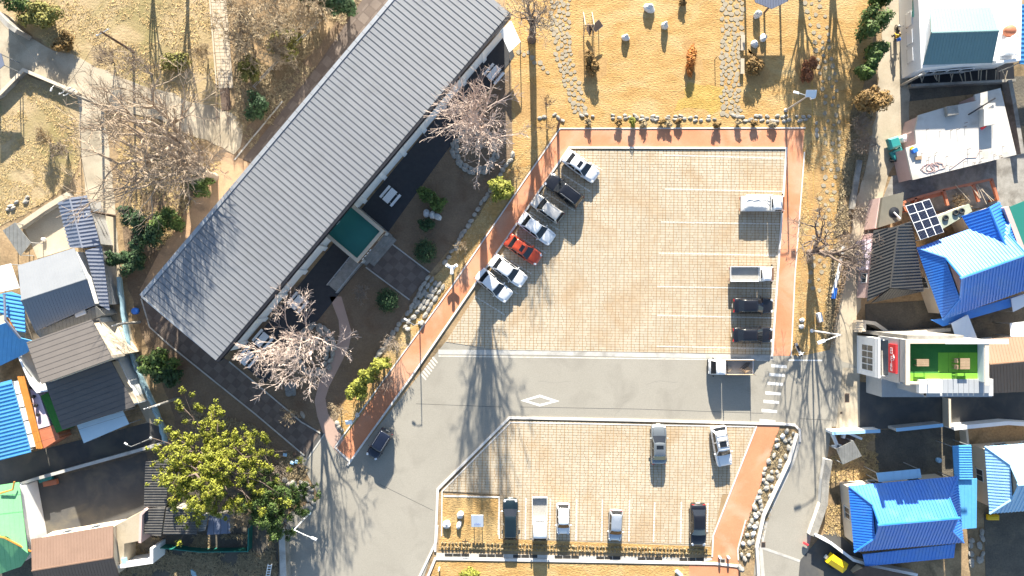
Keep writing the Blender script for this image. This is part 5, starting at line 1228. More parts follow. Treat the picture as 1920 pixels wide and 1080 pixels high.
def stonerow(label, runs, step, sx, sy, sz, meshes=ROCKS, jit=2.0, name='stone_edging', gap=0.0, cat='stone edging'):
    p0 = runs[0][0]; t = thing(name, label, cat, W(*p0))
    for pts in runs:
        for p, a in along(pts, step):
            if rr.random() < gap: continue
            k = rr.uniform(.75,1.25); q = W(p.x+rr.uniform(-jit,jit), p.y+rr.uniform(-jit,jit))
            obm('stone', rr.choice(meshes), t, (q.x,q.y,.10*sz/.3), (rr.uniform(-.15,.15), rr.uniform(-.15,.15), a+rr.uniform(-.5,.5)), (sx*k, sy*rr.uniform(.8,1.2), sz*rr.uniform(.8,1.3)))
    return t
stonerow('row of grey stones winding between the shaded garden and the red path', [[(962,292),(944,318),(915,362),(893,398),(872,432),(850,470),(828,498)], [(800,538),(765,588),(738,622),(712,660),(702,676)], [(810,545),(778,592),(756,616)]], 11, .42, .27, .28, gap=.08)
def ring(cx, cy, rx, ry, a0, a1, n=28): return [(cx+rx*math.cos(a0+(a1-a0)*i/n), cy+ry*math.sin(a0+(a1-a0)*i/n)) for i in range(n+1)]
stonerow('ring of stones around the far bare tree beside the hall', [ring(892,278,36,40,0,6.28), ring(892,278,42,46,.3,3.6)], 10, .42, .28, .32)
stonerow('ring of stones around the near bare tree by the curved path', [ring(590,655,36,46,-1.6,2.3), ring(586,655,29,40,-1.2,4.6)], 12, .48, .30, .32)
stonerow('broken line of pale stones along the lower edge of the lawn', [[(1012,222),(1040,214),(1060,232)],[(1090,216),(1122,218)],[(1148,217),(1260,219),(1345,220)],[(1150,222),(1345,225)],[(1376,218),(1525,219)],[(1388,226),(1520,226)],[(1530,222),(1531,262)]], 10, .30, .19, .15, ROCKS, gap=.2)
stonerow('bank of white boulders between the orange path and the lower road', [[(1478,806),(1462,838),(1440,890),(1424,930),(1410,965),(1398,1000),(1392,1030),(1394,1075)], [(1484,812),(1470,845),(1450,890),(1432,930),(1418,970),(1404,1010),(1402,1075)], [(1470,806),(1452,838),(1430,900),(1412,950)], [(1488,818),(1456,890),(1426,960),(1410,1020)]], 13, .32, .25, .24, ROCKS+ROCKW[:1], 4.5, gap=.35)
stonerow('heap of broken stones beside the pine at the road corner', [[(545,905),(565,915),(588,930),(592,945)],[(540,900),(575,928),(585,955)],[(555,900),(590,920)]], 9, .42, .3, .3, ROCKS, 5.0, 'stone_heap', cat='stone heap')
stonerow('short row of stones beside the information board near the red path', [[(632,792),(640,805),(648,812)]], 9, .35, .25, .25)
stonerow('stones scattered in the dry garden beside the deep blue house', [[(1838,1000),(1835,1060)],[(1825,1010),(1826,1070)]], 10, .42, .3, .25, ROCKS, 6.0, 'stone_heap', cat='stone heap')
stonerow('rubble line above the yard in the dry field', [[(14,395),(45,378),(60,365)]], 9, .35, .25, .22, ROCKS, 5.0, 'stone_heap', cat='stone heap')
# broad stone steps down from the plaza
t = thing('stone_steps', 'broad uneven stone steps between the paved plaza and the red path', 'steps', W(805,555))
for k in range(5):
    a, b = (803+k*6.5, 521+k*4.5), (771+k*6.5, 574+k*4.5)
    for p, an in along([a,b], 12):
        q = W(p.x+rr.uniform(-1.5,1.5), p.y+rr.uniform(-1.5,1.5)); s = rr.uniform(.85,1.15)
        obm('stone', rr.choice(ROCKS), t, (q.x,q.y,.28-k*.05), (0,0,an+rr.uniform(-.2,.2)), (.42*s,.22*s,.16))
def boulder(label, x, y, sx, sy, sz, ms=ROCKW, rz=None, group=None):
    o = obm('boulder', rr.choice(ms), None, W(x,y) + Vector((0,0,sz*.3)), (0,0,rr.uniform(0,6) if rz is None else rz), (sx,sy,sz)); tag(o, label, 'boulder', group)
boulder('large white boulder at the top of the lawn', 1216, 17, .72, .5, .75, rz=-.3); boulder('white boulder right on the lawn between the large one and the orange bush', 1245, 50, .42, .40, .95, rz=0); boulder('white boulder lower left of the other lawn boulders', 1172, 72, .5, .36, .7, rz=0)
boulder('pointed white stone in the shade of the pavilion', 1418, 30, .4, .42, 1.1); boulder('pale boulder in the shade near the benches, upper of two', 1430, 72, .4, .5, .5); boulder('pale boulder in the shade near the benches, lower of two', 1414, 84, .38, .48, .5)
boulder('left of three white rocks in the corner garden of the lower lot', 838, 982, .46, .44, .6); boulder('top of three white rocks in the corner garden of the lower lot', 863, 964, .44, .4, .55, rz=.8); boulder('right of three white rocks in the corner garden of the lower lot', 861, 983, .28, .48, .5, rz=-.3)
boulder('left of three pale boulders under the dark garden shrubs', 800, 401, .46, .4, .6); boulder('middle one of three pale boulders under the dark garden shrubs', 811, 403, .38, .5, .6); boulder('right of three pale boulders under the dark garden shrubs', 821, 407, .5, .34, .5)
boulder('big dark boulder below the near bare tree', 545, 729, .85, .75, .55, ROCKD); boulder('slim pale stone standing in the shaded garden strip', 568, 777, .22, .48, .5, ROCKS, .5)
boulder('round rock beside the red path near the lamp post', 792, 606, .38, .3, .42, ROCKS); boulder('rock at the foot of the stone steps', 765, 617, .34, .28, .75, ROCKS); boulder('white rock between the young pine and the red path', 670, 778, .3, .26, .3); boulder('white stone on the leafy strip beside the bench shelter', 1503, 600, .3, .24, .25); boulder('white stone in the leafy strip below the bench shelter', 1502, 612, .26, .3, .25)
# flagstones
def flagmesh(seed):
    rnd = random.Random(seed); n = rnd.choice((5,6,6,7)); mb = MB(); pts = []
    for k in range(n):
        a = 2*math.pi*(k+rnd.uniform(-.22,.22))/n; r = rnd.uniform(.8,1.1); pts.append((r*math.cos(a), r*math.sin(a)))
    mb.add([(x,y,.03) for x,y in pts]+[(x*1.04,y*1.04,-.05) for x,y in pts], [tuple(range(n))]+[(i,n+i,n+(i+1)%n,(i+1)%n) for i in range(n)]); return mesh('flagstone', mb, 'flagstone')
FLAGS = [flagmesh(i) for i in range(9)]
def flagpath(name, cl, w0, w1, gap, size, seed, m=None, skip=0.0):
    """stones packed along a centre line, tapering from width w0 to w1 (pixels)"""
    rnd = random.Random(seed); pth = zone(name, [(cl[0][0]-1,cl[0][1]),(cl[0][0]+1,cl[0][1]),(cl[-1][0],cl[-1][1])], 'lawn_patch', 2.8); placed = []; P = [Vector(p) for p in cl]; tot = sum((b-a).length for a, b in zip(P,P[1:])); tries = 0
    while tries < 5000:
        tries += 1; s = rnd.uniform(0,tot); acc = 0
        for a, b in zip(P,P[1:]):
            d = (b-a).length
            if acc + d >= s: break
            acc += d
        f = (s-acc)/d; c = a.lerp(b,f); dr = (b-a).normalized(); nn = Vector((-dr.y,dr.x)); w = (w0+(w1-w0)*s/tot)/2
        q = c + nn*rnd.uniform(-w,w); r = size*rnd.uniform(.75,1.2)
        if all((q-p).length > (r+r2)*.80+gap for p, r2 in placed): placed.append((q,r))
    for q, r in placed:
        if rnd.random() < skip: continue
        g = W(q.x,q.y); obm('flagstone', rnd.choice(FLAGS), pth, (g.x,g.y,.025), (0,0,rnd.uniform(0,6.3)), (r/PX,r/PX*rnd.uniform(.75,1),1))
flagpath('flagstone_path', [(1050,-20),(1051,60),(1058,110),(1070,150),(1083,192),(1086,214)], 38, 24, .1, 5.0, 1)
flagpath('flagstone_path', [(968,92),(985,100),(1010,118),(1032,135)], 9, 9, 2, 5.5, 2)
flagpath('flagstone_path', [(1374,-20),(1372,60),(1370,130),(1368,190),(1372,216)], 40, 34, .1, 5.2, 3)
flagpath('flagstone_path', [(1520,-20),(1538,60),(1552,150),(1562,230),(1556,320),(1545,400),(1535,480),(1528,545)], 34, 26, 5, 4.6, 4)

# ================================================================== VEGETATION
class Tree:
    def __init__(s, seed, maxlev, minr=.014, wig=.22, trop=.10, kids=(2,3), ang=(.35,.75), lr=.74, rr_=.62, side=.5):
        s.r = random.Random(seed); s.ml = maxlev; s.minr = minr; s.wig = wig; s.trop = trop; s.kids = kids; s.ang = ang; s.lr = lr; s.rr = rr_; s.side = side; s.thick = MB(); s.thin = MB()
    def vec(s): return Vector((s.r.gauss(0,1), s.r.gauss(0,1), s.r.gauss(0,1))).normalized()
    def tilt(s, d, a):
        ax = d.cross(s.vec())
        if ax.length < 1e-4: ax = d.orthogonal()
        return (Matrix.Rotation(a, 3, ax.normalized()) @ d).normalized()
    def grow(s, p, d, L, r, lev):
        n = 4 if lev < 3 else 3; pts = [p.copy()]; rad = [r]; re = max(r*.62, s.minr)
        for i in range(n):
            d = (d + s.vec()*s.wig*(.55 if lev < 2 else 1) + Vector((0,0,s.trop))).normalized(); p = p + d*(L/n); pts.append(p.copy()); rad.append(r + (re-r)*(i+1)/n)
            if lev >= 1 and lev < s.ml and i in (1,2) and s.r.random() < s.side:
                s.grow(p.copy(), s.tilt(d, s.r.uniform(.6,1.15)), L*.55, max(re*.5, s.minr), lev+2 if lev+2 <= s.ml else s.ml)
        (s.thick if lev <= 1 else s.thin).tube(pts, rad, 7 if r > .09 else (5 if r > .04 else 3), cap=False)
        if lev < s.ml:
            for k in range(s.r.choice(s.kids)): s.grow(p.copy(), s.tilt(d, s.r.uniform(*s.ang)), L*s.lr*s.r.uniform(.8,1.15), max(re*s.r.uniform(.7,1)*s.rr/.62, s.minr), lev+1)
def baretree(label, px, py, h, trunk, limbs, seed, lev=6, m='bark', spread=(.25,.6), name='bare_tree', group='bare trees', fork=.22, lean=(0,0), minr=.014, trop=.10, ang=(.35,.75), wig=.22, L0=.30, tm=None, side=.5, kids=(2,3), lr=.74, zb=0.0, thick=1.0):
    T = Tree(seed, lev, minr, wig, trop, ang=ang, side=side, kids=kids, lr=lr); b = W(px,py) ; b.z = zb
    top = Vector((b.x+lean[0]*fork, b.y+lean[1]*fork, h*fork)); T.thick.tube([b+Vector((0,0,-.05)), b+Vector((0,0,.25)), b.lerp(top,.5)+Vector((.05,.04,0)), top], [trunk*1.5, trunk*1.1, trunk, trunk*.9], 9)
    ln = Vector((lean[0],lean[1],h)).normalized()
    for k in range(limbs):
        a = 2*math.pi*(k+T.r.uniform(-.25,.25))/limbs; tt = T.r.uniform(*spread); d = (Vector((math.cos(a)*math.sin(tt), math.sin(a)*math.sin(tt), math.cos(tt))) + ln*.6).normalized()
        T.grow(top - Vector((0,0,T.r.uniform(0,h*fork*.35))), d, h*L0*T.r.uniform(.85,1.15), trunk*thick*T.r.uniform(.5,.7), 0)
    t = thing(name, label, 'tree', b, 0, group)
    obj('trunk', T.thick, tm or m, t, True); obj('crown', T.thin, m, t)
    return t
baretree('pale bare tree inside the stone ring at the far end of the hall', 898, 274, 12.8, .36, 8, 41, 5, 'bark_pale', (.15,.50), fork=.40, trop=.05, ang=(.25,.6), L0=.245, wig=.18, minr=.019, side=.66, thick=1.35, lean=(.8,.3))
baretree('pale bare tree with two leaning limbs beside the curved path', 592, 640, 9.6, .32, 5, 52, 6, 'bark_pale', (.4,.9), fork=.2, trop=.03, ang=(.28,.65), L0=.29, lean=(.5,.5), wig=.22, minr=.016, side=.58)
baretree('tall grey bare tree behind the hall, rightmost of its clump', 372, 300, 11.5, .46, 6, 63, 5, 'bark_mid', (.35,1.0), fork=.16, L0=.34, minr=.017, side=.45, wig=.22, trop=.05, thick=1.3, tm='bark')
baretree('wide grey bare tree over the west alley in front of the clump behind the hall', 350, 272, 11.5, .46, 6, 64, 5, 'bark_mid', (.5,1.1), fork=.14, L0=.36, minr=.017, side=.45, wig=.22, trop=.04, thick=1.3, tm='bark')
baretree('dense grey bare tree close to the hall roof corner', 402, 332, 11.0, .40, 6, 67, 5, 'bark_mid', (.3,.85), fork=.2, L0=.31, minr=.018, side=.5, wig=.22, trop=.06, thick=1.2, tm='bark')
baretree('smaller bare tree beside the junction of the west alley', 300, 205, 8.0, .2, 5, 65, 4, 'bark_mid', (.3,.7), fork=.15, L0=.3)
baretree('slim bare tree on the dry slope above the alley junction', 285, 140, 6.0, .12, 5, 66, 5, 'bark', (.2,.6), fork=.1, L0=.3, minr=.012)
for i, (x, y, h) in enumerate(((565,62,5.5),(520,40,6.0),(478,95,4.5),(602,25,5.0),(450,30,6.0),(535,110,3.6))):
    baretree(('tangled tan bare tree behind the hall near the pale rail','tangled tan bare tree nearest the top edge left of the pale rail','low tangled bare tree left of the pale rail end','tangled bare tree nearest the hall roof at the top edge','tangled bare tree beside the stepped path at the top','lowest tangled bare tree between rail and brick strip')[i], x, y, h, .14, 6, 70+i, 5, 'bark_tan', (.4,1.1), fork=.12, L0=.33, trop=.02, side=.6, minr=.022, wig=.3, group='tangled trees behind the hall')
baretree('bare tree with a thick dark trunk at the top edge beside the hall end', 997, 74, 9.5, .40, 5, 81, 5, 'bark', (.2,.55), fork=.42, L0=.22, tm='bark_dark', minr=.016)
baretree('crooked dark bare tree in the leafy strip right of the upper lot', 1518, 474, 7.6, .34, 4, 96, 5, 'bark_dark', (.5,1.05), fork=.2, L0=.34, wig=.34, trop=.03, lean=(.6,.6), minr=.017, side=.4, thick=1.25)
baretree('second bare tree of the leafy strip, close to the stick fence', 1560, 470, 5.5, .14, 4, 97, 5, 'bark', (.3,.8), fork=.15, L0=.3, minr=.014)
baretree('bare tree beyond the top edge shading the lawn path', 1500, -70, 6.6, .3, 6, 98, 5, 'bark', (.25,.65), fork=.25, minr=.03)
baretree('bare tree beyond the top edge near the arborvitae row', 1560, -120, 7.6, .3, 6, 99, 5, 'bark', (.25,.65), fork=.25, minr=.03)
baretree('bare tree beyond the top edge above the dry slope', 350, -60, 8.0, .22, 5, 100, 5, 'bark', (.25,.65), fork=.3, minr=.018)
baretree('bare tree beyond the top edge left above the dry slope', 285, -90, 7.0, .22, 4, 101, 4, 'bark', (.25,.65), fork=.3, minr=.018)
def shrubby(label, x, y, h, seed, m='bark_tan', lev=4, n=9, sp=(.3,1.0), minr=.012, group='bare shrubs'):
    baretree(label, x, y, h, .05, n, seed, lev, m, sp, 'bare_shrub', group, .06, minr=minr, L0=.36, side=.55)
shrubby('tan bare shrub between the stone row and the red path', 868, 463, 1.6, 201, 'bark_tan'); shrubby('bare shrub in the shade left of the round dark bush', 682, 548, 2.0, 202, 'bark'); shrubby('thin bare shrub in the sun beside the lamp post', 745, 642, 2.6, 203, 'bark'); shrubby('bare shrub beside the information board', 640, 768, 2.2, 204, 'bark_tan')
shrubby('bare shrub in the shaded strip near the slim stone', 552, 775, 2.0, 205); shrubby('bare sapling on the verge close to the young pines', 722, 705, 3.0, 206, 'bark_dark', 4, 4, (.1,.4)); shrubby('grey bare brush beside the east alley, upper clump', 1603, 238, 2.2, 207, 'bark', 4, 14, (.3,1.2)); shrubby('grey bare brush beside the east alley, lower clump', 1608, 275, 2.4, 208, 'bark', 4, 14, (.3,1.2))
shrubby('grey brush over the culvert beside the east alley', 1597, 405, 2.4, 209, 'bark', 4, 14, (.3,1.2)); shrubby('dry brown brush in the left field', 95, 262, 2.0, 210, 'bark_tan', 4, 16, (.3,1.2)); shrubby('grey brush beside the left field wall', 128, 285, 2.0, 211, 'bark', 4, 14, (.3,1.2)); shrubby('bare brush between the pine and the road corner', 470, 955, 3.2, 212, 'bark_tan', 5, 8, (.4,1.1), .016)
shrubby('bare brush by the rubble at the road corner', 535, 880, 2.0, 213, 'bark', 4, 10); shrubby('brush on the dry slope left of the stepped path', 390, 110, 2.4, 214, 'bark_tan', 4, 12, (.3,1.1)); shrubby('brush on the dry slope near the alley bend', 215, 118, 2.6, 215, 'bark', 4, 14, (.3,1.1)); shrubby('dry stalks in the rusty frame', 1785, 378, 1.8, 216, 'bark_tan', 4, 14, (.3,1.2)); shrubby('bare brush on the bank below the culvert', 1590, 470, 2.0, 217, 'bark', 4, 12, (.3,1.1))
def sap(label, x, y, h, seed): shrubby(label, x, y, h, seed, 'bark_dark', 3, 4, (.08,.35), .016, 'saplings')
sap('staked sapling on the lawn beside the trunk shadow', 1024, 200, 2.6, 230); sap('sapling in the corner bed above the red path', 1026, 245, 2.8, 231); sap('sapling on the verge beside the yellow green bush', 968, 340, 2.6, 232)
# ---- leafy crowns
def leaves(rng, C, Rd, n, size, jit=.35, up=.35, shell=.55):
    """n leaf quads spread through ellipsoids C (k,3) with radii Rd (k,3)"""
    k = len(C); vol = np.array([r[0]*r[1]*r[2] for r in Rd])**.8; idx = rng.choice(k, n, p=vol/vol.sum()); C = np.array(C)[idx]; Rr = np.array(Rd)[idx]
    d = rng.normal(size=(n,3)); d /= np.linalg.norm(d, axis=1)[:,None]; rad = (shell + (1-shell)*rng.random(n))*(1+rng.normal(0,.08,n)); P = C + d*Rr*rad[:,None]
    nr = d + rng.normal(0,jit,(n,3)); nr[:,2] += up; nr /= np.linalg.norm(nr, axis=1)[:,None]
    a = np.cross(nr, rng.normal(size=(n,3))); a /= np.linalg.norm(a, axis=1)[:,None]; b = np.cross(nr, a); s = size*(.6+.8*rng.random(n)); w = s*(.35+.3*rng.random(n))
    q = np.stack([P - a*s[:,None], P - b*w[:,None], P + a*s[:,None], P + b*w[:,None]], 1).reshape(-1,3)
    return q
def leafmb(q):
    mb = MB(); mb.v = [tuple(x) for x in q.tolist()]; mb.f = [(4*i,4*i+1,4*i+2,4*i+3) for i in range(len(q)//4)]; return mb
def bush(label, x, y, rx, ry, h, m, seed, n=1500, size=.13, name='evergreen_shrub', lumps=9, cat='shrub', group='evergreen shrubs', z0=None, ball=False):
    """crown seen around pixel (x,y), radii in pixels"""
    rng = np.random.default_rng(seed); zc = h*.55; c = W(x,y,zc); k = (HC-zc)/HC/PX; rX, rY = rx*k, ry*k
    C, Rd = [], []
    if ball: C = [(c.x,c.y,zc)]; Rd = [(rX,rY,h*.46)]
    else:
        C.append((c.x,c.y,zc*.9)); Rd.append((rX*.68,rY*.68,h*.40))
        for i in range(lumps):
            a = rng.uniform(0,6.28); f = rng.uniform(.35,.75); s = rng.uniform(.28,.5); C.append((c.x+rX*f*math.cos(a), c.y+rY*f*math.sin(a), zc + h*rng.uniform(-.25,.32))); Rd.append((rX*s,rY*s,h*s*.55))
    t = thing(name, label, cat, Vector((c.x,c.y,0)), 0, group)
    obj('trunk', MB().tube([(c.x,c.y,0),(c.x+.05,c.y,h*.35),(c.x,c.y+.05,h*.7)], [.1*h/3+.03,.07*h/3+.02,.02], 6), 'bark_dark', t)
    obj('crown', leafmb(leaves(rng, C, Rd, n, size)), m, t)
    return t
bush('round dark clipped bush beside the plaza, upper one', 797, 471, 23, 24, 2.0, 'leaf_dark', 1, 2600, .10, ball=True); bush('round dark clipped bush below the plaza', 726, 563, 23, 24, 2.0, 'leaf_dark', 2, 2600, .10, ball=True)
bush('yellow green bush on the verge by the red path', 939, 356, 25, 27, 3.0, 'leaf_yellow', 3, 2600, .15); bush('dark garden shrub above the three pale boulders', 800, 362, 18, 16, 2.2, 'leaf_green', 4, 1500); bush('dark garden shrub touching the three pale boulders', 820, 381, 17, 18, 2.2, 'leaf_green', 5, 1500); bush('dark low shrub below the three pale boulders', 798, 422, 16, 17, 1.6, 'leaf_dark', 6, 1300)
bush('dark evergreen bush at the foot of the stepped path', 480, 198, 26, 30, 3.2, 'leaf_dark', 7, 2400, .16); bush('dark evergreen under the bare clump, upper left', 243, 408, 26, 22, 3.0, 'leaf_dark', 8, 1800, .16); bush('dark evergreen under the bare clump, in its middle', 272, 436, 34, 32, 3.6, 'leaf_dark', 9, 2600, .17); bush('dark evergreen under the bare clump, nearest the hall', 318, 415, 30, 26, 3.2, 'leaf_green', 10, 2200, .17); bush('dark evergreen at the alley below the bare clump', 218, 484, 24, 17, 3.0, 'leaf_dark', 11, 1700, .16); bush('dark evergreen under the bare clump, lowest', 252, 490, 26, 26, 3.0, 'leaf_dark', 12, 1800, .16); bush('evergreen behind the hall beneath the tallest bare tree', 372, 345, 24, 26, 3.0, 'leaf_green', 13, 1600, .16)
bush('bushy green pine beside the west alley below the hall corner', 293, 680, 36, 26, 4.5, 'leaf_green', 14, 2600, .19, 'pine_tree', 12, 'tree', 'pines'); bush('darker leaves painting the shaded lower part of the pine beside the hall corner', 320, 706, 26, 22, 3.6, 'leaf_dark', 15, 1800, .18, 'pine_tree', 10, 'tree', 'pines')  # second crown paints the pine's shaded underside with darker leaves
bush('young yellow green pine on the verge, largest of three', 668, 728, 24, 22, 3.8, 'leaf_yellow', 16, 2200, .16, 'pine_tree', 10, 'tree', 'pines'); bush('young yellow green pine on the verge, middle of three', 691, 706, 19, 19, 4.2, 'leaf_yellow', 17, 1700, .15, 'pine_tree', 10, 'tree', 'pines'); bush('slim yellow green young pine on the verge, rightmost of three', 712, 682, 20, 13, 4.5, 'leaf_yellow', 18, 1100, .15, 'pine_tree', 8, 'tree', 'pines')
for i, (x, y, rx, ry, h, m) in enumerate(((1650,-2,20,14,4.5,'leaf_green'),(1634,38,30,34,4.8,'leaf_green'),(1641,95,21,22,4.2,'leaf_green'),(1627,133,20,17,3.6,'leaf_green'),(1636,190,34,30,4.4,'leaf_brown'))):
    bush(('arborvitae at the top edge of the row beside the alley','largest green arborvitae of the row beside the alley','green arborvitae beside the motorcyclist shadow','smallest green arborvitae of the row, above the brown one','brown arborvitae at the lower end of the row')[i], x, y, rx, ry, h, m, 30+i, 2800, .17, 'arborvitae', 12, 'tree', 'arborvitae row')
bush('orange dry bush on the lawn', 1297, 112, 13, 29, 1.5, 'leaf_orange', 40, 1700, .14, 'dry_bush', 9, 'shrub', 'dry lawn bushes'); bush('brown dry bush on the lawn below the swing', 1108, 120, 18, 27, 1.4, 'leaf_brown', 41, 1500, .14, 'dry_bush', 9, 'shrub', 'dry lawn bushes'); bush('rusty dry bush beside the stepping stones', 1515, 131, 17, 26, 1.4, 'leaf_rust', 42, 1500, .14, 'dry_bush', 9, 'shrub', 'dry lawn bushes'); bush('tan dry bush near the lower bench', 1418, 126, 20, 24, 1.5, 'leaf_brown', 43, 1200, .14, 'dry_bush', 9, 'shrub', 'dry lawn bushes'); bush('small orange tuft at the top edge of the lawn', 1279, 2, 9, 8, .9, 'leaf_brown', 44, 500, .12, 'dry_bush', 6, 'shrub', 'dry lawn bushes')
bush('bright green small shrub among the stones below the lawn', 1187, 227, 7.5, 11, 1.3, 'leaf_yellow', 45, 600, .1); bush('yellow green bush at the bottom edge below the signboard', 881, 1075, 20, 12, 2.0, 'leaf_yellow', 46, 900, .13)
for i, x in enumerate((1104,1160,1208,1240,1252,1345,1385,1414,1449,1272)): bush(f'dry brown tuft among the lawn edge stones, number {i+1} from the left', x, 228+(i%3)*3, 9, 8, .8, 'leaf_brown' if i % 2 else 'straw_dull', 50+i, 260, .12, 'dry_tuft', 5, 'tuft', 'dry tufts along the stone line')
TL = ['leftmost dry tuft of the stone line, by the left flagstone path', 'dry tuft left of the bright green small shrub', 'dry tuft right of the bright green small shrub', 'left one of two touching dry tufts in the middle of the stone line', 'right one of two touching dry tufts in the middle of the stone line', 'dry tuft in the stone line below the orange bush', 'dry tuft left of where the right flagstone path meets the stones', 'dry tuft right of where the right flagstone path meets the stones', 'dry tuft below the tan bush near the lower bench', 'rightmost dry tuft of the stone line, near the solar lamp']
for o, l in zip(sorted([o for o in bpy.data.objects if o.name.startswith('dry_tuft')], key=lambda o: o.location.x), TL): o['label'] = l
bush('olive bush at the top left corner above the alley', 75, 28, 42, 34, 2.2, mat('leaf_olive', (.14,.14,.03), (.22,.20,.05), .85, 1, .5, island=.4), 60, 2400, .17); bush('dull green bush at the very top left', 30, 8, 26, 22, 2.0, 'leaf_green', 61, 1400, .16); bush('brown brush below the olive bush beside the alley', 118, 78, 26, 20, 1.4, 'leaf_brown', 62, 1100, .15, 'dry_bush', 8, 'shrub', 'dry slope bushes'); bush('olive scrub in the middle of the dry slope', 335, 118, 34, 26, 1.2, 'leaf_olive', 63, 1300, .15, 'dry_bush', 8, 'shrub', 'dry slope bushes')
bush('dark pine top at the upper edge beside the hall roof', 640, 2, 34, 20, 6, 'leaf_dark', 64, 2400, .18, 'pine_tree', 10, 'tree', 'pines'); bush('dark evergreen behind the tangled trees at the top edge', 590, -4, 30, 18, 5, 'leaf_dark', 65, 1800, .18, 'pine_tree', 10, 'tree', 'pines'); bush('dark evergreen scrub amid the tangled trees', 470, 130, 22, 26, 2.4, 'leaf_olive', 66, 1300, .16); bush('olive evergreen scrub under the tangled trees', 530, 80, 40, 34, 2.2, 'leaf_olive', 67, 2200, .17)
# ---- large pine with clumped needles
def pine(label, px, py, h, rad, seed, m, nlimb, tuft=.55, nt=46, size=.20, lean=(0,0), zlo=.45):
    rnd = random.Random(seed); rng = np.random.default_rng(seed); b = W(px,py); t = thing('pine_tree', label, 'tree', b, 0, 'pines'); T = MB(); C, Rd = [], []
    ax = lambda f: Vector((b.x + lean[0]*f + .25*math.sin(f*5), b.y + lean[1]*f + .2*math.cos(f*4), h*f))
    T.tube([ax(f) for f in (0,.2,.4,.6,.8,.95)], [.34,.27,.22,.16,.10,.05], 8)
    for i in range(nlimb):
        f = zlo + (1-zlo)*(i+.5)/nlimb; a = i*2.4 + rnd.uniform(-.4,.4); L = rad*(1.08-.62*(f-zlo)/(1-zlo))*rnd.uniform(.55,1.2); p0 = ax(f); d = Vector((math.cos(a), math.sin(a), .12))
        pts = [p0 + d*L*s + Vector((rnd.uniform(-.2,.2), rnd.uniform(-.2,.2), .5*s*s)) for s in (0,.33,.66,1)]
        T.tube(pts, [.11,.08,.05,.025], 5)
        for s in range(12):
            q = rnd.uniform(.35,1.05); p = p0 + d*L*q + Vector((rnd.uniform(-1,1)*L*.26, rnd.uniform(-1,1)*L*.26, .5*q*q + rnd.uniform(-.1,.35)))
            T.tube([pts[2 if q > .6 else 1], p], [.035,.015], 3, False); sz = tuft*rnd.uniform(.6,1.15); C.append((p.x,p.y,p.z)); Rd.append((sz,sz,sz*.62))
    obj('trunk', T, 'bark_dark', t, True)
    obj('crown', leafmb(leaves(rng, C, Rd, len(C)*nt, size, .5, .25, .25)), m, t)
pine('big yellow green pine spreading over the old sheds', 432, 838, 9.0, 6.9, 5, 'leaf_pine', 40, .52, 80, .115, lean=(.4,-.6), zlo=.34)
pine('smaller green pine at the road corner', 530, 928, 5.2, 3.9, 6, 'leaf_green', 24, .50, 80, .11, zlo=.25)
# ---- low plants nobody could count
def tufts(name, label, poly, n, size, m, seed, blades=5, hh=.3):
    rng = np.random.default_rng(seed); cl = ccw([(p.x,p.y) for p in WW(poly)]); xs = [p[0] for p in cl]; ys = [p[1] for p in cl]; pts = []
    def inside(x, y):
        c = False; j = len(cl)-1
        for i in range(len(cl)):
            if (cl[i][1] > y) != (cl[j][1] > y) and x < (cl[j][0]-cl[i][0])*(y-cl[i][1])/(cl[j][1]-cl[i][1])+cl[i][0]: c = not c
            j = i
        return c
    while len(pts) < n:
        x, y = rng.uniform(min(xs),max(xs)), rng.uniform(min(ys),max(ys))
        if inside(x,y) and mnoise.noise(Vector((x*.35,y*.35,seed))) > -.18: pts.append((x,y))
    P = np.array(pts); P = np.repeat(P, blades, 0); k = len(P); a = rng.uniform(0,6.28,k); r = size*(.5+rng.random(k)); w = r*.16; d = np.stack([np.cos(a),np.sin(a)],1); nn = np.stack([-d[:,1],d[:,0]],1); h = hh*(.4+.8*rng.random(k))
    base = P + rng.normal(0,size*.25,(k,2)); z0 = np.full(k,.01); tip = base + d*r[:,None]
    q = np.stack([np.column_stack([base-nn*w[:,None],z0]), np.column_stack([base+nn*w[:,None],z0]), np.column_stack([tip+nn*w[:,None]*.4,h]), np.column_stack([tip-nn*w[:,None]*.4,h])],1).reshape(-1,3)
    o = stuff(name, leafmb(q), m, label, 'dry grass'); return o
tufts('dry_grass', 'dry grass and leaf litter on the strip right of the upper lot', [(1510,250),(1600,250),(1575,420),(1548,660),(1492,662),(1500,420)], 1800, .15, 'straw', 1, 4, .06)
tufts('dry_grass', 'dry tufts over the slope in the top left', [(0,0),(420,0),(412,160),(350,185),(215,138),(100,90)], 1500, .20, 'straw', 2, 5, .10)
tufts('dry_grass', 'dry straw in the left field', [(0,200),(45,150),(140,185),(148,330),(60,395),(0,420)], 1200, .20, 'straw', 3, 5, .08)
tufts('dry_grass', 'dry weeds beside the rubble wall of the lower alley', [(1556,820),(1640,800),(1650,905),(1590,915),(1600,1010),(1545,1000),(1555,900)], 1500, .14, 'straw', 4, 5, .10)
tufts('dry_grass', 'dry weeds under the bare clump by the west alley', [(205,210),(300,225),(385,262),(430,290),(300,470),(230,420)], 1200, .22, 'straw', 5, 5, .10)
tufts('dry_grass', 'dry weeds along the edge of the east alley', [(1600,200),(1640,200),(1620,300),(1595,400),(1570,520),(1558,640),(1545,640),(1570,400)], 1500, .30, 'straw_dull', 6, 5, .2)
tufts('dry_grass', 'dry litter behind the hall', [(440,20),(680,-10),(620,90),(470,280),(440,220)], 1800, .24, 'straw_dull', 7, 5, .14)
tufts('dry_grass', 'dry weeds between the boulders right of the orange path', [(1462,800),(1492,812),(1420,1030),(1420,1080),(1388,1080),(1384,1030)], 1300, .18, 'straw_dull', 8, 5, .12)
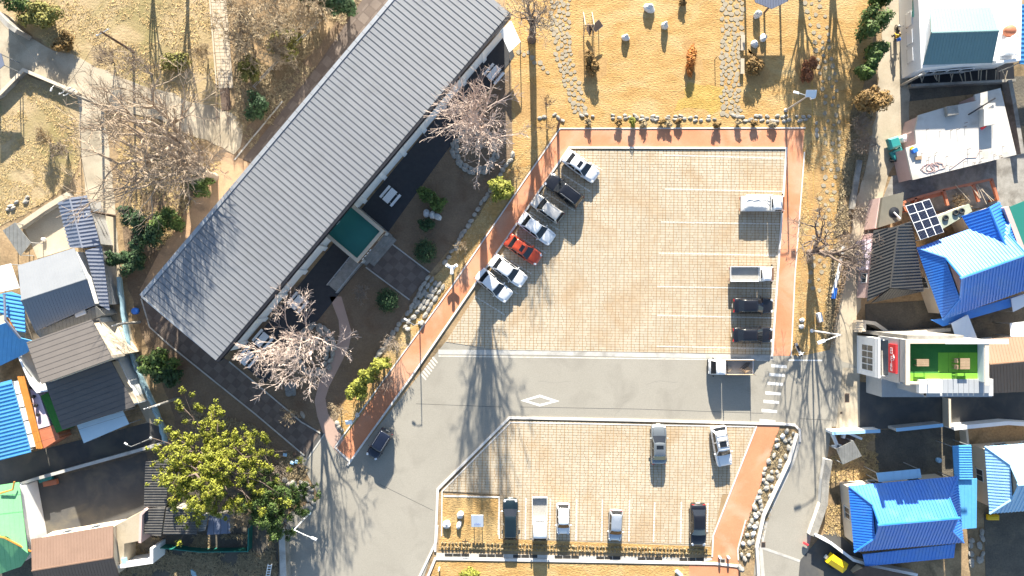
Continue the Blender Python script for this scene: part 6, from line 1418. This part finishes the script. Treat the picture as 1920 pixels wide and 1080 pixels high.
tufts('dry_grass', 'straw along the verge between stone row and red path', [(1040,245),(960,300),(880,430),(700,690),(650,800),(660,800),(850,530)], 1500, .14, 'straw', 9, 4, .06)
tufts('dry_grass', 'weeds in the shaded ground at the lower left', [(240,1010),(510,1000),(520,1080),(220,1080)], 1500, .3, 'straw_dull', 10, 5, .2)
tufts('dry_grass', 'dry litter under the corner pine', [(330,760),(480,800),(580,880),(520,960),(440,900)], 1500, .3, 'straw_dull', 11, 5, .2)
# rows of small dormant shrubs along the bottom of the lower lot
mb = MB(); rng = np.random.default_rng(9); C, Rd = [], []
for r in range(2):
    for i in range(76):
        x = 829 + i*6.6 + rng.uniform(-1,1); y = 1017 + r*8 + (x-829)*.0255; 
        if x > 1330: continue
        g = W(x,y); C.append((g.x,g.y,.12)); Rd.append((.17,.15,.16))
stuff('shrub_rows', leafmb(leaves(rng, C, Rd, len(C)*42, .09, .5, .2, .4)), 'straw_dull', 'two rows of small dormant shrubs along the bottom of the lower lot', 'shrub rows')
# ================================================================== STREET FURNITURE AND SMALL THINGS
def lamp_arm(label, base, h, arm, m='grey_metal', r=.07, head=.3, name='street_lamp', solar=None, arms2=None, group='street lamps'):
    """base pixel; arm = plan offset (m) of the lamp head from the pole top"""
    b = W(*base); t = thing(name, label, 'street lamp', b, 0, group)
    obj('base_plate', MB().lathe((b.x,b.y,0), [(.22,0),(.22,.12),(.12,.2)], 10), m, t)
    obj('pole', MB().tube([(b.x,b.y,0),(b.x,b.y,h*.5),(b.x,b.y,h)], [r*1.3,r,r*.75], 8), m, t)
    for ar in [arm] + ([arms2] if arms2 else []):
        e = Vector((b.x+ar[0], b.y+ar[1], h+.12)); ang = math.atan2(ar[1], ar[0])
        obj('arm', MB().tube([(b.x,b.y,h-.05), (b.x+ar[0]*.5,b.y+ar[1]*.5,h+.10), e], [r*.6,r*.5,r*.45], 6), m, t)
        hd = obj('lamp_head', MB().cham(e, (head*2,head*.8,.12), ang, .04), 'white_metal', t)
        obj('lens', MB().box(e-Vector((0,0,.07)), (head*1.5,head*.6,.02), ang), 'lamp_clear', hd)
    if solar:
        c = Vector((b.x+solar[0], b.y+solar[1], h+.25)); obj('solar_panel', MB().box(c, (1.15,.75,.05), .0, .35), 'white_metal', t); obj('battery_box', MB().cham(c+Vector((.3,-.35,-.3)), (.5,.3,.3), .3, .03), 'white_metal', t)
    return t
lamp_arm('slim lamp post on the verge beside the red path', (787,606), 4.3, (-.95,.62), 'grey_metal', .06, .22)
lamp_arm('solar lamp post at the top right corner of the upper lot', (1473,207), 6.0, (-1.3,.35), 'grey_metal', .10, .30, solar=(.25,.2))
lamp_arm('tall lamp post with a folded back arm beside the crosswalk', (1522,620), 7.0, (-2.1,-.75), 'white_metal', .085, .42)
lamp_arm('lamp post at the lower left road corner beside the pine', (580,962), 5.6, (2.2,-.9), 'white_metal', .075, .32)
lamp_arm('small lamp at the bend of the shaded west alley', (283,822), 4.2, (-.5,.35), 'grey_metal', .05, .2)
lamp_arm('small white lamp post beside the left field corner', (150,182), 4.6, (-.2,-.5), 'grey_metal', .05, .2)
def upole(label, base, h, arms=2, m='concrete_old', ang=.6, name='utility_pole'):
    b = W(*base); t = thing(name, label, 'utility pole', b, 0, 'utility poles'); obj('pole', MB().tube([(b.x,b.y,0),(b.x,b.y,h)], [.17,.11], 9), m, t)
    for k in range(arms):
        z = h-.3-.7*k; a = obj('crossarm', MB().box((b.x,b.y,z), (1.6-.3*k,.09,.1), ang), 'grey_metal', t)
        for s in (-1,0,1): obj('insulator', MB().lathe((b.x+s*.65*math.cos(ang), b.y+s*.65*math.sin(ang), z+.05), [(.05,0),(.07,.08),(.03,.16)], 7), 'white_metal', a)
    return Vector((b.x,b.y,h))
pa = upole('utility pole at the west alley junction with insulators on top', (192,201), 6.9, 2, ang=.5); pb = upole('utility pole on the dry slope above the junction', (250,97), 6.3, 1, 'wood_dark', .5); pc = upole('utility pole between the brown house and the pine', (336,746), 6.6, 2, ang=.25); pd = upole('short utility pole beside the narrow corrugated shed', (215,405), 4.5, 1, 'wood_dark', .4); pe = upole('utility pole beside the blue tarpaulin fence', (262,604), 4.6, 1, ang=.3); pf = upole('utility pole in the east alley beside the white house', (1690,160), 4.8, 1, 'concrete_old', .4); pg = upole('thin braced pole at the top left corner of the red path', (1046,240), 4.2, 0, 'iron')
def wire(label, a, b, sag=.5):
    a, b = Vector(a), Vector(b); pts = [a.lerp(b,i/14) - Vector((0,0,sag*4*(i/14)*(1-i/14))) for i in range(15)]; solo('wire', MB().tube(pts, .016, 4, False), 'trim', label, 'wire', 'overhead wires')
wire('overhead wire from the junction pole to the top left corner', pa, W(-60,-20,6.5)); wire('overhead wire from the junction pole along the west alley', pa, pd, .4); wire('overhead wire from the pole by the pine towards the left edge', pc, W(-60,870,6.4)); wire('overhead wire from the pole by the pine to the tarpaulin fence pole', pc, pe, .4); wire('overhead wire from the fence pole to the shed pole', pe, pd, .5); wire('second overhead wire from the pole by the pine to the left edge', pc+Vector((.5,.3,-.4)), W(-60,838,6.0)); wire('overhead wire between the junction pole and the slope pole', pa, pb, .3); wire('overhead wire from the pole by the pine to the lower road', pc, W(560,1000,5.4), .5)
# information board in the corner garden
def board(label, px, py, w, d, h, tilt, m='white_metal', rz=0.0, name='information_board'):
    b = W(px,py,h); t = thing(name, label, 'sign', (b.x,b.y,0), rz)
    obj('panel', MB().box((0,0,h), (w,d,.07), 0, tilt), m, t, local=True); obj('frame', MB().box((0,0,h-.06), (w+.08,d+.08,.05), 0, tilt), 'grey_metal', t, local=True)
    for s in (-1,1): obj('leg', MB().tube([(s*w*.35,0,0),(s*w*.35,0,h-.05)], .05, 6), 'grey_metal', t, local=True)
    return t
t = board('white information board in the corner garden of the lower lot', 895, 977, 1.35, 1.5, 1.35, .25)
mb = MB()
for i in range(5): mb.box((-.3+i*.15, -.42+.04*(i%2), 1.30+.02), (.05,.22,.02), 0, .25)
obj('lettering', mb, 'plastic_blue', t, local=True)
board('small white board on the verge at the road corner', 654, 792, .75, .5, 1.9, .5, rz=.1); board('small dark topped sign post on the lawn beside the swing', 1120, 48, 1.05, .8, 1.25, .3, 'wood_dark', .7)
t = thing('signpost', 'thin T shaped post at the edge of the corner garden', 'post', W(873,1010)); g = W(873,1010); obj('post', MB().tube([(g.x,g.y,0),(g.x,g.y,.9)], .04, 6), 'trim', t); obj('crossbar', MB().box((g.x,g.y,.9), (.7,.08,.06)), 'trim', t)
# three-armed white sculpture
g = W(849,503); t = thing('sculpture', 'white three-armed sculpture beside the stone row', 'sculpture', g); obj('stem', MB().lathe((g.x,g.y,0), [(.25,0),(.18,.2),(.12,.9),(.16,1.25)], 10), 'white_wall', t)
for k, a in enumerate((R(28),R(152),R(-90))): obj('arm', MB().tube([(g.x,g.y,1.2),(g.x+.35*math.cos(a),g.y+.35*math.sin(a),1.32),(g.x+.68*math.cos(a),g.y+.68*math.sin(a),1.5)], [.2,.17,.2], 8), 'white_wall', t)
# benches and swing on the lawn
def bench(label, px, py, rz, L=1.8):
    b = W(px,py,.45); t = thing('bench', label, 'bench', (b.x,b.y,.01), rz, 'lawn benches')
    for i in range(3): obj('slat', MB().box((0,-.15+i*.15,.45), (L,.13,.05)), 'wood_pale', t, local=True)
    for s in (-1,1): obj('leg', MB().box((s*L*.38,0,.21), (.1,.36,.42)), 'kerb', t, local=True)
bench('upper of two pale benches beside the right flagstone path', 1393, 80, math.pi/2); bench('lower of two pale benches beside the right flagstone path', 1392, 124, math.pi/2)
b = W(1102,60); t = thing('garden_swing', 'dark timber swing seat with pale posts on the lawn', 'swing', b)
for x in (1094,1110):
    for y in (2,92): a = W(x,y*.5+22); obj('post', MB().tube([(a.x,a.y,0),(a.x,b.y+.0,2.2)], .05, 6), 'wood_pale', t)
a0, a1 = W(1094,47,2.2), W(1110,47,2.2); obj('beam', MB().tube([(a0.x,b.y,2.2),(a1.x,b.y,2.2)], .06, 6), 'wood', t)
for i in range(4): obj('seat_board', MB().box((b.x+.05*i,b.y-.2+.18*i,.55+.03*i), (.95,.16,.04), -1.1), 'wood_dark', t)
obj('backrest', MB().box((b.x+.35,b.y+.1,.85), (1.0,.06,.5), -1.1), 'wood_dark', t)
sw = MB()
for s in (-1,1): sw.tube([(b.x+s*.35,b.y,2.2),(b.x+s*.35,b.y,.6)], .015, 4)
obj('chain', sw, 'trim', t)
solo('garden_stake', MB().tube([W(1340,112,0), W(1340,112,0)+Vector((0,0,1.1))], .05, 6), 'wood_dark', 'dark stake standing on the lawn left of the right flagstone path', 'stake')
# fences and rails
def fence(label, pts, h, step, m, name='fence', r=.035, rails=2, slats=False, cat='fence'):
    P = WW(pts); t = thing(name, label, cat, P[0])
    for p, a in along(pts, step): g = W(p.x,p.y); obj('post', MB().tube([(g.x,g.y,0),(g.x+rr.uniform(-.06,.06) if slats else g.x,g.y,h*(rr.uniform(.8,1.2) if slats else 1))], r, 5), m, t)
    for k in range(rails):
        z = h*(1-.42*k)-.05; obj('rail', MB().tube([(p.x,p.y,z) for p in P], r*.8, 5), m, t)
fence('pale metal rail between the tangled trees and the brick strip', [(480,166),(530,112),(590,55),(600,44)], 1.0, 26, 'grey_metal', 'handrail', .05, cat='handrail')
fence('left handrail of the stepped path', [(410,162),(413,236)], 1.0, 18, 'iron', 'handrail', .04, cat='handrail'); fence('right handrail of the stepped path', [(430,160),(433,238)], 1.0, 18, 'iron', 'handrail', .04, cat='handrail')
fence('stick fence between the leafy strip and the east alley', [(1588,470),(1578,520),(1566,580),(1556,650)], 1.0, 5, 'wood', 'stick_fence', .035, 2, True)
fence('rusty rail beside the leafy strip bench', [(1530,590),(1530,612)], .9, 10, 'iron', 'rail', .03, cat='rail')
wallrun('culvert_wall', 'grey concrete culvert wall along the east alley', [(1612,300),(1604,350),(1598,392)], .5, .5, 'concrete_old'); wallrun('white_pipe', 'white edging pipe along the stick fence', [(1582,462),(1572,510),(1562,550)], .22, .35, 'white_metal', cat='pipe')
# sagging sheet fence
P = [(229,520),(236,580),(246,640),(262,690),(285,740),(300,775),(310,805),(316,832)]; mb = MB(); Q = []
for (x0,y0),(x1,y1) in zip(P,P[1:]):
    for k in range(6): f = k/6; Q.append((x0+(x1-x0)*f, y0+(y1-y0)*f))
n = len(Q)
for i, q in enumerate(Q):
    g = W(*q); w = .1*math.sin(i*1.7)
    for k, (dx, z) in enumerate(((0,0),(.03+w*.4,.6),(w*.5,1.2+.08*math.sin(i*.9)),(.16+w*.4,1.15),(.24+w*.3,.75+.1*math.sin(i)))): mb.v.append((g.x+dx,g.y+dx*.3,z))
for i in range(n-1):
    for k in range(4): a = i*5+k; mb.f.append((a,a+1,a+6,a+5))
solo('tarpaulin_fence', mb, 'tarp_sky', 'pale blue tarpaulin draped over a fence along the west alley', 'fence', None, True)
# stepped path with timber edges
t = thing('stepped_path', 'pale stepped path with timber edges left of the tangled trees', 'steps', W(415,80))
for i in range(26):
    y = -8 + i*6.7; x = 396 + (y/165)*14
    for k in range(3): obj('step_slab', MB().prism(WW([(x+k*8.6,y),(x+k*8.6+8,y),(x+k*8.6+8.4,y+6),(x+k*8.6+.4,y+6)]), 0, .05+.01*((i+k)%2)), 'wood_pale', t)
for dx in (-2.5, 27): obj('edge_board', MB().strip(WW([(396+dx,-10),(410+dx,165)]), .16, 0, .18), 'wood_pale', t)
obj('bridge_deck', MB().prism(WW([(412,166),(430,164),(434,205),(416,208)]), 0, .06), 'wood_dark', t)
# ladder, boat-like white frame at lower left
t = thing('step_ladder', 'white step ladder in the shade left of the lower road', 'ladder', W(504,1065))
for s in (-1,1): obj('rail', MB().tube([W(502+s*3.5,1082,.0), W(506+s*3.5,1058,1.9)], .05, 5), 'white_metal', t)
for k in range(5): p = W(502,1082,0).lerp(W(506,1058,1.9),(k+.5)/5); obj('rung', MB().box(p,(.5,.12,.04)), 'white_metal', t)
wallrun('road_wall', 'grey concrete wall along the left side of the lower road', [(528,990),(532,1090)], .6, 1.6, 'concrete_old', capm='concrete')
solo('white_tarpaulin', MB().prism(rough(WW([(358,1068),(364,1066),(370,1078),(366,1084)]), .3, .1, 2), 0, .3), 'tarp_sky', 'crumpled pale sheet in the shaded weeds at the bottom edge', 'sheet')
# junk and yard things
def drum(label, px, py, r, h, m, name='barrel'): solo(name, MB().lathe(W(px,py), [(r*.9,0),(r,h*.1),(r,h*.9),(r*.85,h)], 14), m, label, name, None, True)
drum('white barrel on the teal cart beside the east alley', 1690, 262, .45, 1.1, 'white_metal'); drum('blue plastic basin in the strip behind the tarpaulin fence', 256, 583, .4, .5, 'plastic_blue', 'basin'); drum('pale round bucket in the dark yard', 1758, 862, .3, .4, 'pale_blue', 'bucket'); drum('small pale bucket in the concrete yard of the narrow shed', 84, 449, .22, .4, 'kerb', 'bucket')
t = thing('cart', 'teal covered hand cart beside the east alley', 'cart', W(1680,285))
obj('load', MB().cham(W(1676,268,.7), (1.3,1.3,.7), .3, .2), 'plastic_teal', t); obj('tray', MB().cham(W(1683,288,.5), (1.5,1.1,.4), .5, .1), 'plastic_teal', t); obj('frame', MB().strip(WW([(1668,300),(1690,303),(1692,318)],.6), .12, .4, .6), 'trim', t)
for x in (1672,1690): obj('wheel', MB().lathe(W(x,300), [(.3,0),(.32,.05),(.32,.15),(.3,.2)], 12), 'rubber', t)
t = thing('trailer', 'bright yellow tarpaulin trailer in the small yard at the bottom', 'trailer', W(1568,1055)); a = W(1570,1056,.9)
mb = MB(); hx, hy = 1.05, .62; vs = [(-hx,-hy,0),(hx,-hy,0),(hx,hy,0),(-hx,hy,0),(-hx,-hy,.75),(hx,-hy,.75),(hx,hy,.75),(-hx,hy,.75),(-hx,0,.98),(hx,0,.98)]; mt = Matrix.Rotation(R(-33),3,'Z'); mb.add([Vector((a.x,a.y,.3)) + mt@Vector(v) for v in vs], [(0,1,5,4),(2,3,7,6),(4,5,9,8),(6,7,8,9),(1,2,6,9,5),(3,0,4,8,7)]); obj('cover', mb, 'plastic_yellow', t)
obj('drawbar', MB().cham(W(1552,1046,.4), (.7,.45,.3), R(-33), .05), 'white_metal', t)
for s in (-1,1): q = Vector((a.x,a.y,.3)) + mt@Vector((0,s*.66,0)); obj('wheel', MB().lathe((q.x,q.y,.02), [(.25,0),(.3,.1),(.3,.45),(.25,.55)], 12), 'rubber', t)
solo('yellow_tub', MB().cham(W(1862,970,.5), (1.3,.6,.5), 0, .15), 'plastic_yellow', 'yellow tub under the eave of the pale blue house', 'tub'); solo('red_valve', MB().cham(W(1511,1020,.4), (.6,.25,.3), -.5, .08), 'plastic_red', 'small red valve cover at the wall corner by the small yard', 'valve')
solo('blue_sheet', MB().strip(WW([(1568,540),(1565,560)],.7), .3, .1, .7), 'plastic_blue', 'blue sheet tied to the stick fence', 'sheet'); solo('white_crate', MB().cham(W(1537,595,.3), (.5,1.1,.5), .25, .04), 'white_metal', 'white plastic chair frame beside the rusty rail', 'chair')
for i, (x, y, rz, l) in enumerate(((86,897,.3,'teal'),(95,905,.2,'red'))): solo('crate', MB().cham(W(x,y,.4), (1.6,.6,.4), rz, .05), 'plastic_teal' if i == 0 else 'rust_red', ('teal sheet lying against the courtyard wall','dark red sheet lying against the courtyard wall')[i], 'sheet')
for i, (x, y) in enumerate(((534,853),(553,852),(556,866),(560,874),(548,868))): solo('litter_bag', MB().cham(W(x,y,.2), (.42,.36,.28), i*.7, .08), 'pale_blue' if i % 2 == 0 else 'wood_dark', ('pale bag left of the rubbish pile near the paved strip end','dark box on top of the rubbish pile near the paved strip end','pale bag right of the rubbish pile near the road corner','dark box at the lower right of the rubbish pile','pale bag in the middle of the rubbish pile')[i], 'rubbish bag', 'rubbish near the road corner')
for i, (x, y) in enumerate(((1348,1043),(1364,1043))): solo('bollard', MB().lathe(W(x,y), [(.14,0),(.14,.6),(.10,.7),(.02,.74)], 10), 'white_metal', ('left of two white bollards at the foot of the orange path','right of two white bollards at the foot of the orange path')[i], 'bollard', 'bollards', True)
solo('stone_lantern', MB().lathe(W(1386,1062), [(.3,0),(.3,.1),(.14,.2),(.14,.7),(.34,.8),(.3,1.05),(.05,1.3)], 8), 'rock_dark', 'dark lantern beside the boulders at the bottom of the orange path', 'lantern'); solo('white_cylinder', MB().tube([W(1268,1070,.3), W(1278,1080,.3)], .22, 10), 'white_metal', 'white cylinder lying at the bottom edge of the south lawn', 'cylinder')
solo('white_post', MB().tube([W(824,1064,0), W(824,1064,0)+Vector((0,0,.9))], .09, 8), 'white_metal', 'short white post at the left end of the south lawn', 'post')
# ---- two-wheelers
def motorcycle(label, px, py, rz, m='trim'):
    b = W(px,py,.5); t = thing('motorcycle', label, 'motorcycle', (b.x,b.y,.03), rz, 'motorcycles')
    for x in (-.62,.62):
        mb = MB(); n = 16
        for k in range(n):
            for l in range(6): a, c = 2*math.pi*k/n, 2*math.pi*l/6; q = .25+.05*math.cos(c); mb.v.append((x+q*math.cos(a), .05*math.sin(c), .30+q*math.sin(a)))
        for k in range(n):
            for l in range(6): mb.f.append((k*6+l,((k+1)%n)*6+l,((k+1)%n)*6+(l+1)%6,k*6+(l+1)%6))
        obj('wheel', mb, 'rubber', t, True, True)
    obj('body', MB().cham((0,0,.52), (.9,.26,.34), 0, .08), m, t, local=True); obj('seat', MB().cham((-.25,0,.76), (.75,.28,.12), 0, .05), 'trim', t, local=True); obj('front_shield', MB().box((.48,0,.75), (.08,.42,.55), 0, 0, -.25), m, t, local=True)
    obj('handlebar', MB().tube([(.42,-.36,1.02),(.46,0,1.0),(.42,.36,1.02)], .025, 6), 'rim', t, local=True); obj('fork', MB().tube([(.45,0,1.0),(.62,0,.3)], .04, 6), 'rim', t, local=True); obj('headlight', MB().lathe((.56,0,.9), [(.09,0),(.1,.08),(.04,.14)], 8), 'lamp_clear', t, local=True); obj('rack', MB().box((-.72,0,.78), (.35,.3,.05)), 'rim', t, local=True)
    for s in (-1,1): obj('mirror', MB().box((.40,s*.34,1.18), (.03,.14,.09)), 'trim', t, local=True)
    return t
motorcycle('black motorcycle ridden up the east alley', 1682, 60, R(92)); motorcycle('parked motorcycle at the lower end of the leafy strip', 1497, 656, R(-62), 'paint_white')
# rider: one continuous skinned body, seated, hands on the bars
def rider():
    b = W(1681,69,.9); t = thing('person', 'person in a yellow jacket riding the motorcycle up the alley', 'person', (b.x,b.y,.03), R(92))
    vs = [(-.12,0,.86),(-.06,0,1.05),(0,0,1.28),(.02,0,1.42),(.03,0,1.50), (.0,.19,1.38),(.2,.27,1.16),(.40,.31,1.05), (.0,-.19,1.38),(.2,-.27,1.16),(.40,-.31,1.05), (-.08,.11,.84),(.28,.20,.82),(.20,.20,.40),(.30,.20,.30), (-.08,-.11,.84),(.28,-.20,.82),(.20,-.20,.40),(.30,-.20,.30)]
    es = [(0,1),(1,2),(2,3),(3,4),(2,5),(5,6),(6,7),(2,8),(8,9),(9,10),(0,11),(11,12),(12,13),(13,14),(0,15),(15,16),(16,17),(17,18)]
    rd = [.15,.15,.17,.10,.06,.08,.06,.045,.08,.06,.045,.11,.09,.065,.05,.11,.09,.065,.05]
    me = bpy.data.meshes.new('body'); me.from_pydata(vs, es, []); o = bpy.data.objects.new('body', me); COL.objects.link(o); o.parent = t
    sm = o.modifiers.new('skin','SKIN'); sm.use_smooth_shade = True
    for i, v in enumerate(me.skin_vertices[0].data): v.radius = (rd[i]*.95, rd[i]*.95); v.use_root = (i == 0)
    o.modifiers.new('sub','SUBSURF').levels = 1; o.modifiers['sub'].render_levels = 1
    me.materials.append(mat('jacket', (.70,.42,.02), (.62,.36,.02), .8, 4, .5))
    hd = obj('head', MB().lathe((.05,0,1.48), [(.05,0),(.085,.06),(.095,.13),(.085,.2),(.03,.245)], 12), 'skin', t, True, True)
    obj('hair', MB().lathe((.035,0,1.55), [(.098,0),(.108,.07),(.095,.15),(.03,.195)], 12), 'trim', hd, True, True)
    obj('nose', MB().box((.145,0,1.59), (.04,.03,.04)), 'skin', hd, local=True)
    for s in (-1,1):
        obj('ear', MB().box((.05,s*.095,1.6), (.04,.03,.06)), 'skin', hd, local=True)
        h = obj('hand', MB().cham((.43,s*.32,1.04), (.10,.09,.05), 0, .015), 'skin', t, local=True)
        for k in range(4): obj('finger', MB().tube([(.46,s*(.29+.022*k),1.06),(.50-.004*k,s*(.29+.022*k),1.045),(.49,s*(.29+.022*k),1.01)], .010, 5), 'skin', h, local=True)
        obj('finger', MB().tube([(.42,s*.275,1.04),(.45,s*.262,1.02),(.475,s*.262,1.0)], .011, 5), 'skin', h, local=True)
        obj('trouser', MB().tube([(-.1,s*.11,.86),(.28,s*.20,.84),(.20,s*.20,.42),(.22,s*.2,.36)], [.13,.105,.08,.07], 8), 'seat_cloth', t, True, True)
        obj('shoe', MB().cham((.30,s*.2,.30), (.26,.1,.1), 0, .03), 'trim', t, local=True)
rider()
solo('blue_bag', MB().cham(W(1685,74,1.2)+Vector((0,0,.05)), (.36,.36,.42), .3, .12), 'plastic_blue', 'blue bag on the back of the motorcycle rider', 'bag')
